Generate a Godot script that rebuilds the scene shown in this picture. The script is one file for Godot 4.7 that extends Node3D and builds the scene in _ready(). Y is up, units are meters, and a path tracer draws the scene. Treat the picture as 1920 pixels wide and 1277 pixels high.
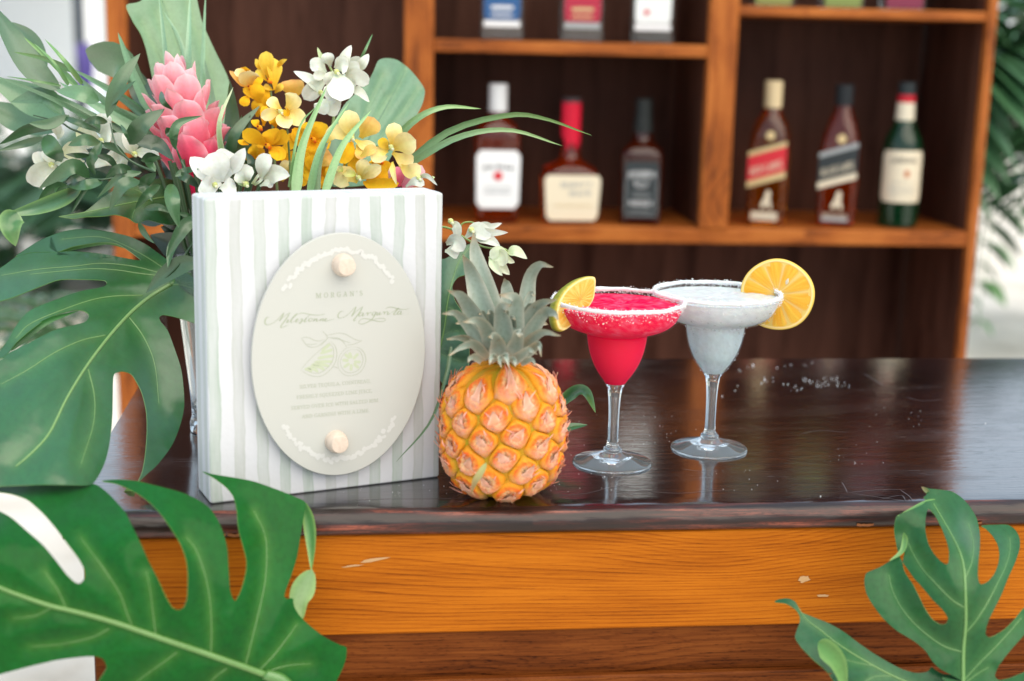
extends Node3D
# A beach bar counter with a bouquet, a drinks sign, a pineapple and two cocktails; a back bar of bottles behind.

const F := 2667.0            # focal length in photograph pixels
const DECK := 1.05           # height of the counter top
var cam_at := Transform3D()
var nz := FastNoiseLite.new()
var rng := RandomNumberGenerator.new()
var names := {}
var M := {}

# ------------------------------------------------------------------ small mesh builder
class MB:
	var v := PackedVector3Array()
	var n := PackedVector3Array()
	var c := PackedColorArray()
	var u := PackedVector2Array()
	var i := PackedInt32Array()

	func add(p: Vector3, col := Color.WHITE, uv := Vector2.ZERO) -> int:
		v.append(p); c.append(col); u.append(uv); n.append(Vector3.ZERO)
		return v.size() - 1

	func tri(a: int, b: int, d: int) -> void:
		i.append(a); i.append(b); i.append(d)

	func quad(a: int, b: int, d: int, e: int) -> void:
		tri(a, b, d); tri(a, d, e)

	func flat_quad(a: Vector3, b: Vector3, d: Vector3, e: Vector3, col := Color.WHITE, ua := Vector2.ZERO, ub := Vector2.ZERO, ud := Vector2.ZERO, ue := Vector2.ZERO) -> void:
		var k := v.size()
		add(a, col, ua); add(b, col, ub); add(d, col, ud); add(e, col, ue)
		quad(k, k + 1, k + 2, k + 3)

	func flat_tri(a: Vector3, b: Vector3, d: Vector3, col := Color.WHITE, uv := Vector2.ZERO) -> void:
		var k := v.size()
		add(a, col, uv); add(b, col, uv); add(d, col, uv)
		tri(k, k + 1, k + 2)

	# rows x cols grid of vertices already added from index k; wrap joins the last column to the first
	func weave(k: int, rows: int, cols: int, wrap := false, flip := false) -> void:
		for r in rows - 1:
			for q in (cols if wrap else cols - 1):
				var q2 := (q + 1) % cols
				var a := k + r * cols + q
				var b := k + r * cols + q2
				var d := k + (r + 1) * cols + q2
				var e := k + (r + 1) * cols + q
				if flip:
					quad(a, e, d, b)
				else:
					quad(a, b, d, e)

	func smooth() -> void:
		for k in range(0, i.size(), 3):
			var a := v[i[k]]
			var w := (v[i[k + 2]] - a).cross(v[i[k + 1]] - a)
			n[i[k]] += w; n[i[k + 1]] += w; n[i[k + 2]] += w
		for k in n.size():
			n[k] = n[k].normalized() if n[k].length_squared() > 1e-20 else Vector3.UP

	func mesh(shift := Vector3.ZERO) -> ArrayMesh:
		smooth()
		var a := []
		a.resize(Mesh.ARRAY_MAX)
		if shift != Vector3.ZERO:
			for k in v.size():
				v[k] -= shift
		a[Mesh.ARRAY_VERTEX] = v; a[Mesh.ARRAY_NORMAL] = n; a[Mesh.ARRAY_COLOR] = c; a[Mesh.ARRAY_TEX_UV] = u; a[Mesh.ARRAY_INDEX] = i
		var m := ArrayMesh.new()
		if v.size() and i.size():
			m.add_surface_from_arrays(Mesh.PRIMITIVE_TRIANGLES, a)
		return m


# thin-plate spline: a smooth depth through given points
class TPS:
	var p: PackedVector2Array
	var w: PackedFloat64Array

	func _init(pts: PackedVector3Array) -> void:
		p = PackedVector2Array()
		var m := pts.size()
		for q in pts:
			p.append(Vector2(q.x, q.y) / 500.0)
		var size := m + 3
		var a := []
		for r in size:
			var row := PackedFloat64Array()
			row.resize(size + 1)
			a.append(row)
		for r in m:
			for s in m:
				a[r][s] = ker(p[r].distance_squared_to(p[s]))
			a[r][r] += 1e-4
			a[r][m] = 1.0; a[r][m + 1] = p[r].x; a[r][m + 2] = p[r].y
			a[m][r] = 1.0; a[m + 1][r] = p[r].x; a[m + 2][r] = p[r].y
			a[r][size] = pts[r].z
		for k in size:
			var best := k
			for r in range(k + 1, size):
				if absf(a[r][k]) > absf(a[best][k]):
					best = r
			var keep = a[k]
			a[k] = a[best]; a[best] = keep
			for r in range(k + 1, size):
				var f: float = a[r][k] / a[k][k]
				for s in range(k, size + 1):
					a[r][s] -= f * a[k][s]
		w.resize(size)
		for k in range(size - 1, -1, -1):
			var s: float = a[k][size]
			for q in range(k + 1, size):
				s -= a[k][q] * w[q]
			w[k] = s / a[k][k]

	func ker(d2: float) -> float:
		return 0.5 * d2 * log(d2) if d2 > 1e-9 else 0.0

	func z(at: Vector2) -> float:
		var q := at / 500.0
		var m := p.size()
		var s := w[m] + w[m + 1] * q.x + w[m + 2] * q.y
		for k in m:
			s += w[k] * ker(q.distance_squared_to(p[k]))
		return s


# ------------------------------------------------------------------ places
func at(x: float, y: float, z: float) -> Vector3:
	return cam_at * Vector3((x - 960.0) / F * z, -(y - 638.5) / F * z, -z)

func ray(x: float, y: float) -> Vector3:
	return cam_at.basis * Vector3((x - 960.0) / F, -(y - 638.5) / F, -1.0)

func on_level(x: float, y: float, h: float) -> Vector3:
	var d := ray(x, y)
	return cam_at.origin + d * ((h - cam_at.origin.y) / d.y)

func on_plane(x: float, y: float, o: Vector3, nrm: Vector3) -> Vector3:
	var d := ray(x, y)
	return cam_at.origin + d * ((o - cam_at.origin).dot(nrm) / d.dot(nrm))

func nums(s: String) -> PackedFloat32Array:
	var out := PackedFloat32Array()
	for t in s.replace(",", " ").split(" ", false):
		out.append(float(t))
	return out

func pts2(s: String, org := Vector2.ZERO, k := 1.0) -> PackedVector2Array:
	var a := nums(s)
	var out := PackedVector2Array()
	for q in a.size() / 2:
		out.append(org + Vector2(a[q * 2], a[q * 2 + 1]) / k)
	return out

func pts3(s: String, org := Vector2.ZERO, k := 1.0) -> PackedVector3Array:
	var a := nums(s)
	var out := PackedVector3Array()
	for q in a.size() / 3:
		out.append(Vector3(org.x + a[q * 3] / k, org.y + a[q * 3 + 1] / k, a[q * 3 + 2]))
	return out

func spline3(p: PackedVector3Array, t: float) -> Vector3:
	var m := p.size() - 1
	var f := clampf(t, 0.0, 1.0) * m
	var k := mini(int(f), m - 1)
	var a := p[maxi(k - 1, 0)] if k > 0 else 2.0 * p[0] - p[1]
	var d := p[k + 2] if k + 2 <= m else 2.0 * p[m] - p[m - 1]
	return p[k].cubic_interpolate(p[k + 1], a, d, f - k)

func closed_curve(p: PackedVector2Array, step: float) -> PackedVector2Array:
	var out := PackedVector2Array()
	var m := p.size()
	for k in m:
		var a := p[(k + m - 1) % m]
		var b := p[k]
		var d := p[(k + 1) % m]
		var e := p[(k + 2) % m]
		var cnt := maxi(1, int(ceil(b.distance_to(d) / step)))
		for q in cnt:
			var t := float(q) / cnt
			var got := b.cubic_interpolate(d, b.lerp(a, 0.75), d.lerp(e, 0.75), t)
			if out.is_empty() or got.distance_to(out[out.size() - 1]) > step * 0.25:
				out.append(got)
	if out[0].distance_to(out[out.size() - 1]) < step * 0.3:
		out.remove_at(out.size() - 1)
	return out

# ------------------------------------------------------------------ nodes
func numbered(called: String) -> String:
	names[called] = names.get(called, -1) + 1
	return called if names[called] == 0 else "%s_%03d" % [called, names[called]]

func tag(o: Node3D, label: String, category: String, group := "") -> Node3D:
	o.set_meta("label", label)
	o.set_meta("category", category)
	if group:
		o.set_meta("group", group)
	return o

func thing(called: String, label: String, category: String, where := Vector3.ZERO, turn := 0.0, group := "") -> Node3D:
	var o := Node3D.new()
	o.name = numbered(called)
	add_child(o)
	o.position = where
	o.rotation.y = turn
	return tag(o, label, category, group)

func part(called: String, mesh: Mesh, m: Material, parent: Node3D, where := Vector3.ZERO) -> MeshInstance3D:
	var o := MeshInstance3D.new()
	o.mesh = mesh
	o.material_override = m
	if parent == self:
		o.name = numbered(called)
	else:
		o.name = called
	o.position = where
	parent.add_child(o, true)
	return o

func structure(called: String, mesh: Mesh, m: Material) -> MeshInstance3D:
	var o := part(called, mesh, m, self)
	o.set_meta("kind", "structure")
	return o

# ------------------------------------------------------------------ materials and pictures
func srgb(r: float, g: float, b: float, a := 1.0) -> Color:   # linear in, what albedo_color wants out
	var k := Color(r, g, b).linear_to_srgb()
	return Color(k.r, k.g, k.b, a)

func mat(called: String, col: Color, rough := 0.6, spec := 0.5) -> StandardMaterial3D:
	var m := StandardMaterial3D.new()
	m.resource_name = called
	m.albedo_color = col
	m.roughness = rough
	m.metallic_specular = spec
	M[called] = m
	return m

func tinted(called: String, rough := 0.6, spec := 0.5, back := Color.BLACK) -> StandardMaterial3D:
	var m := mat(called, Color.WHITE, rough, spec)
	m.vertex_color_use_as_albedo = true
	if back != Color.BLACK:
		m.backlight_enabled = true
		m.backlight = back.linear_to_srgb()
	return m

func noise_tex(freq: float, oct: int, sd: int, ramp: Gradient = null, size := 512, bump := 0.0) -> NoiseTexture2D:
	var f := FastNoiseLite.new()
	f.noise_type = FastNoiseLite.TYPE_SIMPLEX_SMOOTH
	f.frequency = freq
	f.fractal_octaves = oct
	f.seed = sd
	var t := NoiseTexture2D.new()
	t.width = size
	t.height = size
	t.seamless = true
	t.noise = f
	if ramp:
		t.color_ramp = ramp
	if bump > 0.0:
		t.as_normal_map = true
		t.bump_strength = bump
	return t

func ramp(stops: Array) -> Gradient:     # [offset, linear colour] pairs
	var g := Gradient.new()
	var o := PackedFloat32Array()
	var k := PackedColorArray()
	for s in stops:
		o.append(s[0])
		k.append((s[1] as Color).linear_to_srgb())
	g.offsets = o
	g.colors = k
	return g

func stops_at(stops: Array, t: float) -> Color:
	for k in range(1, stops.size()):
		if t <= stops[k][0]:
			var a: float = stops[k - 1][0]
			return (stops[k - 1][1] as Color).lerp(stops[k][1], clampf((t - a) / maxf(stops[k][0] - a, 1e-5), 0.0, 1.0))
	return stops[stops.size() - 1][1]

# sawn timber: growth rings cut lengthwise, bent round knots; returns [colour picture, height picture]
func timber(w: int, h: int, rings: float, stops: Array, knots: Array, sd: int, wear := 0.0, blotch := 0.3) -> Array:
	var f := FastNoiseLite.new()
	f.seed = sd
	f.noise_type = FastNoiseLite.TYPE_SIMPLEX
	f.frequency = 1.0
	f.fractal_octaves = 3
	var im := Image.create(w, h, false, Image.FORMAT_RGB8)
	var hi := Image.create(w, h, false, Image.FORMAT_RGB8)
	var asp := float(w) / h
	for y in h:
		var vy := float(y) / h
		for x in w:
			var ux := float(x) / w * asp
			var yy := vy + 0.07 * f.get_noise_2d(ux * 0.5, vy * 0.7 + 9.0)
			for k: Vector4 in knots:      # x, y, reach, push
				var dx := (ux - k.x * asp) / k.z
				var dy := (vy - k.y) / (k.z * 1.6)
				yy += k.w * exp(-dx * dx - dy * dy * 0.5)
			var q := yy * rings + 0.25 * f.get_noise_2d(ux * 0.8 + 31.0, vy * 5.0)
			var saw := q - floorf(q)
			var strong := 0.55 + 0.45 * f.get_noise_2d(floorf(q) * 3.7, 5.0 + ux * 0.3)
			var late := pow(saw, 3.0) * (1.0 - smoothstep(0.9, 1.0, saw)) * strong
			var fibre := f.get_noise_2d(ux * 2.2, vy * 90.0)
			var broad := f.get_noise_2d(ux * 0.9 + 70.0, vy * 2.6)
			var pore := maxf(0.0, f.get_noise_2d(ux * 14.0 + 5.0, vy * 160.0) - 0.32) * 1.5
			var t := clampf(0.52 + blotch * broad + 0.2 * fibre - 0.5 * late - blotch * 1.3 * pore, 0.0, 1.0)
			var col := stops_at(stops, t)
			if wear > 0.0:
				var sp := f.get_noise_2d(ux * 9.0 + 200.0, vy * 26.0)
				if sp > 0.52:
					col = col.lerp(Color(0.55, 0.36, 0.2), wear * clampf((sp - 0.52) * 8.0, 0.0, 1.0))
			im.set_pixel(x, y, col.linear_to_srgb())
			var g := clampf(0.6 - 0.35 * late + 0.12 * fibre - 0.4 * pore, 0.0, 1.0)
			hi.set_pixel(x, y, Color(g, g, g))
	return [ImageTexture.create_from_image(im), ImageTexture.create_from_image(hi)]

func wood_mat(called: String, tex: Array, rough: float, relief := 0.05, coat := 0.0) -> StandardMaterial3D:
	var m := mat(called, Color.WHITE, rough, 0.5)
	m.albedo_texture = tex[0]
	m.heightmap_enabled = relief > 0.0
	if relief > 0.0:
		m.heightmap_texture = tex[1]
		m.heightmap_scale = relief
	if coat > 0.0:
		m.clearcoat_enabled = true
		m.clearcoat = coat
		m.clearcoat_roughness = 0.18
	return m

# ------------------------------------------------------------------ shapes
# a board with chamfered edges; uv in units of `tile` metres, u along the longest side
func board(mb: MB, lo: Vector3, hi: Vector3, bevel := 0.002, tile := Vector2(1, 0.2), off := Vector2.ZERO) -> void:
	var s := hi - lo
	var g := 0
	if s.y > s[g]: g = 1
	if s.z > s[g]: g = 2
	var b := minf(bevel, minf(s.x, minf(s.y, s.z)) * 0.45)
	for axis in 3:
		for side in [0, 1]:
			var a1 := (axis + 1) % 3
			var a2 := (axis + 2) % 3
			var q := []
			for e in [[0, 0], [1, 0], [1, 1], [0, 1]]:
				var p := Vector3.ZERO
				p[axis] = hi[axis] if side else lo[axis]
				p[a1] = hi[a1] - b if e[0] else lo[a1] + b
				p[a2] = hi[a2] - b if e[1] else lo[a2] + b
				q.append(p)
			put_face(mb, q, side == 1, axis, g, tile, off)
	for axis in 3:                      # twelve chamfers
		var a1 := (axis + 1) % 3
		var a2 := (axis + 2) % 3
		for s1 in [0, 1]:
			for s2 in [0, 1]:
				var q := []
				for e in [[0, 0], [1, 0], [1, 1], [0, 1]]:
					var p := Vector3.ZERO
					p[axis] = hi[axis] - b if e[0] else lo[axis] + b
					var first: bool = e[1] == 0
					p[a1] = (hi[a1] - (0.0 if first else b)) if s1 else (lo[a1] + (0.0 if first else b))
					p[a2] = (hi[a2] - (b if first else 0.0)) if s2 else (lo[a2] + (b if first else 0.0))
					q.append(p)
				var mid: Vector3 = (q[0] + q[2]) * 0.5 - (lo + hi) * 0.5
				var nn: Vector3 = (q[3] - q[0]).cross(q[1] - q[0])
				var want := Vector3.ZERO
				want[a1] = 1.0 if s1 else -1.0
				want[a2] = 1.0 if s2 else -1.0
				put_face(mb, q, nn.dot(want) > 0.0, a1, g, tile, off, true)
				mid = mid
	for sx in [0, 1]:                   # eight corners
		for sy in [0, 1]:
			for sz in [0, 1]:
				var c0 := Vector3(hi.x if sx else lo.x, hi.y if sy else lo.y, hi.z if sz else lo.z)
				var d := Vector3(-b if sx else b, -b if sy else b, -b if sz else b)
				var pa := c0 + Vector3(0, d.y, d.z)
				var pb := c0 + Vector3(d.x, 0, d.z)
				var pc := c0 + Vector3(d.x, d.y, 0)
				var out := -d
				if (pc - pa).cross(pb - pa).dot(out) > 0.0:
					mb.flat_tri(pa, pb, pc, Color.WHITE, Vector2(0.5, 0.5))
				else:
					mb.flat_tri(pa, pc, pb, Color.WHITE, Vector2(0.5, 0.5))

func put_face(mb: MB, q: Array, same: bool, axis: int, g: int, tile: Vector2, off: Vector2, already := false) -> void:
	var across := 0
	for a in 3:
		if a != g and (a != axis or already):
			across = a
	if axis != g and not already:
		across = 3 - axis - g
	var uvs := []
	for p: Vector3 in q:
		if axis == g:
			uvs.append(Vector2(p[(g + 1) % 3] / tile.x * 0.15, p[(g + 2) % 3] / tile.y) + off)
		else:
			uvs.append(Vector2(p[g] / tile.x, p[across] / tile.y) + off)
	var nn: Vector3 = (q[3] - q[0]).cross(q[1] - q[0])
	var flip := same
	if not already:
		var want := Vector3.ZERO
		want[axis] = 1.0 if same else -1.0
		flip = nn.dot(want) > 0.0
		# with flip true the order given is already clockwise seen from outside
	var k := mb.v.size()
	for e in 4:
		mb.add(q[e], Color.WHITE, uvs[e])
	if flip:
		mb.quad(k, k + 1, k + 2, k + 3)
	else:
		mb.quad(k, k + 3, k + 2, k + 1)

# a turned shape: (radius, height) pairs from the bottom up
func lathe(prof: PackedVector2Array, segs := 40, fine := 4, sx := 1.0, sz := 1.0, col = null) -> MB:
	var mb := MB.new()
	var p := PackedVector3Array()
	for q in prof:
		p.append(Vector3(q.x, q.y, 0))
	var rows := (p.size() - 1) * fine + 1 if fine > 1 else p.size()
	for r in rows:
		var s := spline3(p, float(r) / (rows - 1)) if fine > 1 else p[r]
		var rad := maxf(s.x, 0.0)
		for q in segs:
			var a := TAU * q / segs
			var pos := Vector3(cos(a) * rad * sx, s.y, sin(a) * rad * sz)
			mb.add(pos, col.call(pos) if col != null else Color.WHITE, Vector2(float(q) / segs, float(r) / (rows - 1)))
	mb.weave(0, rows, segs, true, false)
	return mb

func prof(s: String) -> PackedVector2Array:
	return pts2(s)

func tube(mb: MB, p: PackedVector3Array, r0: float, r1: float, col := Color.WHITE, sides := 7, n := 0, col1 = null) -> void:
	var rows := n if n else p.size() * 3
	var k := mb.v.size()
	var up := Vector3(0.31, 0.77, 0.55).normalized()
	for r in rows:
		var t := float(r) / (rows - 1)
		var c0 := spline3(p, t)
		var tan := (spline3(p, minf(t + 0.02, 1.0)) - spline3(p, maxf(t - 0.02, 0.0))).normalized()
		var s := tan.cross(up).normalized()
		var w := s.cross(tan)
		var rad := lerpf(r0, r1, t)
		for q in sides:
			var a := TAU * q / sides
			mb.add(c0 + (s * cos(a) + w * sin(a)) * rad, col.lerp(col1, t) if col1 != null else col, Vector2(float(q) / sides, t))
	mb.weave(k, rows, sides, true, true)
	var e0 := mb.add(spline3(p, 0.0), col)
	var e1 := mb.add(spline3(p, 1.0), col)
	for q in sides:
		mb.tri(e0, k + q, k + (q + 1) % sides)
		mb.tri(e1, k + (rows - 1) * sides + (q + 1) % sides, k + (rows - 1) * sides + q)

func outline_w(profile: String, t: float) -> float:
	match profile:
		"blade": return minf(1.0, 0.55 + t * 3.0) * pow(maxf(1.0 - t, 0.0), 0.62)
		"lance": return pow(sin(PI * pow(t, 0.8)), 0.85) + 0.02
		"petal": return (0.2 + 0.8 * smoothstep(0.0, 0.6, t)) * sqrt(maxf(1.0 - pow(maxf(t - 0.55, 0.0) / 0.45, 2.4), 0.0)) + 0.01
		"sepal": return (0.3 + 0.7 * smoothstep(0.0, 0.4, t)) * pow(maxf(1.0 - pow(maxf(t - 0.3, 0.0) / 0.7, 1.8), 0.0), 0.75) + 0.01
		"spike": return pow(maxf(1.0 - t, 0.0), 0.8) * minf(1.0, 0.8 + t) + 0.015
		"even": return 1.0
	return 1.0

# a leaf or petal: a strip along points, widest `w`, faces `hint`; two skins with a little body between them
func strip(mb: MB, p: PackedVector3Array, w: float, profile: String, hint: Vector3, roll := 0.0, cup := 0.15, ca := Color.WHITE, cb := Color.WHITE, o := {}) -> void:
	var rows: int = o.get("rows", 12)
	var cols: int = o.get("cols", 5)
	var twist: float = o.get("twist", 0.0)
	var ruffle: float = o.get("ruffle", 0.0)
	var edge = o.get("edge", null)
	var mid = o.get("mid", null)
	var body: float = o.get("body", 0.0004)
	var under: Color = o.get("under", Color(0, 0, 0, 0))
	var sd := rng.randf() * 50.0
	var front := []
	var push := []
	var tone := []
	for r in rows:
		var t := float(r) / (rows - 1)
		var c0 := spline3(p, t)
		var tan := (spline3(p, minf(t + 0.03, 1.0)) - spline3(p, maxf(t - 0.03, 0.0))).normalized()
		var side := tan.cross(hint).normalized()
		if roll != 0.0 or twist != 0.0:
			side = side.rotated(tan, deg_to_rad(roll + twist * t))
		var nrm := side.cross(tan).normalized()
		if nrm.dot(hint) < 0.0 and absf(roll + twist * t) < 80.0:
			nrm = -nrm
		var hw := 0.5 * w * outline_w(profile, t)
		for q in cols:
			var e := -1.0 + 2.0 * q / (cols - 1)
			var lift := cup * hw * (absf(e) * 0.65 + e * e * 0.35)
			if ruffle > 0.0:
				lift += ruffle * w * e * e * sin(t * 17.0 + sd + e * 1.3)
			front.append(c0 + side * hw * e + nrm * lift)
			push.append(nrm)
			var col := ca.lerp(cb, t)
			if mid != null:
				col = col.lerp(mid, exp(-e * e * 14.0) * 0.8)
			if edge != null:
				col = col.lerp(edge, pow(maxf(absf(e), t * t if profile != "blade" else 0.0), 3.0))
			var vary := 1.0 + 0.13 * nz.get_noise_3d(e * 60.0 + sd * 40.0, t * 14.0, sd * 9.0) + 0.14 * nz.get_noise_3d(e * 420.0 + sd * 40.0, t * 9.0, sd * 19.0)
			tone.append(Color(col.r * vary, col.g * vary, col.b * vary))
	var k := mb.v.size()
	for q in front.size():
		mb.add(front[q], tone[q], Vector2(float(q % cols) / (cols - 1), float(q / cols) / (rows - 1)))
	var probe: Vector3 = (front[(rows / 2 + 1) * cols] - front[rows / 2 * cols]).cross(front[rows / 2 * cols + 1] - front[rows / 2 * cols])
	var facing: bool = probe.dot(push[rows / 2 * cols]) > 0.0
	mb.weave(k, rows, cols, false, not facing)
	k = mb.v.size()
	for q in front.size():
		var e := -1.0 + 2.0 * (q % cols) / (cols - 1)
		var thick: float = body * (1.0 - e * e * 0.9)
		mb.add(front[q] - push[q] * (thick + 0.00008), tone[q] if under.a == 0.0 else under.lerp(tone[q], 0.25), Vector2(float(q % cols) / (cols - 1), float(q / cols) / (rows - 1)))
	mb.weave(k, rows, cols, false, facing)

# the same, through points given as photograph pixel + distance
func place_strip(mb: MB, s: String, wpx: float, profile: String, roll := 0.0, cup := 0.15, ca := Color.WHITE, cb := Color.WHITE, o := {}) -> void:
	var raw := pts3(s, o.get("org", Vector2.ZERO), o.get("k", 1.0))
	var p := PackedVector3Array()
	var mz := 0.0
	for q in raw:
		p.append(at(q.x, q.y, q.z))
		mz += q.z / raw.size()
	var hint := (cam_at.origin - p[p.size() / 2]).normalized()
	strip(mb, p, wpx / o.get("k", 1.0) * mz / F, profile, hint, roll, cup, ca, cb, o)

# a large leaf from its outline: every point is given its own distance, the sheet is cut, quilted between the veins and given a back
func sheet(outline: PackedVector2Array, holes: Array, depth: TPS, ribs: Array, o := {}) -> MB:
	var step: float = o.get("step", 9.0)
	var col: Color = o.get("col", Color(0.02, 0.1, 0.03))
	var back: Color = o.get("back", Color(0.08, 0.2, 0.06))
	var quilt: float = o.get("quilt", 0.003)
	var reach: float = o.get("reach", 26.0)
	var thick: float = o.get("thick", 0.0004)
	var grain: float = o.get("grain", 0.00045)
	var rim: Color = o.get("rim", Color(0.2, 0.36, 0.1))
	var edge := closed_curve(outline, step * 0.8)
	var loops := [edge]
	var all := PackedVector2Array(edge)
	var cut := []
	for hp: PackedVector2Array in holes:
		var hc := closed_curve(hp, step * 0.8)
		loops.append(hc)
		cut.append(hc)
		all.append_array(hc)
	var lo := edge[0]
	var hi := edge[0]
	for p in edge:
		lo = lo.min(p)
		hi = hi.max(p)
	var y := lo.y
	var odd := 0
	while y < hi.y:
		var x := lo.x + (step * 0.5 if odd % 2 else 0.0)
		while x < hi.x:
			var p := Vector2(x + rng.randf_range(-1, 1) * step * 0.12, y + rng.randf_range(-1, 1) * step * 0.12)
			if Geometry2D.is_point_in_polygon(p, edge):
				var ok := true
				for hc in cut:
					if Geometry2D.is_point_in_polygon(p, hc):
						ok = false
				if ok:
					for lp: PackedVector2Array in loops:
						for q in lp:
							if q.distance_squared_to(p) < step * step * 0.22:
								ok = false
								break
						if not ok:
							break
				if ok:
					all.append(p)
			x += step
		y += step * 0.87
		odd += 1
	var tris := Geometry2D.triangulate_delaunay(all)
	var mb := MB.new()
	for p in all:
		var near := 1e9
		var across := Vector2.RIGHT
		for rb: PackedVector2Array in ribs:
			for k in rb.size() - 1:
				var dd := Geometry2D.get_closest_point_to_segment(p, rb[k], rb[k + 1]).distance_squared_to(p)
				if dd < near:
					near = dd
					across = (rb[k + 1] - rb[k]).normalized().orthogonal()
		near = sqrt(near)
		var puff := 1.0 - exp(-near * near / (reach * reach))
		var z := depth.z(p) - quilt * puff + relief(p) + 0.0003 * nz.get_noise_2d(p.x * 3.6, p.y * 3.6 + 40.0) * puff
		var lay := nz.get_noise_2d(p.dot(across) * 26.0, p.dot(across.orthogonal()) * 2.2 + 700.0)
		z += grain * lay * puff
		var vary := 1.0 + 0.2 * nz.get_noise_2d(p.x * 0.6 + 300.0, p.y * 0.6) + 0.14 * lay
		var cc := Color(col.r * vary, col.g * vary, col.b * vary).lerp(rim, 0.3 * exp(-near / 7.0))
		mb.add(at(p.x, p.y, z), cc)
	var kept := PackedInt32Array()
	for k in range(0, tris.size(), 3):
		var a := all[tris[k]]
		var b := all[tris[k + 1]]
		var d := all[tris[k + 2]]
		var mid := (a + b + d) / 3.0
		if not Geometry2D.is_point_in_polygon(mid, edge):
			continue
		var bad := false
		for hc in cut:
			if Geometry2D.is_point_in_polygon(mid, hc):
				bad = true
		if bad:
			continue
		if (b - a).cross(d - a) > 0.0:
			kept.append_array([tris[k], tris[k + 1], tris[k + 2]])
		else:
			kept.append_array([tris[k], tris[k + 2], tris[k + 1]])
	mb.i = kept
	mb.smooth()
	var nrm := mb.n.duplicate()
	for k in mb.n.size():
		mb.n[k] = Vector3.ZERO
	var cnt := all.size()
	for k in cnt:
		var vary := 1.0 + 0.2 * nz.get_noise_2d(all[k].x * 0.7 + 90.0, all[k].y * 0.7)
		mb.add(mb.v[k] - nrm[k] * thick, Color(back.r * vary, back.g * vary, back.b * vary))
	for k in range(0, kept.size(), 3):
		mb.tri(kept[k] + cnt, kept[k + 2] + cnt, kept[k + 1] + cnt)
	var first := 0
	for lp: PackedVector2Array in loops:          # the cut edge, paler
		var e := mb.v.size()
		for q in lp.size():
			var id := first + q
			mb.add(mb.v[id] + nrm[id] * 0.00012, rim)
			mb.add(mb.v[id] - nrm[id] * (thick + 0.00012), rim)
		for q in lp.size():
			var a := e + q * 2
			var b := e + (q + 1) % lp.size() * 2
			mb.quad(a, a + 1, b + 1, b)
		first += lp.size()
	return mb

func relief(p: Vector2) -> float:
	return 0.0009 * nz.get_noise_2d(p.x * 1.1, p.y * 1.1)

func rib_tube(mb: MB, rb0: PackedVector2Array, depth: TPS, w0: float, w1: float, col: Color, lift := 0.0) -> void:
	var rb := PackedVector2Array()
	var r3 := PackedVector3Array()
	for q in rb0:
		r3.append(Vector3(q.x, q.y, 0))
	for k in rb0.size() * 3:
		var q := spline3(r3, float(k) / (rb0.size() * 3 - 1))
		rb.append(Vector2(q.x, q.y))
	var p := PackedVector3Array()
	for k in rb.size():
		var z := depth.z(rb[k])
		p.append(at(rb[k].x, rb[k].y, z + relief(rb[k]) - lift))
	tube(mb, p, w0 * depth.z(rb[0]) / F * 0.5, w1 * depth.z(rb[0]) / F * 0.5, col, 6, rb.size() * 3)

# ------------------------------------------------------------------ lettering: flat print, front faces only
func letters(text: String, height: float, font := "Droid Serif", weight := 400, spacing := 0.0) -> ArrayMesh:
	var f := SystemFont.new()
	f.font_names = PackedStringArray([font])
	f.font_weight = weight
	var out := MB.new()
	var x := 0.0
	var px := height / 0.72 / 64.0
	for k in text.length():
		var ch := text[k]
		var adv := f.get_string_size(ch, HORIZONTAL_ALIGNMENT_LEFT, -1, 64).x * px
		if ch != " ":
			var t := TextMesh.new()
			t.font = f
			t.font_size = 64
			t.pixel_size = 0.001
			t.depth = 0.0
			t.text = ch
			var a := t.get_mesh_arrays()
			var vv: PackedVector3Array = a[Mesh.ARRAY_VERTEX]
			var ii = a[Mesh.ARRAY_INDEX]
			var nn: PackedVector3Array = a[Mesh.ARRAY_NORMAL]
			var k0 := out.v.size()
			for q in vv.size():
				out.add(Vector3(vv[q].x * px / 0.001 + x + adv * 0.5, vv[q].y * px / 0.001, 0.0))
			if ii == null or ii.size() == 0:
				ii = PackedInt32Array(range(vv.size()))
			for q in range(0, ii.size(), 3):
				if nn[ii[q]].z > 0.3:
					out.tri(k0 + ii[q], k0 + ii[q + 1], k0 + ii[q + 2])
		x += adv + spacing * height
	x -= spacing * height
	for q in out.v.size():
		out.v[q].x -= x * 0.5
	return out.mesh()

func bend(m: ArrayMesh, how: Callable) -> ArrayMesh:
	var a := m.surface_get_arrays(0)
	var vv: PackedVector3Array = a[Mesh.ARRAY_VERTEX]
	for k in vv.size():
		vv[k] = how.call(vv[k])
	a[Mesh.ARRAY_VERTEX] = vv
	var out := ArrayMesh.new()
	out.add_surface_from_arrays(Mesh.PRIMITIVE_TRIANGLES, a)
	return out

# a pen line on a flat surface: local (x, y) points, width swells in the middle of each stroke
func pen(mb: MB, p: PackedVector2Array, w: float, z := 0.0, swell := 0.5) -> void:
	var q := PackedVector3Array()
	for a in p:
		q.append(Vector3(a.x, a.y, 0))
	var rows := maxi(4, p.size() * 5)
	var k := mb.v.size()
	for r in rows:
		var t := float(r) / (rows - 1)
		var c0 := spline3(q, t)
		var tan := (spline3(q, minf(t + 0.01, 1)) - spline3(q, maxf(t - 0.01, 0))).normalized()
		var s := Vector3(tan.y, -tan.x, 0)
		var down := clampf(-tan.y, 0.0, 1.0)
		var hw := w * (0.5 + swell * down) * minf(1.0, 0.25 + 6.0 * minf(t, 1.0 - t))
		mb.add(c0 - s * hw + Vector3(0, 0, z))
		mb.add(c0 + s * hw + Vector3(0, 0, z))
	for r in rows - 1:
		var a := k + r * 2
		mb.quad(a, a + 2, a + 3, a + 1)

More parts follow.
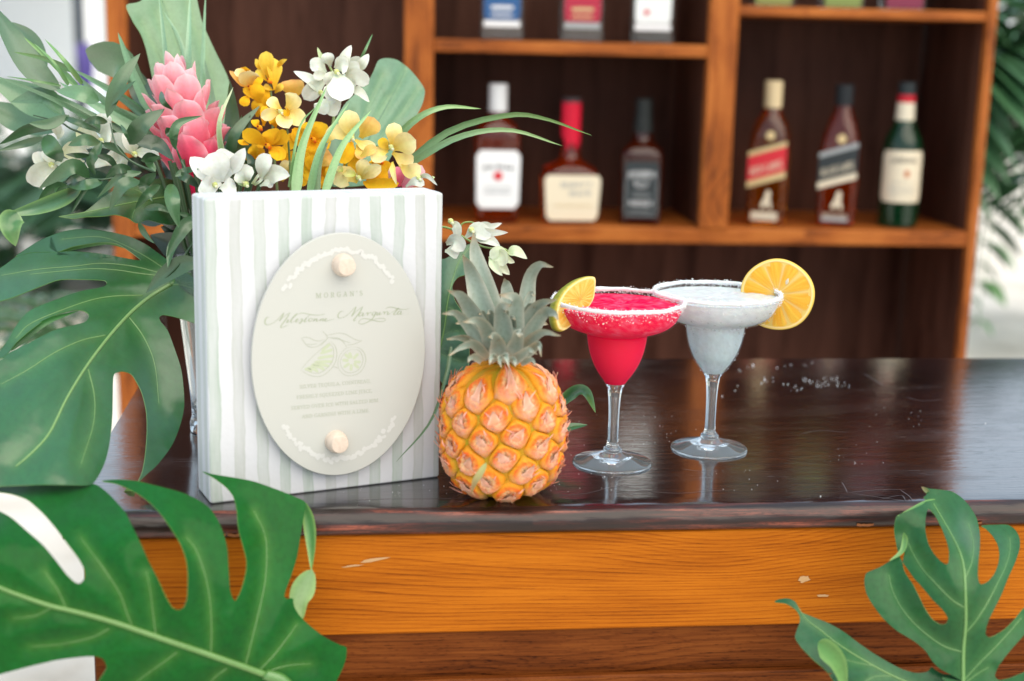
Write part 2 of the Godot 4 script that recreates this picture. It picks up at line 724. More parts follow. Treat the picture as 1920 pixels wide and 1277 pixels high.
# ================================================================== the scene
func _ready() -> void:
	# camera
	var cam := Camera3D.new()
	cam.name = "camera"
	cam_at = Transform3D(Basis(Vector3.RIGHT, deg_to_rad(-12.0)) * Basis(Vector3.BACK, 0.024), Vector3(0, 1.413, 0))
	cam.transform = cam_at
	cam.fov = rad_to_deg(2.0 * atan(638.5 / F))
	cam.near = 0.05
	cam.far = 3000.0
	var lens := CameraAttributesPhysical.new()
	lens.frustum_focal_length = 50.0
	lens.frustum_focus_distance = 1.235
	lens.exposure_aperture = 3.8
	cam.attributes = lens
	add_child(cam)
	cam.current = true
	# sky and light
	var env := Environment.new()
	env.background_mode = Environment.BG_SKY
	var sm := ProceduralSkyMaterial.new()
	sm.sky_top_color = Color(0.685, 0.77, 0.855)
	sm.sky_horizon_color = Color(0.955, 0.96, 0.96)
	sm.sky_curve = 0.14
	sm.sky_energy_multiplier = 1.12
	sm.ground_bottom_color = Color(0.75, 0.72, 0.68)
	sm.ground_horizon_color = Color(0.9, 0.93, 0.95)
	sm.sun_angle_max = 40.0
	sm.sun_curve = 0.2
	var sky := Sky.new()
	sky.sky_material = sm
	env.sky = sky
	env.tonemap_mode = Environment.TONE_MAPPER_LINEAR
	env.tonemap_exposure = 1.28
	env.sdfgi_enabled = true
	env.ssao_enabled = true
	env.ssil_enabled = true
	var we := WorldEnvironment.new()
	we.name = "world_environment"
	we.environment = env
	add_child(we)
	var sun := DirectionalLight3D.new()
	sun.name = "sun"
	sun.light_color = Color(1.0, 0.93, 0.82)
	sun.light_energy = 1.0
	sun.light_angular_distance = 80.0
	sun.sky_mode = DirectionalLight3D.SKY_MODE_LIGHT_ONLY
	sun.shadow_enabled = true
	add_child(sun)
	sun.look_at_from_position(Vector3(1.3, 4.0, 0.5), Vector3(0.0, 0.9, -1.2))

	rng.seed = 71
	nz.seed = 5
	nz.noise_type = FastNoiseLite.TYPE_SIMPLEX_SMOOTH
	nz.frequency = 0.01
	nz.fractal_octaves = 3
	materials()
	shore()
	back_bar()
	counter()
	sign_board()
	pineapple()
	cocktails()
	vase()
	monsteras()
	greenery()
	flowers()
	bottles()
	backdrop_plants()
	little_things()

func materials() -> void:
	tinted("leaf", 0.32, 0.68, Color(0.1, 0.22, 0.04))
	tinted("glossy_leaf", 0.30, 0.66, Color(0.06, 0.16, 0.03))
	tinted("facing_leaf", 0.3, 0.26, Color(0.08, 0.2, 0.03))
	tinted("side_leaf", 0.34, 0.38, Color(0.07, 0.18, 0.03))
	tinted("dull_leaf", 0.42, 0.6, Color(0.1, 0.2, 0.06))
	tinted("petal", 0.65, 0.14, Color(0.16, 0.15, 0.13))
	tinted("fruit", 0.42, 0.3)
	tinted("plain", 0.55, 0.4)
	tinted("rough", 0.85, 0.25)
	var lb := noise_tex(0.02, 3, 3, null, 512, 3.0)
	for k in ["leaf", "glossy_leaf", "facing_leaf", "side_leaf", "dull_leaf"]:
		var m: StandardMaterial3D = M[k]
		m.normal_enabled = true
		m.normal_texture = lb
		m.normal_scale = 0.1
		m.uv1_triplanar = true
	for k in [["fruit", 38.0, 0.62, 0.035], ["petal", 20.0, 0.86, 0.02], ["leaf", 22.0, 0.72, 0.03], ["glossy_leaf", 14.0, 0.74, 0.03], ["facing_leaf", 12.0, 0.70, 0.03], ["side_leaf", 13.0, 0.70, 0.03], ["dull_leaf", 16.0, 0.74, 0.03]]:
		var m: StandardMaterial3D = M[k[0]]
		m.albedo_texture = noise_tex(k[3], 5, 100 + int(k[1]), ramp([[0.0, Color(k[2], k[2], k[2] * 0.9)], [0.45, Color(0.93, 0.93, 0.92)], [1.0, Color(1, 1, 1)]]), 512)
		m.uv1_triplanar = true
		m.uv1_scale = Vector3(k[1], k[1], k[1])
	var fr: StandardMaterial3D = M["fruit"]
	var pm: StandardMaterial3D = M["petal"]
	pm.subsurf_scatter_enabled = true
	pm.subsurf_scatter_strength = 0.15
	fr.normal_enabled = true
	fr.normal_texture = noise_tex(0.05, 4, 63, null, 512, 5.0)
	fr.normal_scale = 0.4
	fr.subsurf_scatter_enabled = true
	fr.subsurf_scatter_strength = 0.12
	var dark := [[0.0, Color(0.003, 0.0016, 0.002)], [0.45, Color(0.009, 0.0042, 0.005)], [0.8, Color(0.022, 0.008, 0.008)], [1.0, Color(0.06, 0.018, 0.014)]]
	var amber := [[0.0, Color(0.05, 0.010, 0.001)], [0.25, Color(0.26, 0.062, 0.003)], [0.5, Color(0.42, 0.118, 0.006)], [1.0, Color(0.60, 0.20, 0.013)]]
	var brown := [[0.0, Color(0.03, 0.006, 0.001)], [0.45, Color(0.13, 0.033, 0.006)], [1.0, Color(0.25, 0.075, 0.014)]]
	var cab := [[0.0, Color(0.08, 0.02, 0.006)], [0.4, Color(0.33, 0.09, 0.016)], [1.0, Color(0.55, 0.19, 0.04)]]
	var t_dark := timber(1024, 512, 26.0, dark, [], 11, 0.0)
	var t_amber := timber(1400, 280, 24.0, amber, [Vector4(0.372, 1.0, 0.34, 0.24), Vector4(0.45, 0.9, 0.5, -0.05), Vector4(0.1, 0.9, 0.9, -0.1), Vector4(0.24, 0.3, 0.8, 0.06)], 23, 0.0, 0.13)
	var t_brown := timber(900, 200, 26.0, brown, [], 37)
	var t_cab := timber(700, 200, 9.0, cab, [Vector4(0.3, 0.5, 0.2, 0.2)], 51)
	wood_mat("counter_top", t_dark, 0.2, 0.035, 0.0)
	var ct: StandardMaterial3D = M["counter_top"]
	ct.metallic_specular = 0.95
	ct.clearcoat_enabled = true
	ct.clearcoat = 1.0
	ct.clearcoat_roughness = 0.15
	var rg := wear_picture()
	ct.roughness = 1.0
	ct.roughness_texture = rg
	wood_mat("front_board", t_amber, 0.5, 0.03, 0.0)
	M["front_board"].metallic_specular = 0.2
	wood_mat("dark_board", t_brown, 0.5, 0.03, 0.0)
	M["dark_board"].metallic_specular = 0.2
	wood_mat("shelf_wood", t_cab, 0.45, 0.02, 0.0)
	M["shelf_wood"].metallic_specular = 0.3
	var edge_t := timber(1024, 96, 3.0, [[0.0, Color(0.008, 0.004, 0.004)], [0.45, Color(0.022, 0.008, 0.007)], [0.7, Color(0.07, 0.016, 0.012)], [1.0, Color(0.34, 0.09, 0.05)]], [], 91, 0.0, 0.5)
	wood_mat("worn_edge", edge_t, 0.3, 0.03, 0.0)
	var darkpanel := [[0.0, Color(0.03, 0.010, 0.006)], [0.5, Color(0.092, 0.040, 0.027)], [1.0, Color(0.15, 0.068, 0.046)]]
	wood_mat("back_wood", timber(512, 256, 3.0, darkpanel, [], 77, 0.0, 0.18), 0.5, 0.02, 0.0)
	M["back_wood"].metallic_specular = 0.22
	var chip := mat("chipped_edge", srgb(0.42, 0.22, 0.1), 0.8, 0.3)
	chip.albedo_color = srgb(0.3, 0.12, 0.05)
	# clear things
	var g := mat("glass", Color(0.93, 0.96, 0.97, 0.06), 0.0)
	g.refraction_enabled = true
	g.refraction_scale = 0.05
	g.transparency = BaseMaterial3D.TRANSPARENCY_ALPHA
	var pane := mat("glass_wall", Color(1, 1, 1, 0.02), 0.02, 0.09)
	pane.transparency = BaseMaterial3D.TRANSPARENCY_ALPHA
	for k in [["amber_glass", Color(0.92, 0.50, 0.10, 0.04)], ["whisky_glass", Color(0.82, 0.30, 0.05, 0.08)], ["green_glass", Color(0.08, 0.30, 0.18, 0.3)], ["clear_glass", Color(0.95, 0.98, 0.97, 0.02)], ["dark_glass", Color(0.35, 0.12, 0.05, 0.3)]]:
		var b := mat(k[0], k[1], 0.03)
		b.refraction_enabled = true
		b.refraction_scale = 0.05
		b.transparency = BaseMaterial3D.TRANSPARENCY_ALPHA

func wear_picture() -> ImageTexture:      # how dull the varnish is: rubbed along the grain, smeared here and there
	var f := FastNoiseLite.new()
	f.seed = 44
	f.frequency = 1.0
	f.fractal_octaves = 3
	var im := Image.create(640, 640, false, Image.FORMAT_L8)
	for y in 640:
		for x in 640:
			var u := x / 640.0
			var v := y / 640.0
			var streak := f.get_noise_2d(u * 6.0, v * 130.0)
			var fine := f.get_noise_2d(u * 22.0 + 50.0, v * 420.0)
			var smear := smoothstep(0.05, 0.5, f.get_noise_2d(u * 5.0 + 9.0 + v * 2.0, v * 7.0))
			var r := 0.11 + 0.07 * streak + 0.07 * fine + 0.10 * smear + 0.25 * maxf(0.0, fine - 0.42)
			im.set_pixel(x, y, Color(r, r, r))
	return ImageTexture.create_from_image(im)

# ------------------------------------------------------------------ sand, sea, far hut
func shore() -> void:
	var gm := mat("sand", srgb(0.81, 0.755, 0.685), 0.95, 0.2)
	gm.albedo_texture = noise_tex(0.01, 5, 4, ramp([[0.0, Color(0.62, 0.6, 0.57)], [0.4, Color(0.86, 0.85, 0.83)], [1.0, Color(1, 1, 1)]]))
	gm.uv1_triplanar = true
	gm.uv1_world_triplanar = true
	gm.uv1_scale = Vector3(0.35, 0.35, 0.35)
	gm.normal_enabled = true
	gm.normal_texture = noise_tex(0.02, 4, 9, null, 512, 5.0)
	var mb := MB.new()
	mb.flat_quad(Vector3(-900, 0, -900), Vector3(900, 0, -900), Vector3(900, 0, 900), Vector3(-900, 0, 900))
	structure("sand_ground", mb.mesh(), gm)
	var wm := mat("sea_water", srgb(0.16, 0.36, 0.42), 0.12, 0.5)
	wm.normal_enabled = true
	wm.normal_texture = noise_tex(0.02, 4, 19, null, 512, 6.0)
	wm.uv1_triplanar = true
	wm.uv1_world_triplanar = true
	wm.uv1_scale = Vector3(0.2, 0.2, 0.2)
	var sb := MB.new()
	sb.flat_quad(Vector3(-900, 0.012, -900), Vector3(900, 0.012, -900), Vector3(900, 0.012, -26), Vector3(-900, 0.012, -21))
	structure("sea", sb.mesh(), wm)

	# far left: pale beach pavilion with white awning, a dark post with a purple cloth, parked loungers
	var hut := thing("beach_pavilion", "pale grey beach pavilion blurred behind the bouquet, far left", "building", at(30, 120, 14.0) * Vector3(1, 0, 1), 0.12)
	var wall := mat("pale_wall", srgb(0.74, 0.80, 0.84), 0.8)
	var white := mat("white_paint", srgb(0.84, 0.85, 0.86), 0.6)
	var wood := mat("grey_wood", srgb(0.32, 0.24, 0.2), 0.8)
	var hb := MB.new()
	board(hb, Vector3(-3.2, 0, -2.0), Vector3(0.98, 2.6, -1.9), 0.01)
	part("back_wall", hb.mesh(), wall, hut)
	var rb := MB.new()
	board(rb, Vector3(-3.5, 2.6, -2.4), Vector3(1.3, 2.75, 1.2), 0.02)
	part("roof", rb.mesh(), white, hut)
	for x in [-3.0, 0.9]:
		var pb := MB.new()
		board(pb, Vector3(x - 0.06, 0, 0.9), Vector3(x + 0.06, 2.6, 1.02), 0.005)
		part("post", pb.mesh(), white, hut)
	var cb := MB.new()
	board(cb, Vector3(-2.6, 0, -1.2), Vector3(0.1, 0.78, -0.7), 0.02)
	part("bar_front", cb.mesh(), white, hut)
	var tb := MB.new()
	board(tb, Vector3(-2.7, 0.78, -1.25), Vector3(0.2, 0.83, -0.6), 0.01)
	part("bar_top", tb.mesh(), wood, hut)
	for k in [[28, 86, 13.0, 1.1], [74, 96, 12.4, 0.9]]:
		var lp := at(k[0], k[1] + 40, k[2]) * Vector3(1, 0, 1)
		var lg := thing("sun_lounger", "white sun lounger in the blur at the far left, %s" % ("left one" if k[0] < 50 else "right one beside the dark post"), "lounger", lp, 0.35, "loungers on the far sand")
		var sb2 := MB.new()
		board(sb2, Vector3(-0.8, 0.3, -0.3), Vector3(0.45, 0.38, 0.3), 0.02)
		part("seat", sb2.mesh(), white, lg)
		var bk := MB.new()
		board(bk, Vector3(0, 0, -0.3), Vector3(0.62, 0.06, 0.3), 0.02)
		var bo := part("backrest", bk.mesh(), mat("lounger_cloth", srgb(0.55, 0.68, 0.72), 0.8), lg, Vector3(0.43, 0.36, 0))
		bo.rotation.z = 0.8
		for sx in [-0.7, 0.35]:
			for sz in [-0.25, 0.25]:
				var lm := MB.new()
				board(lm, Vector3(sx - 0.03, 0, sz - 0.03), Vector3(sx + 0.03, 0.3, sz + 0.03), 0.004)
				part("leg", lm.mesh(), white, lg)
	var post := thing("flag_post", "dark post with a purple cloth tied on, blurred at far left", "post", at(147, 150, 9.0) * Vector3(1, 0, 1))
	var pm := MB.new()
	tube(pm, PackedVector3Array([Vector3(0, 0, 0), Vector3(0.01, 1.2, 0), Vector3(0, 2.4, 0)]), 0.035, 0.03, Color(0.03, 0.04, 0.06), 8)
	part("pole", pm.mesh(), M["plain"], post)
	var cl := MB.new()
	strip(cl, PackedVector3Array([Vector3(0.05, 1.32, 0.05), Vector3(0.07, 1.2, 0.06), Vector3(0.05, 1.02, 0.05)]), 0.1, "even", Vector3(0, 0, 1), 0, 0.3, Color(0.12, 0.09, 0.32), Color(0.09, 0.07, 0.28))
	part("cloth", cl.mesh(), M["plain"], post)

# ------------------------------------------------------------------ the shelving behind
func back_bar() -> void:
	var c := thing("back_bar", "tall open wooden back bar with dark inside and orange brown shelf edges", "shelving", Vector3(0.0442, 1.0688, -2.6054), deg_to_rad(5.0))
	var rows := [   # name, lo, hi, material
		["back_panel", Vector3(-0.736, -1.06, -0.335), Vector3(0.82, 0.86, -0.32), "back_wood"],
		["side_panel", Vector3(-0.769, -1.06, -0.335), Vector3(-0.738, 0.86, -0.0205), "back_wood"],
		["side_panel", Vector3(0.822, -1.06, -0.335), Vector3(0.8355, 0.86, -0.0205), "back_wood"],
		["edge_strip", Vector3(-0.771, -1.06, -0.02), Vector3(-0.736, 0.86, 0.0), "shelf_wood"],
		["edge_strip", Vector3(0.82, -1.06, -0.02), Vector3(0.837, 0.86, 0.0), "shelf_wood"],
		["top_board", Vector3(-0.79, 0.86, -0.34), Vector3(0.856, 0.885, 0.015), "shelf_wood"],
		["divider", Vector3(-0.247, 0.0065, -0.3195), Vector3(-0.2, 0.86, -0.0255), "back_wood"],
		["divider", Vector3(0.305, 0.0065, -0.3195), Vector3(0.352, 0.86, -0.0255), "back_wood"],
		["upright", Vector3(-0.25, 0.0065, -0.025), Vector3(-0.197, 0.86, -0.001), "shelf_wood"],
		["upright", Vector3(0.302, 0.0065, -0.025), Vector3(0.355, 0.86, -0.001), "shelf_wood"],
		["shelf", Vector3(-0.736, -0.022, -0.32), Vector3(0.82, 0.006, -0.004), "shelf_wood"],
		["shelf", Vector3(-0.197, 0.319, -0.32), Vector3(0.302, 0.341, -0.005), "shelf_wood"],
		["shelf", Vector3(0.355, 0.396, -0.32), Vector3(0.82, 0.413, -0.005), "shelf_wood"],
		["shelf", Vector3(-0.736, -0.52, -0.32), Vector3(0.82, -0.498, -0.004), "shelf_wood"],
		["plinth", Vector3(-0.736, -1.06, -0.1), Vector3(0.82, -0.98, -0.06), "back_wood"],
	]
	var k := 0
	for r in rows:
		var mb := MB.new()
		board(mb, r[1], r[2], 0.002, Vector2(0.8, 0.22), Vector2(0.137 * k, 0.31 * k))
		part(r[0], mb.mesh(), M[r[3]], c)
		k += 1

# ------------------------------------------------------------------ the bar counter
func counter() -> void:
	var c := thing("bar_counter", "wooden bar counter with dark varnished top and amber front board", "bar counter", Vector3(0.02, DECK, -1.067), deg_to_rad(6.7))
	# top slab with a softened, worn front edge
	var mb := MB.new()
	var x0 := -0.362
	var x1 := 1.05
	var nx := 180
	var sec := [[-0.537, -0.0205], [-0.537, -0.002], [-0.535, 0.0], [-0.4, 0.0], [-0.25, 0.0], [-0.1, 0.0], [-0.03, 0.0], [-0.016, -0.0002], [-0.0115, -0.0008], [-0.0075, -0.0019], [-0.0042, -0.0037], [-0.0018, -0.0062], [-0.0004, -0.0092], [0.0002, -0.0122], [-0.0008, -0.0155], [-0.0024, -0.0184], [-0.0045, -0.0201], [-0.006, -0.0205]]
	for r in nx + 1:
		var x := lerpf(x0, x1, float(r) / nx)
		var q := 0
		for s in sec:
			var chew := 0.0
			if q >= 8:
				chew = 0.0010 * nz.get_noise_2d(x * 900.0, q * 40.0) + 0.0007 * nz.get_noise_2d(x * 4200.0, q * 90.0)
				if q >= 12:
					chew += 0.0012 * minf(0.0, nz.get_noise_2d(x * 2600.0, 77.0))
			mb.add(Vector3(x, s[1] + chew * 0.6, s[0] + chew), Color.WHITE, Vector2(x / 1.1, s[0] / 0.55 - s[1] * 4.0))
			q += 1
	var cut := 8
	var ed := MB.new()
	for r in nx:
		for q in sec.size() - 1:
			var a := r * sec.size() + q
			if q < cut:
				mb.quad(a, a + 1, a + 1 + sec.size(), a + sec.size())
	for r in nx + 1:
		for q in range(cut, sec.size()):
			var p := mb.v[r * sec.size() + q]
			ed.add(p, Color.WHITE, Vector2(p.x / 1.7, (p.z * 0.5 - p.y) / 0.03))
	ed.weave(0, nx + 1, sec.size() - cut, false, false)
	part("worn_edge", ed.mesh(), M["worn_edge"], c)
	for e in [0, nx]:
		var k := mb.v.size()
		for q in sec.size():
			mb.add(mb.v[e * sec.size() + q], Color.WHITE, Vector2(sec[q][0], sec[q][1] * 5.0))
		for q in range(1, sec.size() - 1):
			if e == 0:
				mb.tri(k, k + q, k + q + 1)
			else:
				mb.tri(k, k + q + 1, k + q)
	var bot := mb.v.size()
	for p in [Vector3(x0, -0.0205, -0.537), Vector3(x1, -0.0205, -0.537), Vector3(x1, -0.0205, -0.006), Vector3(x0, -0.0205, -0.006)]:
		mb.add(p)
	mb.quad(bot, bot + 3, bot + 2, bot + 1)
	part("counter_top", mb.mesh(), M["counter_top"], c)
	# raw wood showing along the chipped lower edge
	for k in 26:
		var x := rng.randf_range(-0.3, 0.62)
		var w := rng.randf_range(0.006, 0.035)
		var chip := MB.new()
		var n := 9
		for q in n:
			var t := float(q) / (n - 1)
			var h := sin(PI * t) * rng.randf_range(0.0008, 0.0026)
			var zz := -0.0012 + 0.0011
			chip.add(Vector3(x + w * t, -0.0158 - h * 0.3 + 0.0006 * rng.randf(), zz))
			chip.add(Vector3(x + w * t, -0.0180 - h * 0.6, -0.0018))
		for q in n - 1:
			chip.quad(q * 2, q * 2 + 2, q * 2 + 3, q * 2 + 1)
		if k % 3 == 0:
			part("bare_chip", chip.mesh(), M["chipped_edge"], c)
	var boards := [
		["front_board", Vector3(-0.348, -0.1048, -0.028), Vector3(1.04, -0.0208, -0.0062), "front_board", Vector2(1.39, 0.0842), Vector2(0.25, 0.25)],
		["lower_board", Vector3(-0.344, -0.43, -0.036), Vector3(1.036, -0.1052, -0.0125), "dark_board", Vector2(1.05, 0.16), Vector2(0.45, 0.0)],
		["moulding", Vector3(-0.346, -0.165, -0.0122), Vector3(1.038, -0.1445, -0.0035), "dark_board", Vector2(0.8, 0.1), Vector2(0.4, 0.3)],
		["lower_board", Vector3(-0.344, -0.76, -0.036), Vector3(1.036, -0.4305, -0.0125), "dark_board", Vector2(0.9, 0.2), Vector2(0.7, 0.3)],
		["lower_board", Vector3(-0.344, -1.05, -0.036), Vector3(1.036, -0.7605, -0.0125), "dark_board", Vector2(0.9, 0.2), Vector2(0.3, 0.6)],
		["end_panel", Vector3(-0.346, -1.05, -0.53), Vector3(-0.326, -0.0208, -0.0365), "shelf_wood", Vector2(0.8, 0.3), Vector2(0.2, 0.2)],
		["end_panel", Vector3(1.018, -1.05, -0.53), Vector3(1.038, -0.0208, -0.0365), "shelf_wood", Vector2(0.8, 0.3), Vector2(0.6, 0.2)],
	]
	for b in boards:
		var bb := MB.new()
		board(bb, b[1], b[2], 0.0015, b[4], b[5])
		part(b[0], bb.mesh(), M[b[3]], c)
	# small flakes off the front board
	for f in [[700, 1051, 62, 7, 0.16], [1510, 1087, 26, 16, 0.2], [1545, 1118, 28, 6, 0.0], [660, 1062, 40, 4, 0.1]]:
		var o := c.to_global(Vector3(0, 0, -0.0058))
		var nrm := c.global_basis.z
		var fb := MB.new()
		var q0 := c.to_local(on_plane(f[0], f[1], o, nrm))
		var wx: float = f[2] / 2667.0 * 1.14
		var hy: float = f[3] / 2667.0 * 1.2
		var k0 := fb.add(q0 + Vector3(0, 0, 0.0004))
		var nn := 14
		for q in nn:
			var a := -TAU * q / nn
			var rr := rng.randf_range(0.6, 1.1)
			var sk := cos(a) * wx * 0.5 * rr
			fb.add(q0 + Vector3(sk, sin(a) * hy * 0.5 * rr + sk * f[4], 0.0002))
		for q in nn:
			fb.tri(k0, k0 + 1 + q, k0 + 1 + (q + 1) % nn)
		part("flake_mark", fb.mesh(), mat("bare_wood", srgb(0.5, 0.30, 0.14), 0.8), c)

# ------------------------------------------------------------------ striped sign
var sign_node: Node3D
var plaque_z := 0.0

func stripe_picture() -> ImageTexture:
	var w := 620
	var h := 640
	var im := Image.create(w, h, false, Image.FORMAT_RGB8)
	var f := FastNoiseLite.new()
	f.seed = 12
	f.frequency = 1.0
	f.fractal_octaves = 3
	var paper := Color(0.63, 0.645, 0.69)
	var tones := [Color(0.36, 0.45, 0.385), Color(0.42, 0.48, 0.435), Color(0.43, 0.465, 0.435), Color(0.345, 0.44, 0.37)]
	for y in h:
		var vy := float(y) / h
		for x in w:
			var ux := float(x) / w * 13.0      # thirteen stripes, two and a bit on the side
			var id := int(floor(ux))
			var fx := ux - id
			var wob := 0.10 * f.get_noise_2d(vy * 2.2, id * 7.1) + 0.03 * f.get_noise_2d(vy * 11.0, id * 3.0)
			var l := 0.24 + wob + 0.05 * f.get_noise_2d(id * 5.0, 1.0)
			var r := 0.72 + wob + 0.06 * f.get_noise_2d(id * 9.0, 4.0) + 0.02 * f.get_noise_2d(vy * 14.0, id * 13.0)
			var inside := smoothstep(l - 0.03, l + 0.03, fx) * (1.0 - smoothstep(r - 0.025, r + 0.025, fx))
			var rimmed := exp(-pow((fx - r + 0.04) / 0.035, 2.0)) + 0.6 * exp(-pow((fx - l - 0.04) / 0.035, 2.0))
			var wash := 0.62 + 0.35 * f.get_noise_2d(ux * 1.7, vy * 3.0 + id * 17.0) + 0.14 * f.get_noise_2d(ux * 22.0, vy * 5.0) + 0.25 * rimmed
			var col := paper.lerp(tones[(id * 3 + 1) % 4], clampf(inside * wash * 0.8, 0.0, 1.0))
			im.set_pixel(x, y, col.linear_to_srgb())
	return ImageTexture.create_from_image(im)

func sign_board() -> void:
	var bl := on_level(393, 947, DECK)
	var w := 0.1945
	var h := 0.2405
	var d := 0.041
	var s := thing("drinks_sign", "white canvas block sign with pale green watercolour stripes and oval plaque", "sign", bl, deg_to_rad(25.7))
	sign_node = s
	var cm := mat("canvas", Color.WHITE, 0.8, 0.3)
	cm.albedo_texture = stripe_picture()
	cm.normal_enabled = true
	cm.normal_texture = noise_tex(0.16, 2, 6, null, 256, 2.0)
	cm.normal_scale = 0.08
	cm.uv1_scale = Vector3.ONE
	# rounded box: outline of the plan, swept up; u runs round the block
	var mb := MB.new()
	var plan := PackedVector2Array()
	var rad := 0.0022
	# counter-clockwise seen from above: front-left, front-right, back-right, back-left
	var corners := [[rad, -rad, 180.0, 90.0], [w - rad, -rad, 90.0, 0.0], [w - rad, -d + rad, 0.0, -90.0], [rad, -d + rad, -90.0, -180.0]]
	for k in corners:
		for q in 5:
			var a := deg_to_rad(lerpf(k[2], k[3], q / 4.0))
			plan.append(Vector2(k[0] + cos(a) * rad, k[1] + sin(a) * rad))
	var ups := [[0.0, rad], [0.0007, rad * 0.3], [rad, 0.0], [h * 0.35, 0.0], [h * 0.7, 0.0], [h - rad, 0.0], [h - rad * 0.5, 0.0003], [h - 0.0006, rad * 0.45], [h, rad]]
	var ctr := Vector2(w * 0.5, -d * 0.5)
	var run := PackedFloat32Array([0.0])
	for q in range(1, plan.size() + 1):
		run.append(run[q - 1] + plan[q - 1].distance_to(plan[q % plan.size()]))
	var around := run[plan.size()]
	for u in ups:
		for q in plan.size() + 1:
			var p := plan[q % plan.size()]
			var inw := (ctr - p)
			inw = Vector2(signf(inw.x) * u[1], signf(inw.y) * u[1])
			mb.add(Vector3(p.x + inw.x, u[0], p.y + inw.y), Color.WHITE, Vector2((run[q] + d) / (w + d + 0.01), 1.0 - u[0] / h))
	mb.weave(0, ups.size(), plan.size() + 1, false, true)
	var lid := mb.v.size()
	for q in plan.size() + 1:
		var p := mb.v[(ups.size() - 1) * (plan.size() + 1) + q]
		mb.add(p, Color.WHITE, Vector2((run[q] + d) / (w + d + 0.01), 0.012))
	var mid := mb.add(Vector3(ctr.x, h, ctr.y), Color.WHITE, Vector2(0.33, 0.02))
	for q in plan.size():
		mb.tri(mid, lid + q + 1, lid + q)
	part("canvas_block", mb.mesh(), cm, s)
	# oval plaque on two pegs
	var pz := 0.006
	plaque_z = pz + 0.0032
	var c0 := Vector2(0.1043, 0.1135)
	var rx := 0.0722
	var ry := 0.0985
	var pm := mat("plaque_card", srgb(0.515, 0.53, 0.505), 0.7, 0.3)
	var ov := MB.new()
	var n := 96
	var prof2 := [[0.0, pz, 1.0], [0.0, pz, 0.995], [0.0, pz + 0.0004, 1.0], [0.0, plaque_z - 0.0004, 1.0], [0.0, plaque_z, 0.995]]
	for r in range(1, prof2.size()):
		for q in n:
			var a := TAU * q / n
			ov.add(Vector3(c0.x + cos(a) * rx * prof2[r][2], c0.y + sin(a) * ry * prof2[r][2], prof2[r][1]))
	ov.weave(0, 4, n, true, true)
	for face in [0, 1]:
		var k := ov.v.size()
		var zz := plaque_z if face else pz
		for q in n:
			var a := TAU * q / n
			ov.add(Vector3(c0.x + cos(a) * rx * 0.995, c0.y + sin(a) * ry * 0.995, zz))
		var m := ov.add(Vector3(c0.x, c0.y, zz))
		for q in n:
			if face:
				ov.tri(m, k + (q + 1) % n, k + q)
			else:
				ov.tri(m, k + q, k + (q + 1) % n)
	var pl := part("oval_plaque", ov.mesh(), pm, s)
	# pegs
	var peg := mat("pale_beech", srgb(0.70, 0.60, 0.51), 0.6)
	peg.albedo_texture = noise_tex(0.03, 3, 66, ramp([[0.0, Color(0.85, 0.82, 0.8)], [1.0, Color(1, 1, 1)]]), 256)
	for p in [[641, 496], [628, 827]]:
		var o := s.to_local(on_plane(p[0], p[1], s.to_global(Vector3(0, 0, plaque_z)), s.global_basis.z))
		var pg := lathe(prof("0,-0.009 0.0085,-0.009 0.0089,0 0.0089,0.0025 0.0083,0.0036 0.0089,0.0046 0.0084,0.007 0.0074,0.0105 0.0071,0.0118 0.0066,0.0122 0,0.0122"), 28, 1)
		var po := part("wooden_peg", pg.mesh(), peg, s, Vector3(o.x, o.y, plaque_z))
		po.rotation.x = PI / 2
		po.set_meta("label", "upper wooden peg" if p[1] < 600 else "lower wooden peg")
	print_on_plaque(s, pl)

func on_sign(p: PackedVector2Array) -> PackedVector2Array:
	var o := sign_node.to_global(Vector3(0, 0, plaque_z))
	var nrm := sign_node.global_basis.z
	var out := PackedVector2Array()
	for q in p:
		var l := sign_node.to_local(on_plane(q.x, q.y, o, nrm))
		out.append(Vector2(l.x, l.y))
	return out

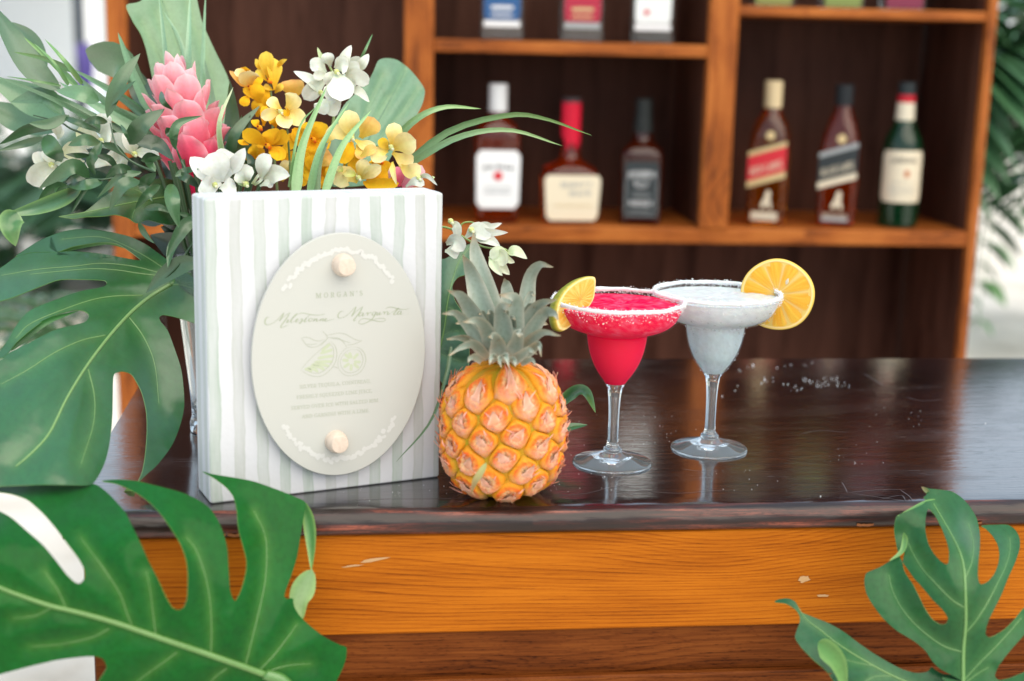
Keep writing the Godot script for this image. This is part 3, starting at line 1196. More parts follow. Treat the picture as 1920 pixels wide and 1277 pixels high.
func print_on_plaque(s: Node3D, pl: Node3D) -> void:
	var ink := mat("sage_ink", srgb(0.36, 0.41, 0.30), 0.7)
	var pale := mat("pale_ink", srgb(0.40, 0.435, 0.35), 0.7)
	var wash := mat("green_wash", srgb(0.46, 0.515, 0.38), 0.7)
	var white := mat("white_paint_print", srgb(0.60, 0.612, 0.60), 0.7)
	var z := plaque_z + 0.00015
	# words set in capitals
	for t in [["MORGAN'S", 0.0043, 635, 552, 0.42, 679, 548, 591, "pale"], ["SILVER TEQUILA, COINTREAU,", 0.0029, 628, 720, 0.02, 694, 714, 561, "pale2"], ["FRESHLY SQUEEZED LIME JUICE,", 0.0029, 627, 739, 0.02, 697, 733, 555, "pale2"], ["SERVED OVER ICE WITH SALTED RIM", 0.0029, 628, 758, 0.02, 708, 751, 545, "pale2"], ["AND GARNISH WITH A LIME", 0.0029, 627, 776, 0.02, 690, 770, 565, "pale2"]]:
		var c := on_sign(PackedVector2Array([Vector2(t[2], t[3]), Vector2(t[7], t[3]), Vector2(t[5], t[3])]))
		var m := letters(t[0], t[1], "Droid Serif", 400, t[4])
		var bb := m.get_aabb()
		var o := part("lettering", m, ink if t[8] == "pale" else pale, pl, Vector3(c[0].x, c[0].y - t[1] * 0.0, z))
		var k := (c[2].x - c[1].x) / bb.size.x
		o.scale = Vector3(k, clampf(k, 0.9, 1.25), 1)
		o.position.x = (c[1].x + c[2].x) * 0.5 - (bb.position.x + bb.size.x * 0.5) * k
	# handwriting, traced stroke by stroke
	var org := Vector2(490, 530)
	var k := 6.62
	var script := MB.new()
	var strokes := [
		"95,430 60,432 38,470 40,510 70,522 130,505 190,460 240,405 272,370",
		"272,370 255,410 228,455 215,478", "215,478 250,440 300,400 352,368", "352,368 320,420 270,490 240,530 236,555 255,556 290,540 330,520",
		"300,490 330,455 312,485 318,494 345,470", "345,470 400,425 440,388 420,395 380,440 358,480 365,492 400,480",
		"400,480 430,470 450,452 436,452 418,474 428,488 465,470", "465,470 490,448 500,455 488,485 470,506 462,498 490,480",
		"490,480 520,470 560,430 600,396", "560,430 530,470 534,488 565,470", "440,392 500,376 590,392 680,402 740,398 790,382",
		"600,440 580,462 588,480 612,472 626,450 612,440 600,446", "626,452 655,450 640,478 665,452 684,448 676,474 688,478 715,458",
		"715,458 735,452 720,476 745,450 764,450 754,472 770,476", "770,470 800,456 806,446 792,448 780,468 796,478 840,464 910,450",
		"1020,360 985,355 950,390 946,425 970,440 1030,422 1090,375 1140,325 1172,292",
		"1172,292 1155,340 1128,392 1115,420", "1115,420 1160,368 1210,325 1256,296", "1256,296 1225,350 1175,420 1142,462 1150,474 1180,462",
		"1262,376 1232,372 1205,398 1212,415 1240,402 1262,376 1248,406 1262,410 1290,390", "1290,390 1306,372 1318,380 1310,410",
		"1318,384 1345,370 1362,374", "1420,362 1392,362 1370,390 1380,404 1404,392 1420,362 1400,405 1370,450 1310,490 1240,515 1206,500 1215,468 1260,445 1330,452 1410,472 1480,482 1530,470 1528,448 1480,440 1410,452 1350,480",
		"1420,396 1440,370 1428,398 1440,402 1468,366 1460,392 1472,398 1500,372", "1500,372 1515,360 1526,368 1518,396", "1526,372 1550,358 1566,362",
		"1575,362 1560,386 1568,396 1600,376", "1600,376 1660,340 1700,312 1670,350 1640,385 1650,398 1685,380", "1535,325 1580,302 1640,308 1700,326 1770,332 1835,318",
		"1735,352 1708,352 1685,378 1692,392 1716,380 1735,354 1722,384 1732,392 1765,378", "1812,388 1818,386"]
	for st in strokes:
		pen(script, on_sign(pts2(st, org, k)), 0.00036, 0.0, 0.8)
	part("handwriting", script.mesh(), ink, pl, Vector3(0, 0, z))
	# two limes and their leaves
	var d := MB.new()
	for st in ["755,600 775,625 800,650 812,690 770,740 720,790", "800,655 870,640 960,625 1040,640 1110,680 1180,712 1245,718", "1245,718 1190,745 1120,768 1055,775", "812,680 880,682 950,690 1000,725 1040,775", "860,690 950,700 1040,730 1100,745",
		"488,688 540,676 600,690 660,718 720,722 775,700", "488,688 520,730 560,780 620,802 690,790 750,745 790,705", "560,760 620,768 690,752",
		"860,728 910,790 930,870 915,980 850,1080 760,1150 660,1166 560,1135 482,1082", "482,1082 560,990 640,910 730,830 860,728", "840,745 890,830 880,960 820,1050 740,1110 650,1125 540,1085", "1040,775 1050,800", "880,1045 920,1050 945,1065",
		"1130,795 1210,812 1270,870 1292,950 1270,1040 1210,1120 1110,1155 1020,1140 960,1075 945,990 970,900 1040,820 1130,795",
		"1125,825 1200,840 1240,890 1256,960 1236,1030 1190,1090 1110,1120 1040,1105 990,1050 976,980 1000,910 1060,850 1125,825"]:
		pen(d, on_sign(pts2(st, org, k)), 0.0003, 0.0, 0.3)
	part("lime_drawing", d.mesh(), pale, pl, Vector3(0, 0, z))
	part("green_wash", remap_wash(org, k), wash, pl, Vector3(0, 0, z - 0.00007))
	# white garland brushed round the rim
	for side in [0, 1]:
		var wr := MB.new()
		for q in 9:
			var a := deg_to_rad((47.0 + q * 10.8) if side == 0 else (222.0 + q * 11.5))
			var c0 := Vector2(0.1043 + cos(a) * 0.0605, 0.1135 + sin(a) * 0.0845)
			var tan := Vector2(-sin(a) * 0.0585, cos(a) * 0.0835).normalized()
			var nrm := Vector2(tan.y, -tan.x)
			for b in 5:
				var s0 := c0 + tan * (b - 2.2) * 0.0027 + nrm * rng.randf_range(-0.0012, 0.0012)
				var e0 := s0 + tan * rng.randf_range(0.003, 0.005) + nrm * rng.randf_range(-0.0022, 0.0026)
				pen(wr, PackedVector2Array([s0, (s0 + e0) * 0.5 + nrm * rng.randf_range(-0.001, 0.001), e0]), rng.randf_range(0.0024, 0.0042), 0.00002 * b, 0.0)
		part("white_garland", wr.mesh(), white, pl, Vector3(0, 0, z))

func remap_wash(org: Vector2, k: float) -> ArrayMesh:
	var g := MB.new()
	for s in ["850,760 800,800 740,850", "880,830 820,850 720,880", "890,910 800,920 690,940", "880,980 790,980 650,985", "840,1040 760,1020 620,1010", "780,1085 720,1050 600,1030", "700,1110 650,1075 560,1055", "620,1110 590,1085 530,1070",
		"1116,940 1100,900 1085,865", "1135,950 1170,910 1200,880", "1145,980 1190,985 1230,985", "1140,1000 1180,1040 1205,1060", "1110,1010 1110,1060 1105,1095", "1090,1000 1050,1030 1015,1050", "1080,970 1040,965 1000,960", "1090,945 1060,910 1030,890"]:
		pen(g, on_sign(pts2(s, org, k)), 0.0024, 0.0, 0.0)
	return g.mesh()

# ------------------------------------------------------------------ pineapple
func pineapple() -> void:
	var c0 := at(943, 804, 1.149)
	var base := Vector3(c0.x, DECK, c0.z)
	var P := thing("pineapple", "small ripe orange pineapple with grey green crown standing beside the sign", "pineapple", base)
	var hh := c0.y - DECK + 0.0525
	var mid := c0.y - DECK
	var shape := func(t: float) -> float:      # radius at height t in 0..1
		var y := (t - 0.49) / 0.51
		return 0.0483 * pow(maxf(1.0 - pow(absf(y), 2.9), 0.0), 0.44)
	# the flesh between the eyes
	var mb := MB.new()
	var rows := 40
	for r in rows + 1:
		var t := float(r) / rows
		for q in 48:
			var a := TAU * q / 48
			mb.add(Vector3(cos(a) * (shape.call(t) - 0.0008), 0.001 + t * hh, sin(a) * (shape.call(t) - 0.0008)), Color(0.64, 0.26, 0.015).lerp(Color(0.40, 0.33, 0.02), clampf(nz.get_noise_2d(q * 30.0, r * 25.0) + 0.4, 0.0, 1.0)))
	mb.weave(0, rows + 1, 48, true)
	part("fruit_body", mb.mesh(), M["fruit"], P)
	# eyes: spiral positions, each eye's patch is what lies nearer to it than to its neighbours
	var N := 62
	var pos := []
	var total := 0.0
	var cum := PackedFloat32Array()
	for r in 201:
		var t := float(r) / 200
		total += shape.call(t) + 0.004
		cum.append(total)
	for k in N:
		var want := total * (k + 0.5) / N
		var r := 0
		while cum[r] < want:
			r += 1
		pos.append(Vector2(float(r) / 200 + rng.randf_range(-0.016, 0.016), fposmod(k * 2.39996 + 0.5 + rng.randf_range(-0.07, 0.07), TAU)))
	var point := func(t: float, a: float, lift: float) -> Vector3:
		var tt := clampf(t, 0.004, 0.996)
		var r: float = shape.call(tt)
		var dr: float = (shape.call(minf(tt + 0.01, 0.999)) - shape.call(maxf(tt - 0.01, 0.001))) / 0.02 / hh
		var nrm := Vector3(cos(a), -dr, sin(a)).normalized()
		return Vector3(cos(a) * r, 0.001 + tt * hh, sin(a) * r) + nrm * lift
	for k in N:
		var c: Vector2 = pos[k]
		if c.x < 0.015 or c.x > 0.985:
			continue
		var r0: float = maxf(shape.call(c.x), 0.012)
		var cell := PackedVector2Array([Vector2(-0.018, -0.018), Vector2(0.018, -0.018), Vector2(0.018, 0.018), Vector2(-0.018, 0.018)])
		var pc: Vector3 = point.call(c.x, c.y, 0.0)
		for j in N:
			if j == k:
				continue
			var d: Vector2 = pos[j] - c
			d.y = wrapf(d.y, -PI, PI)
			var pj: Vector3 = point.call(pos[j].x, pos[j].y, 0.0)
			if pj.distance_to(pc) > 0.04:
				continue
			var tang := Vector3(-sin(c.y), 0, cos(c.y))
			var upv := (point.call(c.x + 0.02, c.y, 0.0) - point.call(c.x - 0.02, c.y, 0.0)).normalized() as Vector3
			var q := Vector2((pj - pc).dot(tang), (pj - pc).dot(upv))
			var dist := q.length()
			if dist < 1e-4:
				continue
			var nn := q / dist
			var cut := PackedVector2Array()
			for e in cell.size():
				var a := cell[e]
				var b := cell[(e + 1) % cell.size()]
				var da := a.dot(nn) - dist * 0.5
				var db := b.dot(nn) - dist * 0.5
				if da <= 0.0:
					cut.append(a)
				if da * db < 0.0:
					cut.append(a.lerp(b, da / (da - db)))
			cell = cut
		if cell.size() < 3:
			continue
		var e := MB.new()
		var sides := 30
		var rings := [[1.0, -0.0014], [0.96, 0.0002], [0.89, 0.0016], [0.80, 0.0027], [0.68, 0.0035], [0.54, 0.0038], [0.4, 0.0034], [0.28, 0.0026], [0.16, 0.0020], [0.07, 0.0026], [0.0, 0.0029]]
		var red := rng.randf_range(0.25, 1.0)
		var green := clampf(rng.randf_range(-0.5, 0.5) + 0.5 * (0.45 - c.x), 0.0, 0.5)
		var fars := PackedFloat32Array()
		var mean := 0.0
		for q in sides:
			var a := TAU * q / sides
			var dir := Vector2(cos(a), sin(a))
			var far := 0.02
			for m in cell.size():
				var hit = Geometry2D.segment_intersects_segment(Vector2.ZERO, dir * 0.03, cell[m], cell[(m + 1) % cell.size()])
				if hit != null:
					far = minf(far, (hit as Vector2).length())
			fars.append(minf(far, 0.0172))
			mean += fars[q] / sides
		for g in rings:
			for q in sides:
				var a := TAU * q / sides
				var dir := Vector2(cos(a), sin(a))
				var soft := (fars[(q + sides - 2) % sides] + fars[(q + sides - 1) % sides] + fars[q] + fars[(q + 1) % sides] + fars[(q + 2) % sides]) * 0.2
				var far := lerpf(lerpf(soft, mean, clampf(1.1 - g[0], 0.0, 1.0) * 0.9), fars[q], smoothstep(0.9, 1.0, g[0]))
				var o: Vector2 = dir * far * g[0]
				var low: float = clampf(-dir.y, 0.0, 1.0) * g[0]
				var nse := nz.get_noise_3d(o.x * 90000.0 + k * 300.0, o.y * 90000.0, k * 31.0)
				var nse2 := nz.get_noise_3d(o.x * 30000.0 + k * 170.0, o.y * 30000.0 + 50.0, k * 11.0)
				var col: Color
				var gr := pow(g[0], 1.0)
				if gr > 0.93:
					col = Color(0.70, 0.28, 0.014).lerp(Color(0.44, 0.34, 0.02), clampf(green * 1.3 + nse2 * 0.4, 0.0, 0.8))
				elif gr > 0.75:
					col = Color(0.82, 0.31, 0.02).lerp(Color(0.66, 0.36, 0.02), clampf(green + nse2 * 0.5, 0.0, 1.0))
				elif gr > 0.6:
					col = Color(0.84, 0.22, 0.02).lerp(Color(0.82, 0.10, 0.025), clampf(red * 0.5 + nse2 * 1.2, 0.0, 1.0))
				elif gr > 0.45:
					col = Color(0.82, 0.19, 0.035).lerp(Color(0.82, 0.36, 0.08), clampf(0.5 - 0.4 * red + nse2 * 1.3, 0.0, 1.0))
				elif gr > 0.22:
					col = Color(0.84, 0.52, 0.26).lerp(Color(0.80, 0.16, 0.05), clampf(red * 0.35 + nse2 * 1.4, 0.0, 0.9))
				else:
					col = Color(0.74, 0.5, 0.30).lerp(Color(0.2, 0.10, 0.07), clampf(0.35 + nse * 1.6, 0.0, 0.9))
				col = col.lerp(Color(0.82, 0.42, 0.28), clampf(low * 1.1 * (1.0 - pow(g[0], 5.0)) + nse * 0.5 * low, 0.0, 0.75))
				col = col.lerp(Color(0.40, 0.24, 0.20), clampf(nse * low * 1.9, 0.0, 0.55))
				var vv := 1.0 + 0.22 * nse
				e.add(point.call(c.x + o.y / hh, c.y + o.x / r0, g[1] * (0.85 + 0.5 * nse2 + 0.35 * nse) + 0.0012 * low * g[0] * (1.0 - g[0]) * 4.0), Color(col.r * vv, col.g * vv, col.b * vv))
		e.weave(0, rings.size(), sides, true, true)
		var eye := part("eye", e.mesh(), M["fruit"], P)
		# the dry bract of each eye: a leathery pinkish flap over its lower half that ends in a point
		var out: Vector3 = (point.call(c.x, c.y, 0.01) - pc).normalized()
		var lean := rng.randf_range(-0.12, 0.12)
		var far_out := 0.004 if c.x > 0.72 else 0.0
		var bp := PackedVector3Array([point.call(c.x - 0.062, c.y, 0.0010), point.call(c.x - 0.025, c.y + lean * 0.2, 0.0038), point.call(c.x + 0.012, c.y + lean * 0.5, 0.0046), point.call(c.x + 0.05 + rng.randf_range(-0.01, 0.03), c.y + lean, rng.randf_range(0.004, 0.008) + far_out)])
		var br := MB.new()
		strip(br, bp, rng.randf_range(0.0115, 0.016), "spike", out, rng.randf_range(-12, 12), -0.12, Color(0.80, 0.34, 0.16).lerp(Color(0.78, 0.46, 0.36), rng.randf()), Color(0.62, 0.30, 0.20), {"rows": 10, "cols": 5, "body": 0.0004, "ruffle": 0.03, "edge": Color(0.82, 0.50, 0.36)})
		for q in br.v.size():
			var t := br.u[q].y
			br.c[q] = br.c[q].lerp(Color(0.30, 0.17, 0.12), smoothstep(0.72, 1.0, t) * 0.8)
			var sp := nz.get_noise_3d(br.v[q].x * 60000.0, br.v[q].y * 60000.0, br.v[q].z * 60000.0)
			br.c[q] = br.c[q].lerp(Color(0.36, 0.20, 0.16), clampf(sp * 1.5 - 0.2, 0.0, 0.6))
		part("bract", br.mesh(), M["rough"], eye)
		for q in 3:                        # curling fibres at the eye's corners
			var sa := c.y + rng.randf_range(-0.16, 0.16)
			var st := c.x + rng.randf_range(-0.05, 0.03)
			var fb := MB.new()
			strip(fb, PackedVector3Array([point.call(st, sa, 0.0012), point.call(st + 0.03, sa + rng.randf_range(-0.05, 0.05), 0.0045), point.call(st + 0.065, sa + rng.randf_range(-0.14, 0.14), rng.randf_range(0.004, 0.0085))]), rng.randf_range(0.0018, 0.0036), "spike", out, rng.randf_range(-30, 30), 0.3, Color(0.84, 0.30, 0.16), Color(0.80, 0.44, 0.36), {"rows": 6, "cols": 3, "body": 0.0003})
			part("fibre", fb.mesh(), M["rough"], eye)
	# crown
	var ca := Color(0.21, 0.29, 0.24)
	var cb := Color(0.36, 0.43, 0.37)
	var tip := Color(0.50, 0.40, 0.27)
	var leaves := [
		["938,668,1.140 915,560,1.150 893,480,1.155 887,437,1.150", 52, 0, 0.25], ["975,660,1.140 984,580,1.150 992,520,1.145 1012,495,1.13 1036,501,1.115", 40, 14, 0.35],
		["934,668,1.135 905,575,1.140 884,510,1.140 868,478,1.120", 54, -8, 0.3], ["950,668,1.15 955,600,1.165 950,540,1.17 946,522,1.165", 44, 0, 0.2],
		["924,665,1.125 890,592,1.120 865,555,1.105 840,545,1.085", 44, -14, 0.35], ["915,662,1.115 880,610,1.11 855,586,1.095 830,589,1.08", 30, -20, 0.4],
		["966,665,1.125 990,600,1.12 1010,570,1.11 1044,562,1.09", 40, 14, 0.35], ["972,666,1.12 1000,610,1.11 1022,584,1.10 1040,587,1.085 1046,600,1.075", 34, 16, 0.4],
		["968,664,1.118 990,640,1.105 1018,622,1.09 1050,630,1.07", 30, 16, 0.35], ["958,664,1.115 965,600,1.110 967,560,1.10 935,552,1.075", 44, 0, 0.3],
		["946,668,1.112 944,610,1.105 940,578,1.092 958,572,1.07", 44, -6, 0.35], ["930,668,1.110 915,620,1.095 895,600,1.075 868,604,1.058", 36, -16, 0.4],
		["958,670,1.10 968,640,1.09 972,622,1.075 975,632,1.065", 34, 8, 0.35], ["936,672,1.10 934,645,1.09 926,630,1.075 916,632,1.062", 36, -8, 0.35],
		["915,672,1.11 890,645,1.095 865,650,1.08 842,667,1.07", 24, -20, 0.3], ["912,664,1.12 880,636,1.115 858,632,1.10 838,637,1.09", 22, -24, 0.4],
		["975,672,1.105 1000,650,1.095 1012,646,1.08 1014,668,1.075", 24, 20, 0.4], ["962,676,1.092 980,662,1.08 992,655,1.072 1006,664,1.066", 22, 14, 0.4],
		["946,678,1.09 948,668,1.078 950,672,1.07 955,690,1.067", 18, 0, 0.4], ["930,678,1.09 925,668,1.08 920,672,1.07 918,684,1.066", 16, -8, 0.4],
		["905,676,1.10 890,668,1.09 880,672,1.08 878,680,1.078", 18, -20, 0.4], ["940,680,1.09 938,672,1.08 937,676,1.075 940,690,1.07", 14, 0, 0.4], ["958,680,1.088 962,674,1.08 966,678,1.072 966,688,1.07", 15, 0, 0.4],
		["975,680,1.095 990,674,1.085 1000,676,1.08 1004,686,1.078", 16, 14, 0.4], ["920,660,1.15 890,590,1.165 872,560,1.17 856,552,1.165", 34, -14, 0.3], ["975,660,1.16 1000,600,1.17 1010,580,1.17 1026,572,1.165", 30, 14, 0.3],
	]
	for q in 16:                          # the leaves behind and between
		var a := q * 2.39996
		var r := rng.randf_range(38.0, 92.0)
		var hgt := rng.randf_range(30.0, 150.0) * (1.0 if r < 70.0 else 0.6)
		var bx := 944.0 + cos(a) * 22.0
		var ex := 944.0 + cos(a) * r
		var z0 := 1.145 + sin(a) * 0.018
		leaves.append(["%f,%f,%f %f,%f,%f %f,%f,%f %f,%f,%f" % [bx, 670.0, z0, lerpf(bx, ex, 0.35), 670.0 - hgt * 0.55, z0 + sin(a) * 0.012, lerpf(bx, ex, 0.75), 670.0 - hgt * 0.95, z0 + sin(a) * 0.03, ex, 670.0 - hgt * 0.92, z0 + sin(a) * 0.045], rng.randf_range(20, 34), cos(a) * 14.0, 0.35])
	for l in leaves:
		var lm := MB.new()
		var v := rng.randf_range(-0.03, 0.05)
		place_strip(lm, l[0], l[1] * 1.15, "spike", l[2] * 1.6, l[3], Color(ca.r + v, ca.g + v, ca.b + v), Color(cb.r + v, cb.g + v, cb.b + v), {"rows": 16, "cols": 7, "edge": Color(0.50, 0.50, 0.42), "body": 0.0012, "ruffle": 0.022})
		var n := lm.v.size()
		for q in n:                       # dried brown ends
			var t := lm.u[q].y
			lm.c[q] = lm.c[q].lerp(tip, smoothstep(0.80, 0.97, t + 0.06 * nz.get_noise_2d(q * 40.0, v * 900.0)))
			if t < 0.16:
				lm.c[q] = lm.c[q].lerp(Color(0.48, 0.34, 0.26), (0.16 - t) * 3.0)
		part("crown_leaf", lm.mesh(), M["dull_leaf"], P, Vector3.ZERO).global_transform = Transform3D()
	# a dry blade caught on the skin and a crumb under it
	var dry := MB.new()
	place_strip(dry, "912,868,1.078 902,886,1.074 890,905,1.076 884,925,1.09", 13, "lance", 10, 0.4, Color(0.3, 0.34, 0.14), Color(0.4, 0.28, 0.14), {"body": 0.0008})
	part("dry_blade", dry.mesh(), M["rough"], P).global_transform = Transform3D()

# ------------------------------------------------------------------ the two cocktails
func cocktails() -> void:
	var outer := "0.0085,0.0705 0.0118,0.0742 0.0160,0.0800 0.0207,0.0885 0.0243,0.0985 0.0263,0.1085 0.0270,0.1140 0.0285,0.1160 0.0335,0.1176 0.0430,0.1212 0.0500,0.1265 0.0545,0.1345 0.0558,0.1400 0.0565,0.1455"
	var foot := "0,0.0006 0.018,0.0008 0.0335,0 0.0347,0.0008 0.0343,0.0020 0.031,0.0031 0.0225,0.0055 0.0125,0.0088 0.0092,0.0101 0.0080,0.0112 0.0083,0.0124 0.0079,0.0137 0.0064,0.0150 0.0052,0.0180 0.0048,0.0240 0.0047,0.0350 0.0049,0.0480 0.0056,0.0600 0.0068,0.0672 0.0086,0.0716 0.006,0.0728 0,0.0730"
	var red_mat := tinted("red_slush", 0.3, 0.05)
	red_mat.subsurf_scatter_enabled = true
	red_mat.subsurf_scatter_strength = 0.35
	var clear_mat := tinted("cloudy_lime", 0.25, 0.5)
	clear_mat.subsurf_scatter_enabled = true
	clear_mat.subsurf_scatter_strength = 0.3
	for dm: Array in [[red_mat, 0.8, 0.3], [clear_mat, 0.64, 0.36]]:      # slush lets some light through
		var sm: StandardMaterial3D = dm[0]
		sm.refraction_enabled = true
		sm.refraction_scale = 0.033
		sm.transparency = BaseMaterial3D.TRANSPARENCY_ALPHA
		sm.albedo_color = Color(1, 1, 1, dm[1])
		sm.roughness = dm[2]
	var frost := mat("frosted_wall", Color(0.9, 0.95, 0.97, 0.06), 0.1, 0.3)
	frost.transparency = BaseMaterial3D.TRANSPARENCY_ALPHA
	var salt := tinted("salt", 0.6, 0.5)
	salt.subsurf_scatter_enabled = true
	salt.subsurf_scatter_strength = 0.3
	for which in [0, 1]:
		var o := on_level(1148, 868, DECK) if which == 0 else on_level(1330, 842, DECK)
		var g := thing("margarita_glass", "margarita glass of red slush with salted rim, beside the pineapple" if which == 0 else "margarita glass of cloudy pale drink with salted rim, right of the red one", "cocktail glass", o, 0.0, "")
		part("stem_and_foot", lathe(prof(foot), 56, 3).mesh(), M["glass"], g)
		var bowl := lathe(prof(outer), 64, 3)
		part("bowl", bowl.mesh(), M["glass_wall"] if which == 0 else frost, g)
		# salted rim: an uneven crust with grains on it
		var sr := MB.new()
		var ns := 180
		var cs := 10
		for q in ns:
			var a := TAU * q / ns
			for e in cs:
				var b := TAU * e / cs
				var bump := 1.0 + 0.55 * nz.get_noise_3d(cos(a) * 260.0, sin(a) * 260.0, b * 40.0 + which * 500.0)
				var rr := 0.0011 * bump
				sr.add(Vector3(cos(a) * (0.0566 + cos(b) * rr), 0.1452 + sin(b) * rr * 1.6, sin(a) * (0.0566 + cos(b) * rr)), Color(0.84, 0.83, 0.84))
		for q in ns:
			var q2 := (q + 1) % ns
			for e in cs:
				var e2 := (e + 1) % cs
				sr.quad(q * cs + e, q2 * cs + e, q2 * cs + e2, q * cs + e2)
		for q in 1900:
			var a := rng.randf() * TAU
			var b := rng.randf() * TAU
			var rr := 0.0008 + rng.randf() * 0.0016
			var sz := rng.randf_range(0.00022, 0.0007)
			var fall := -pow(rng.randf(), 4.0) * 0.008 * (0.5 + absf(nz.get_noise_2d(cos(a) * 200.0, sin(a) * 200.0)) * 2.0)
			var pr := 0.0566 + cos(b) * rr + fall * 0.2
			cube(sr, Vector3(cos(a) * pr, 0.1452 + sin(b) * rr * 1.4 + fall, sin(a) * pr), sz, Color(0.86, 0.86, 0.87))
		part("salt_rim", sr.mesh(), salt, g).set_meta("kind", "stuff")
		# the drink inside: its own thing
		var dr := thing("drink", "bright red frozen slush filling the left cocktail glass" if which == 0 else "cloudy pale icy drink filling the right cocktail glass", "drink", o)
		var inner := PackedVector2Array()
		inner.append(Vector2(0, 0.0738))
		var level := 0.1415 if which == 0 else 0.1415
		var full := pts2(outer)
		for q in full:
			if q.y < level:
				inner.append(Vector2(maxf(q.x - 0.0009, 0.001), q.y + 0.0012))
		inner.append(Vector2(0.0546, level - 0.0006))
		inner.append(Vector2(0.0535, level))
		inner.append(Vector2(0.045, level + 0.0006))
		inner.append(Vector2(0.03, level + 0.0009))
		inner.append(Vector2(0.012, level + 0.0005))
		inner.append(Vector2(0.0, level + 0.0007))
		var paint := func(p: Vector3) -> Color:
			var n1 := nz.get_noise_3d(p.x * 9000.0, p.y * 9000.0, p.z * 9000.0)
			var n2 := nz.get_noise_3d(p.x * 26000.0, p.y * 26000.0, p.z * 26000.0)
			if which == 0:
				var ice := smoothstep(0.117, 0.128, p.y) * clampf(0.1 + n1 * 0.9 + n2 * 0.9, 0.0, 0.75)
				if p.y > level - 0.0012 and Vector2(p.x, p.z).length() < 0.052:
					ice = clampf(0.12 + n1 * 1.0 + n2 * 0.8, 0.0, 0.7)
				return Color(0.94, 0.002, 0.065).lerp(Color(0.9, 0.2, 0.34), ice * 0.75)
			var lo := Color(0.64, 0.77, 0.82)
			var hi := Color(0.80, 0.86, 0.89)
			var t := smoothstep(0.108, 0.120, p.y)
			var c := lo.lerp(hi, t)
			var vv := 1.0 + 0.16 * n1 + 0.14 * n2
			return Color(c.r * vv, c.g * vv, c.b * vv)
		var lq := lathe(inner, 96, 4, 1.0, 1.0, paint)
		for q in lq.v.size():
			var p := lq.v[q]
			var rr := Vector2(p.x, p.z).length()
			if p.y > level - 0.0016 and rr < 0.053:
				p.y += 0.0011 * nz.get_noise_3d(p.x * 8000.0, 3.0, p.z * 8000.0) + 0.0007 * nz.get_noise_3d(p.x * 22000.0, 9.0, p.z * 22000.0)
			lq.v[q] = p
		part("slush" if which == 0 else "icy_lime", lq.mesh(), red_mat if which == 0 else clear_mat, dr)
		if which == 1:      # beads of condensation
			var drop := mat("water_bead", Color(1, 1, 1, 0.0), 0.02)
			drop.refraction_enabled = true
			drop.refraction_scale = 0.033
			drop.transparency = BaseMaterial3D.TRANSPARENCY_ALPHA
			var bd := MB.new()
			for q in 130:
				var t := rng.randf_range(0.08, 0.97)
				var s3 := PackedVector3Array()
				for f in full:
					s3.append(Vector3(f.x, f.y, 0))
				var w := spline3(s3, t)
				if w.y > 0.142:
					continue
				var a := rng.randf_range(0.1, PI - 0.1)
				blob(bd, Vector3(cos(a) * w.x, w.y, sin(a) * w.x), rng.randf_range(0.0003, 0.0009))
			part("condensation", bd.mesh(), drop, g).set_meta("kind", "stuff")
	orange_slices()

func cube(mb: MB, p: Vector3, s: float, col: Color) -> void:
	var b := Basis.from_euler(Vector3(rng.randf() * 6, rng.randf() * 6, rng.randf() * 6)) * s
	var c := [p + b.x, p - b.x, p + b.y, p - b.y, p + b.z, p - b.z]
	for f in [[0, 2, 4], [4, 2, 1], [1, 2, 5], [5, 2, 0], [4, 3, 0], [1, 3, 4], [5, 3, 1], [0, 3, 5]]:
		var q: Vector3 = (c[f[2]] - c[f[0]]).cross(c[f[1]] - c[f[0]])
		if q.dot((c[f[0]] + c[f[1]] + c[f[2]]) / 3.0 - p) > 0.0:
			mb.flat_tri(c[f[0]], c[f[1]], c[f[2]], col)
		else:
			mb.flat_tri(c[f[0]], c[f[2]], c[f[1]], col)

func blob(mb: MB, p: Vector3, r: float, col := Color.WHITE, squash := 1.0) -> void:
	var k := mb.v.size()
	for i in 7:
		var th := PI * i / 6.0
		for j in 9:
			var a := TAU * j / 9.0
			mb.add(p + Vector3(sin(th) * cos(a), -cos(th) * squash, sin(th) * sin(a)) * r, col)
	mb.weave(k, 7, 9, true)

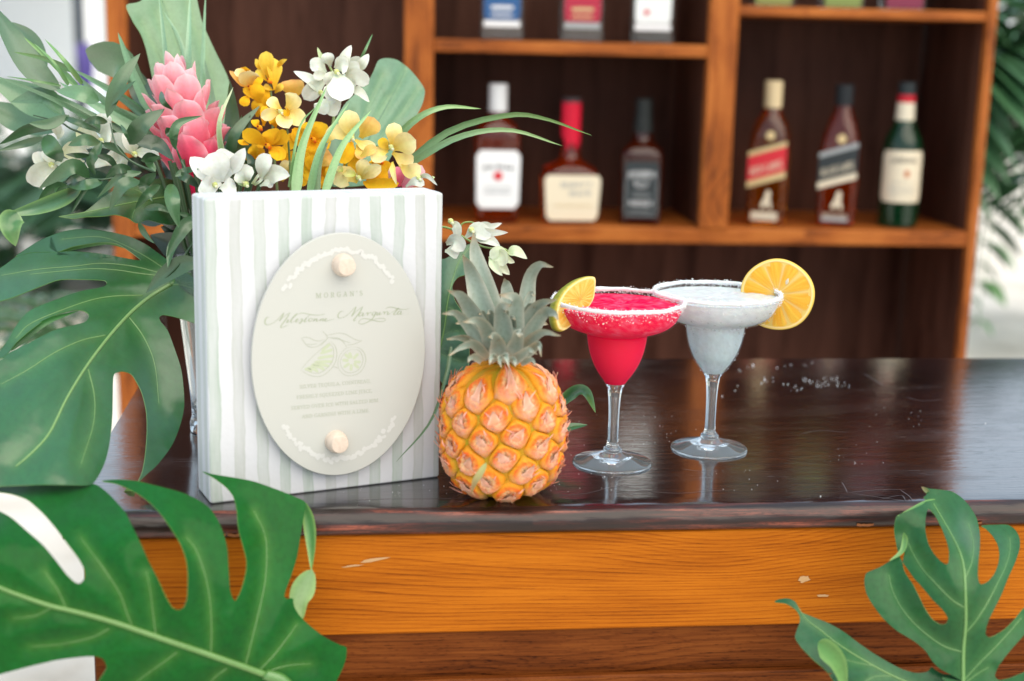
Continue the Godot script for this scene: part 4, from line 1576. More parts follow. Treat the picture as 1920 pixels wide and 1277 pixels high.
func orange_slices() -> void:
	var flesh := tinted("orange_flesh", 0.3, 0.5, Color(0.3, 0.2, 0.05))
	flesh.subsurf_scatter_enabled = true
	flesh.subsurf_scatter_strength = 0.3
	flesh.normal_enabled = true
	flesh.normal_texture = noise_tex(0.06, 3, 31, null, 256, 4.0)
	flesh.normal_scale = 0.5
	flesh.uv1_triplanar = true
	flesh.uv1_scale = Vector3(50, 50, 50)
	var rind := tinted("orange_rind", 0.45, 0.45)
	# round slice standing on the rim of the pale drink
	var c := at(1459, 552, 1.285)
	var sl := thing("orange_slice", "round orange slice perched on the rim of the pale drink", "fruit slice", c)
	sl.look_at(cam_at.origin, Vector3.UP)
	sl.rotate_object_local(Vector3.UP, PI - 0.16)
	sl.rotate_object_local(Vector3.RIGHT, 0.04)
	var R := 0.0328
	var th := 0.0021
	var rd := MB.new()
	var n := 64
	var ring := [[0.92, th, 0], [0.975, th, 1], [1.0, th * 0.55, 2], [1.0, -th * 0.55, 2], [0.975, -th, 1], [0.92, -th, 0], [0.92, th, 0]]
	var oval := func(a: float) -> float:
		return 1.0 + 0.02 * cos(2.0 * a + 0.6) + 0.008 * sin(5.0 * a)
	for g in ring:
		for q in n:
			var a := TAU * q / n
			var col: Color = [Color(0.86, 0.66, 0.30), Color(0.84, 0.58, 0.16), Color(0.62, 0.42, 0.03)][g[2]]
			rd.add(Vector3(cos(a) * R * g[0] * oval.call(a), sin(a) * R * g[0] * oval.call(a), g[1]), col)
	rd.weave(0, ring.size(), n, true, true)
	part("rind", rd.mesh(), rind, sl)
	# pith disc under the segments
	var pd := lathe(PackedVector2Array([Vector2(0, -th * 0.9), Vector2(R * 0.955, -th * 0.9), Vector2(R * 0.955, th * 0.86), Vector2(0, th * 0.86)]), 48, 1, 1, 1, func(p): return Color(0.90, 0.60, 0.16))
	part("pith", pd.mesh(), flesh, sl).rotation.x = PI / 2
	var ns := 10
	for s in ns:
		var a0 := TAU * s / ns + 0.13 + rng.randf_range(-0.05, 0.05)
		var a1 := TAU * (s + 1) / ns + 0.13 + rng.randf_range(-0.05, 0.05)
		for face in [1.0, -1.0]:
			var sg := MB.new()
			var rr := 9
			var ww := 12
			for i in rr:
				var t := float(i) / (rr - 1)
				for j in ww:
					var u := float(j) / (ww - 1)
					var a := lerpf(a0 + 0.014, a1 - 0.014, u)
					var shrink := 1.0 - 0.10 * pow(absf(u * 2.0 - 1.0), 5.0)
					var r: float = R * lerpf(0.09, 0.905 * shrink, t) * oval.call(a)
					var streak := nz.get_noise_2d(a * 900.0, t * 55.0)
					var hgt := th * 0.87 + 0.0004 * pow(sin(PI * clampf(u, 0.02, 0.98)), 0.4) * sin(PI * clampf(t, 0.06, 0.97)) + 0.0003 * streak
					var col := Color(0.92, 0.42, 0.012).lerp(Color(0.93, 0.55, 0.05), clampf(0.4 + streak * 1.3, 0.0, 1.0))
					col = col.lerp(Color(0.88, 0.66, 0.3), clampf(pow(absf(u * 2.0 - 1.0), 8.0) * 0.6 + pow(1.0 - t, 5.0) * 0.6, 0.0, 0.8))
					sg.add(Vector3(cos(a) * r, sin(a) * r, hgt * face), col)
			sg.weave(0, rr, ww, false, face < 0.0)
			part("segment", sg.mesh(), flesh, sl)
	var core := MB.new()
	for q in 7:
		blob(core, Vector3(rng.randf_range(-0.002, 0.002), rng.randf_range(-0.002, 0.002), th * 0.95), rng.randf_range(0.0007, 0.0016), Color(0.86, 0.74, 0.5))
	blob(core, Vector3(-0.0003, -0.0006, th * 1.25), 0.0010, Color(0.18, 0.09, 0.03))
	blob(core, Vector3(0.0016, 0.0004, th * 1.2), 0.0006, Color(0.2, 0.1, 0.03))
	strip(core, PackedVector3Array([Vector3(0.0075, 0.0095, th * 1.2), Vector3(0.0085, 0.0125, th * 1.35), Vector3(0.0093, 0.0155, th * 1.2)]), 0.0028, "lance", Vector3(0, 0, 1), 0, -0.3, Color(0.84, 0.68, 0.5), Color(0.86, 0.72, 0.5), {"body": 0.001})
	part("core", core.mesh(), flesh, sl)
	# thick wedge hooked on the rim of the red drink
	var wp := at(1080, 570, 1.2)
	var wd := thing("orange_wedge", "thick orange wedge with green rind hooked on the red drink's rim", "fruit slice", wp)
	var org := Vector2(1020, 460)
	var kk := 2.776
	var face := pts2("262,163 272,178 270,225 262,275 238,318 205,352 165,395 128,432 100,446 78,436 66,405 64,360 75,305 100,255 135,215 180,183 225,165", org, kk)
	var plane_o := wp
	var nrm := (cam_at.origin - wp).normalized().rotated(Vector3.UP, 0.5).rotated(Vector3.RIGHT, -0.1)
	var cen := Vector2.ZERO
	for p in face:
		cen += p / face.size()
	var fine := closed_curve(face, 2.5)
	var m := MB.new()
	var backv := -nrm * 0.011 + cam_at.basis * Vector3(-0.0035, 0.001, 0)
	var c3 := on_plane(cen.x + 8, cen.y - 6, plane_o, nrm)
	var cb3 := c3 + backv
	var fr := PackedVector3Array()
	for p in fine:
		fr.append(on_plane(p.x, p.y, plane_o, nrm))
	# flesh in the middle of the face, pith round it
	var fm := MB.new()
	var radial := [0.0, 0.2, 0.4, 0.6, 0.75, 0.86, 0.9]
	for g in radial:
		for q in fr.size():
			var d := fr[q] - c3
			var st := nz.get_noise_2d(q * 26.0, g * 60.0)
			var col := Color(0.90, 0.42, 0.03).lerp(Color(0.9, 0.58, 0.13), clampf(0.35 + st * 1.5, 0, 1))
			if g > 0.88:
				col = Color(0.88, 0.62, 0.2)
			fm.add(c3 + d * g + nrm * (0.0006 * sin(PI * minf(g / 0.9, 1.0)) + 0.0003 * st), col)
	fm.weave(0, radial.size(), fr.size(), true, false)
	part("flesh", fm.mesh(-Vector3.ZERO), flesh, wd).global_transform = Transform3D()
	var rm := MB.new()
	var sk := [[0.9, 0.0, 0], [0.96, 0.0003, 1], [1.0, -0.0004, 2], [1.03, -0.003, 3], [1.0, -0.0065, 3], [0.86, -0.0105, 3], [0.5, -0.013, 3], [0.0, -0.0135, 3]]
	for g in sk:
		for q in fr.size():
			var d := fr[q] - c3
			var col: Color = [Color(0.88, 0.62, 0.2), Color(0.86, 0.66, 0.32), Color(0.66, 0.50, 0.08), Color(0.24, 0.26, 0.02)][g[2]]
			var vv := 1.0 + 0.3 * nz.get_noise_2d(q * 30.0, g[1] * 90000.0)
			rm.add(c3 + d * g[0] + nrm * g[1] + cam_at.basis * Vector3(-0.42, 0.06, 0) * minf(0.0, g[1]) * -1.0, Color(col.r * vv, col.g * vv, col.b * vv))
	rm.weave(0, sk.size(), fr.size(), true, false)
	part("green_rind", rm.mesh(), rind, wd).global_transform = Transform3D()

func vase() -> void:
	var o := on_level(402, 806, DECK)
	var v := thing("glass_vase", "tall tapered clear glass vase standing behind the striped sign", "vase", o)
	var pr := "0,0.0004 0.020,0.0004 0.0225,0.0015 0.0228,0.008 0.0218,0.012 0.021,0.016 0.0225,0.04 0.029,0.10 0.0345,0.15 0.036,0.162 0.0345,0.162 0.033,0.15 0.0272,0.10 0.0207,0.04 0.0185,0.024 0.010,0.020 0,0.0195"
	part("vase_wall", lathe(prof(pr), 56, 2).mesh(), M["glass"], v)
	var st := thing("cut_stems", "bundle of dark cut flower stems packed inside the glass vase", "stems", o)
	for k in 22:
		var a := k * 2.399
		var r0 := 0.012 * sqrt(float(k) / 22)
		var r1 := 0.028 * sqrt((k + 1.0) / 22)
		var mb := MB.new()
		tube(mb, PackedVector3Array([Vector3(cos(a + 2.0) * r0, 0.026, sin(a + 2.0) * r0), Vector3(cos(a + 1.0) * r0 * 0.8, 0.09, sin(a + 1.0) * r0 * 0.8), Vector3(cos(a) * r1 * 0.9, 0.17, sin(a) * r1 * 0.9), Vector3(cos(a) * r1 * 1.9, 0.25, sin(a) * r1 * 1.6)]), 0.0026, 0.002, Color(0.03, 0.08, 0.02), 6, 10)
		part("stem", mb.mesh(), M["leaf"], st)

# ------------------------------------------------------------------ leaves and flowers
func world_part(called: String, mb: MB, m: Material, parent: Node3D) -> MeshInstance3D:
	var o := part(called, mb.mesh(parent.position), m, parent)
	return o

func monstera(label: String, org: Vector2, k: float, outline: String, holes: Array, zs: String, mid: String, veins: Array, o: Dictionary) -> Node3D:
	var dep := TPS.new(pts3(zs))
	var mr := pts2(mid, org, k)
	var base := at(mr[0].x, mr[0].y, dep.z(mr[0]))
	var t := thing("monstera_leaf", label, "leaf", base, 0.0, "")
	var ribs := [mr]
	for v in veins:
		ribs.append(pts2(v, org, k))
	var hs := []
	for h in holes:
		hs.append(pts2(h, org, k))
	world_part("blade", sheet(pts2(outline, org, k), hs, dep, ribs, o), M[o.get("mat", "glossy_leaf")], t)
	var vc: Color = o.get("vein", Color(0.17, 0.33, 0.10))
	var q := 0
	for rb: PackedVector2Array in ribs:
		var mb := MB.new()
		rib_tube(mb, rb, dep, o.get("w0", 11.0) if q == 0 else o.get("w1", 4.0), o.get("w2", 4.0) if q == 0 else 1.2, vc if q == 0 else vc.lerp(o.get("col", vc), 0.35), 0.0002 if q == 0 else -0.0001)
		world_part("midrib" if q == 0 else "vein", mb, M["leaf"], t)
		q += 1
	return t

func monsteras() -> void:
	var A := Vector2(0, 860)
	var ka := 2.8235
	var la := monstera("large green monstera leaf filling the lower left corner before the counter", A, ka,
		"-260,150 -60,158 0,150 60,140 200,135 330,137 460,132 510,143 560,180 610,230 660,290 700,370 740,450 780,540 830,640 870,730 905,790 935,806 965,795 985,750 990,680 990,600 980,530 950,450 900,370 850,300 790,235 720,185 650,150 600,132 535,120 620,113 720,121 800,140 900,165 980,190 1060,230 1110,270 1150,330 1180,400 1200,480 1205,560 1210,640 1215,700 1230,745 1242,757 1260,730 1280,680 1300,600 1302,540 1285,470 1265,400 1255,340 1250,270 1230,200 1190,150 1130,105 1068,70 1120,84 1220,100 1330,120 1420,150 1500,180 1560,205 1615,235 1607,300 1590,400 1570,520 1540,620 1510,700 1503,735 1520,745 1548,742 1552,780 1580,830 1640,890 1720,950 1800,990 1832,1002 1830,1060 1810,1120 1780,1180 1740,1270 1600,1380 1400,1420 1200,1480 900,1460 700,1420 560,1340 480,1250 520,1177 558,1112 540,1066 500,1052 440,1053 300,1070 150,1105 0,1145 -120,1180 -300,1150 -420,900 -420,560 -300,300 -160,250 -60,265 0,285 60,320 140,390 220,460 280,530 340,610 385,655 415,665 440,640 440,590 410,530 350,450 290,370 220,290 140,220 60,190 0,180 -90,172 -200,175",
		[], "495,1265,1.03 650,1220,1.065 400,1050,1.015 380,886,1.075 190,902,1.065 0,918,1.055 -90,916,1.05 200,1172,0.985 0,1105,0.965 -100,1060,0.97 0,985,0.995 100,1260,0.985 565,942,1.085 560,1100,1.055 -60,1265,0.975 480,1350,1.05 250,1000,1.0",
		"1430,1165 1380,1140 1100,1040 850,955 600,870 420,820 270,785 120,735 0,690 -200,600 -380,520",
		["705,915 670,830 630,720 560,610 480,500 420,420", "820,940 805,820 790,700 770,600", "1112,1035 1115,900 1105,740 1075,600 1030,480 980,420", "1295,1100 1330,960 1370,800 1400,650 1408,480 1390,380 1340,280", "1370,1125 1450,1040 1520,950 1570,880", "345,800 300,700 230,600", "270,790 180,835 60,850", "570,905 480,950 320,985 150,1000", "930,1030 850,1090 730,1177 660,1260", "1195,1115 1130,1165 1080,1240", "1400,1135 1520,1100 1640,1090"],
		{"col": Color(0.010, 0.105, 0.018), "back": Color(0.13, 0.28, 0.08), "quilt": 0.006, "reach": 30.0, "w0": 14.0, "w2": 6.0, "w1": 3.6, "vein": Color(0.13, 0.30, 0.07), "rim": Color(0.16, 0.34, 0.07), "step": 8.0, "mat": "facing_leaf"})
	# its folded right-hand lobe
	var f1_0 := MB.new()
	place_strip(f1_0, "1606,228,1.086 1634,330,1.082 1646,450,1.076 1646,600,1.07", 66, "lance", 18, 0.3, Color(0.05, 0.2, 0.05), Color(0.05, 0.2, 0.05), {"org": A, "k": ka, "edge": Color(0.24, 0.42, 0.1), "rows": 18})
	world_part("folded_lobe", f1_0, M["dull_leaf"], la)
	var f1_1 := MB.new()
	place_strip(f1_1, "1650,590,1.07 1606,680,1.066 1580,760,1.062 1600,856,1.06", 124, "lance", -8, 0.3, Color(0.17, 0.32, 0.12), Color(0.2, 0.35, 0.12), {"org": A, "k": ka, "edge": Color(0.26, 0.44, 0.12), "rows": 18})
	world_part("folded_lobe", f1_1, M["dull_leaf"], la)

	petiole(la, "495,1265,1.03 540,1290,1.035 590,1400,1.045 600,1700,1.06 590,2600,1.12", 0.0042, 0.006)
	var B := Vector2(0, 380)
	var kb := 2.202
	var lb := monstera("broad drooping monstera leaf with sky sheen, left of the striped sign", B, kb,
		"720,258 660,215 600,172 540,142 480,126 400,112 330,108 270,115 230,126 180,145 140,166 80,205 58,222 120,206 180,203 232,203 270,190 300,180 390,165 440,163 475,168 512,187 548,213 577,237 540,233 500,226 420,211 300,200 232,203 180,204 120,207 60,224 0,266 -120,330 -160,420 -60,420 0,405 60,386 150,350 230,320 280,315 330,316 400,318 430,322 438,332 428,344 390,354 340,362 280,380 200,410 150,430 115,448 80,482 50,525 20,580 0,606 -80,700 -60,690 0,648 28,622 60,580 110,535 170,490 210,470 250,455 310,443 345,448 362,462 360,478 345,493 300,506 220,526 150,560 110,582 60,606 0,642 -160,760 -200,950 -140,1120 -60,1180 5,1172 100,1168 200,1166 300,1168 372,1166 405,1125 430,1070 445,1010 455,940 460,870 462,760 464,720 472,703 500,697 525,702 545,716 580,780 600,860 604,940 597,1040 585,1110 568,1154 600,1125 640,1090 675,1048 705,1005 728,955 746,900 756,850 757,800 750,720 740,670 720,610 690,530 660,492 654,474 668,463 710,470 760,484 825,505 870,500 900,430 870,350 825,330 770,290",
		[], "318,534,1.275 375,520,1.275 400,560,1.27 60,478,1.27 -20,495,1.245 160,430,1.305 330,440,1.31 200,700,1.165 0,680,1.13 -60,740,1.10 20,900,1.04 -40,860,1.05 170,900,1.06 262,900,1.135 340,750,1.205 210,700,1.17 100,570,1.20",
		"700,338 640,372 580,415 520,470 440,560 350,680 270,810 200,950 130,1030 60,1090",
		["690,300 560,265 420,250 300,262 150,275 0,300", "640,300 560,290 480,278 380,272 270,280 120,295", "585,383 480,385 380,400 260,440 120,500 60,560", "430,548 330,570 220,620 110,690 0,750", "530,475 580,540 620,620 640,700 652,830", "700,338 760,342 825,370", "715,300 620,235 500,170 400,140 250,150", "360,690 385,800 380,920 330,1080"],
		{"col": Color(0.018, 0.115, 0.030), "back": Color(0.16, 0.3, 0.11), "quilt": 0.0045, "reach": 30.0, "w0": 9.0, "w2": 2.0, "w1": 3.4, "rim": Color(0.14, 0.3, 0.08), "step": 8.0, "vein": Color(0.22, 0.40, 0.13)})
	var f2_0 := MB.new()
	place_strip(f2_0, "548,1172,1.14 530,1200,1.142 500,1240,1.145 488,1258,1.147", 44, "lance", 0, 0.3, Color(0.2, 0.36, 0.1), Color(0.24, 0.4, 0.12), {"org": B, "k": kb})
	world_part("turned_edge", f2_0, M["dull_leaf"], lb)
	var f2_1 := MB.new()
	place_strip(f2_1, "236,206,1.29 330,178,1.298 440,164,1.30 520,190,1.30", 20, "lance", 20, 0.3, Color(0.08, 0.26, 0.05), Color(0.08, 0.26, 0.05), {"org": B, "k": kb})
	world_part("turned_edge", f2_1, M["dull_leaf"], lb)
	var f2_2 := MB.new()
	place_strip(f2_2, "40,612,1.165 90,560,1.172 190,490,1.18 320,446,1.20", 30, "lance", 15, 0.3, Color(0.03, 0.16, 0.03), Color(0.03, 0.16, 0.03), {"org": B, "k": kb})
	world_part("turned_edge", f2_2, M["dull_leaf"], lb)

	petiole(lb, "318,534,1.275 345,515,1.29 380,530,1.305 400,600,1.315 405,720,1.31", 0.0024, 0.003)
	var C := Vector2(1420, 880)
	var kc := 3.216
	var lc := monstera("upright monstera leaf with oval holes, before the counter at lower right", C, kc,
		"1000,107 1040,118 1100,124 1180,137 1240,175 1290,230 1330,300 1348,380 1350,460 1341,560 1337,640 1345,685 1360,697 1400,680 1440,630 1462,570 1468,510 1455,450 1420,395 1385,360 1358,342 1440,337 1520,338 1565,370 1590,420 1590,480 1565,560 1520,660 1480,760 1440,840 1405,910 1388,960 1385,1000 1405,1018 1440,1008 1500,970 1560,910 1608,850 1700,770 1760,800 1700,900 1620,1000 1540,1090 1470,1180 1442,1240 1445,1262 1470,1276 1540,1260 1608,1232 1720,1190 1780,1260 1700,1400 1500,1480 1280,1440 1200,1340 1120,1260 1240,1285 1190,1252 1110,1210 1060,1160 1020,1100 950,1040 850,980 770,910 700,820 662,750 650,680 660,632 690,615 740,595 800,560 850,530 878,500 884,450 890,385 904,420 900,470 882,560 890,610 905,640 940,690 980,770 1020,850 1062,910 1110,941 1143,935 1155,902 1122,850 1062,790 1000,715 950,660 915,610 880,560 855,500 840,430 832,370 838,310 850,280 900,260 960,235 1010,210 1024,190 1010,170 1030,150",
		["1036,240 1022,290 1020,370 1037,450 1070,510 1110,555 1143,576 1159,565 1163,500 1150,440 1120,360 1082,285 1050,245"],
		"1808,1285,1.06 1735,918,1.135 1790,925,1.14 1838,1000,1.125 1625,1095,1.09 1690,960,1.105 1700,1010,1.10 1912,1030,1.115 1810,1100,1.055 1812,1020,1.085 1760,1200,1.065 1930,1180,1.075 1700,1150,1.075 1850,1250,1.06",
		"1245,1420 1248,1300 1250,1100 1262,960 1264,860 1262,760 1258,660 1252,600 1238,530 1200,440 1140,330 1070,210",
		["1248,1108 1140,1075 1040,1010 940,920 870,830 820,730 800,640", "1256,838 1180,790 1080,690 1000,600 940,500 900,400", "1268,985 1330,910 1400,800 1450,700 1500,600 1530,500 1530,420", "1260,660 1300,560 1310,450 1280,330", "1250,1280 1340,1180 1440,1080 1540,970 1600,900", "1252,1300 1330,1240 1400,1200"],
		{"col": Color(0.018, 0.105, 0.030), "back": Color(0.13, 0.28, 0.08), "quilt": 0.003, "reach": 22.0, "w0": 8.0, "w2": 1.5, "w1": 3.0, "rim": Color(0.16, 0.33, 0.1), "step": 7.0, "vein": Color(0.17, 0.36, 0.1), "mat": "side_leaf"})
	var f3_0 := MB.new()
	place_strip(f3_0, "1092,186,1.128 1030,200,1.122 940,243,1.108 850,285,1.10", 26, "lance", 10, 0.3, Color(0.07, 0.24, 0.05), Color(0.07, 0.24, 0.05), {"org": C, "k": kc, "edge": Color(0.2, 0.4, 0.1)})
	world_part("curled_edge", f3_0, M["dull_leaf"], lc)
	var f3_1 := MB.new()
	place_strip(f3_1, "890,383,1.09 897,430,1.092 876,500,1.09 800,556,1.085", 34, "lance", 10, 0.3, Color(0.12, 0.3, 0.08), Color(0.07, 0.24, 0.05), {"org": C, "k": kc, "edge": Color(0.2, 0.4, 0.1)})
	world_part("curled_edge", f3_1, M["dull_leaf"], lc)
	var f3_2 := MB.new()
	place_strip(f3_2, "1046,150,1.135 1030,135,1.13 1010,118,1.125 996,108,1.122", 26, "lance", 0, 0.3, Color(0.2, 0.36, 0.14), Color(0.34, 0.22, 0.14), {"org": C, "k": kc})
	world_part("curled_edge", f3_2, M["dull_leaf"], lc)

	petiole(lc, "1807,1321,1.058 1806,1360,1.058 1800,1500,1.06 1790,2500,1.13", 0.003, 0.004)
	var ld := monstera("narrow folded monstera lobe with curled tip, bottom edge right of centre", C, kc,
		"108,803 140,786 190,783 230,800 253,835 262,862 330,890 430,930 520,980 600,1040 700,1110 800,1170 880,1210 960,1232 1030,1225 1058,1196 1075,1212 1130,1240 1240,1262 1300,1400 1200,1520 800,1520 560,1420 470,1290 420,1220 340,1150 270,1080 232,1020 240,980 262,920 258,885 235,850 180,815",
		[], "1455,1130,1.095 1495,1140,1.085 1500,1190,1.07 1560,1240,1.055 1600,1190,1.085 1700,1262,1.07 1780,1268,1.075 1580,1320,1.05 1700,1340,1.06",
		"1150,1430 1000,1330 800,1240 620,1140 480,1050 380,970 300,910 255,840", ["700,1190 560,1160 420,1120", "820,1250 700,1260 600,1330"],
		{"col": Color(0.02, 0.10, 0.04), "back": Color(0.13, 0.28, 0.08), "quilt": 0.003, "reach": 22.0, "w0": 4.0, "w2": 1.2, "w1": 2.0, "rim": Color(0.16, 0.33, 0.1), "step": 7.0, "mat": "side_leaf"})
	var f4_0 := MB.new()
	place_strip(f4_0, "372,1048,1.05 430,1090,1.045 500,1180,1.04 540,1360,1.04", 130, "lance", 20, 0.3, Color(0.09, 0.26, 0.05), Color(0.12, 0.3, 0.06), {"org": C, "k": kc, "edge": Color(0.2, 0.4, 0.1), "rows": 16})
	world_part("folded_lobe", f4_0, M["dull_leaf"], ld)

func petiole(leaf: Node3D, s: String, r0: float, r1: float) -> void:
	var p := PackedVector3Array()
	for q in pts3(s):
		p.append(at(q.x, q.y, q.z))
	var mb := MB.new()
	tube(mb, p, r0, r1, Color(0.10, 0.26, 0.06), 8, 24)
	world_part("petiole", mb, M["leaf"], leaf)

func sprig(called: String, label: String, cat: String, stem: String, leaves: Array, ca: Color, cb: Color, z: float, m := "leaf", o := {}) -> Node3D:
	var sp := pts2(stem)
	var t := thing(called, label, cat, at(sp[0].x, sp[0].y, z))
	if sp.size() > 1:
		var p := PackedVector3Array()
		for k in sp.size():
			p.append(at(sp[k].x, sp[k].y, z + 0.004 + 0.003 * sin(k * 2.1)))
		var sm := MB.new()
		tube(sm, p, o.get("sr", 0.0013), 0.0006, o.get("stem_col", Color(0.03, 0.09, 0.03)), 6)
		world_part("stem", sm, M["leaf"], t)
	for l in leaves:
		var q := pts2(l[0])
		var mb := MB.new()
		var p3 := PackedVector3Array()
		var dz0: float = l[4] if l.size() > 4 else rng.randf_range(-0.012, 0.012)
		var bow: float = rng.randf_range(-0.020, 0.012)
		for k in q.size():
			var tt := float(k) / (q.size() - 1)
			p3.append(at(q[k].x, q[k].y, z + dz0 * 0.4 + dz0 * tt + bow * sin(PI * tt)))
		var v := rng.randf_range(0.8, 1.25)
		var profile: String = l[2] if l.size() > 2 else "lance"
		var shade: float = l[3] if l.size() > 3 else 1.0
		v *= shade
		strip(mb, p3, l[1] * z / F, profile, (cam_at.origin - p3[1]).normalized(), rng.randf_range(-38, 38), 0.24, Color(ca.r * v, ca.g * v, ca.b * v), Color(cb.r * v, cb.g * v, cb.b * v), {"rows": 14, "cols": 7, "mid": o.get("mid", null), "edge": o.get("edge", null), "twist": rng.randf_range(-14, 14)})
		world_part(o.get("piece", "leaf"), mb, M[m], t)
	return t

func greenery() -> void:
	var ra := Color(0.055, 0.145, 0.055)
	var rb := Color(0.065, 0.16, 0.065)
	sprig("ruscus_sprig", "leafy ruscus sprig at the far left edge, over the white orchids", "sprig", "190,268 160,252 130,240 110,228 60,215",
		[["112,232 50,240 -4,270", 24], ["80,257 45,268 -6,282", 15], ["80,254 98,280 113,303", 34], ["186,246 140,228 108,216", 12], ["200,228 175,224 150,231", 15], ["185,267 155,262 126,272", 22], ["188,265 176,288 168,305 177,328", 20], ["190,268 214,276 238,296", 15], ["128,215 90,232 52,230", 20]], ra, rb, 1.27, "leaf", {})
	sprig("ruscus_sprig", "leafy ruscus sprig trailing left under the white orchids", "sprig", "262,322 225,330 190,336 160,334 120,344",
		[["166,291 143,290 121,289", 12, "lance", 0.6], ["180,292 204,297 223,326", 15, "lance", 0.6], ["166,333 140,311 110,325 70,354", 28], ["141,314 114,335 101,360", 19], ["191,338 155,348 118,345", 25], ["160,331 138,335 120,344", 14, "lance", 0.6], ["125,349 95,353 64,389", 24, "lance", 1.1], ["170,338 153,360 132,399", 10]], ra, rb, 1.24)
	sprig("ruscus_sprig", "leafy ruscus sprig hanging beside the sign's top left corner", "sprig", "290,322 250,305 225,285 212,262 205,230",
		[["246,318 220,316 195,334", 18, "lance", 0.6], ["264,322 222,333 180,371", 16], ["260,338 228,349 203,394", 27], ["291,323 268,345 284,377", 22], ["299,346 274,364 251,392", 17], ["326,330 348,320 371,316", 15], ["324,345 320,375 334,427", 31], ["290,321 277,302 299,291", 18], ["330,325 352,335 372,352", 17, "lance", 0.7], ["262,300 280,292 302,296", 20, "lance", 0.8], ["240,262 232,245 224,232", 8]], ra, rb, 1.215)
	sprig("ruscus_sprig", "ruscus sprig with folded leaves lying over the pink ginger flower", "sprig", "345,315 338,300 330,280 324,262",
		[["241,270 262,236 307,203", 33, "lance", 0.9], ["252,267 290,270 324,300", 32, "lance", 0.45], ["327,280 324,250 336,228 378,216", 17], ["199,220 213,172 235,132 261,99", 27, "lance", 1.0], ["206,196 226,172 252,150", 14], ["300,170 305,190 322,205", 12, "lance", 0.7], ["310,238 318,250 332,262", 16, "lance", 0.5]], ra, rb, 1.235)
	sprig("ruscus_sprig", "dark ruscus sprig in the shade between the vase and the sign", "sprig", "372,440 350,470 330,500 300,530",
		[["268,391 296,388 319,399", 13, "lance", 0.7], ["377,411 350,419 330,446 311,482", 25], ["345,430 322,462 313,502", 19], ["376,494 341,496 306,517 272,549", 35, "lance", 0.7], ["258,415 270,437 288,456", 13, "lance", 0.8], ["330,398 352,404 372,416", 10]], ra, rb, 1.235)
	sprig("filler_foliage", "dark filler leaves deep in the bouquet behind the sign's left edge", "foliage", "380,560 350,480 320,420 290,360",
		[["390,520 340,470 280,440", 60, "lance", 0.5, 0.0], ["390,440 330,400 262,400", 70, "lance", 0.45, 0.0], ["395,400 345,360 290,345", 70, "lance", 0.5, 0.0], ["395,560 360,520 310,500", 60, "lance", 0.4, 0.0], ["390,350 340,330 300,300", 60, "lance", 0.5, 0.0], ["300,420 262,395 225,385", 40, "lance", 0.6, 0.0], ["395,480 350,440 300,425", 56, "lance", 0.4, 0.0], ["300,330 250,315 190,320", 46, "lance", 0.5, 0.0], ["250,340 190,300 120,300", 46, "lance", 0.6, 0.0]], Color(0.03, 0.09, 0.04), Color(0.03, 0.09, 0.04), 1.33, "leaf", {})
	# dark broad leaf and rolled leaf tip under the ruscus
	var e := monstera("dark glossy lobed leaf below the ruscus, left of the sign", Vector2.ZERO, 1.0,
		"108,405 140,402 160,394 190,370 220,352 260,340 310,334 345,350 350,390 330,420 300,418 275,412 255,418 238,408 215,402 190,405 160,406 135,409",
		[], "110,405,1.22 200,390,1.24 300,360,1.29 345,370,1.31 260,340,1.285 300,418,1.28 220,404,1.24", "340,365 290,372 230,382 170,395 112,405", ["280,374 260,358 240,352", "260,378 250,395 246,408"],
		{"col": Color(0.016, 0.085, 0.026), "back": Color(0.14, 0.28, 0.1), "quilt": 0.004, "reach": 16.0, "w0": 4.0, "w2": 1.0, "w1": 2.0, "step": 6.0})
	var roll_0 := MB.new()
	place_strip(roll_0, "150,352,1.26 112,374,1.23 60,392,1.20 8,402,1.185", 30, "lance", 10, 0.5, Color(0.05, 0.15, 0.07), Color(0.06, 0.17, 0.08), {"rows": 18, "cols": 7, "edge": Color(0.2, 0.36, 0.12)})
	world_part("rolled_tip", roll_0, M["leaf"], e)
	var roll_1 := MB.new()
	place_strip(roll_1, "30,398,1.19 20,412,1.185 18,430,1.18 27,461,1.185", 44, "lance", 0, 0.4, Color(0.03, 0.13, 0.03), Color(0.05, 0.2, 0.04), {"rows": 16, "cols": 7, "edge": Color(0.2, 0.36, 0.12)})
	world_part("rolled_tip", roll_1, M["leaf"], e)
	# big backing leaves
	var bl := monstera("tall pale broad leaf standing at the back above the pink ginger", Vector2.ZERO, 1.0,
		"235,8 262,0 300,-40 350,-60 366,-10 378,40 400,90 428,150 440,230 434,300 400,345 340,345 316,300 300,220 285,150 272,90 262,62 247,38",
		[], "235,8,1.40 300,-40,1.44 350,-60,1.46 430,150,1.45 434,300,1.40 340,345,1.38 290,170,1.40 350,140,1.42", "385,345 372,240 345,120 310,20 292,-30",
		["375,330 395,240 400,150 375,60", "375,330 410,260 418,190", "372,330 340,230 300,110 262,40", "372,330 355,240 325,120 290,20", "378,330 388,220 380,110 350,0"],
		{"col": Color(0.18, 0.32, 0.18), "back": Color(0.1, 0.22, 0.1), "quilt": 0.0025, "reach": 9.0, "w0": 4.0, "w2": 1.0, "w1": 1.6, "step": 8.0, "mat": "dull_leaf", "vein": Color(0.10, 0.22, 0.12)})
	bl.name = numbered("broad_leaf")
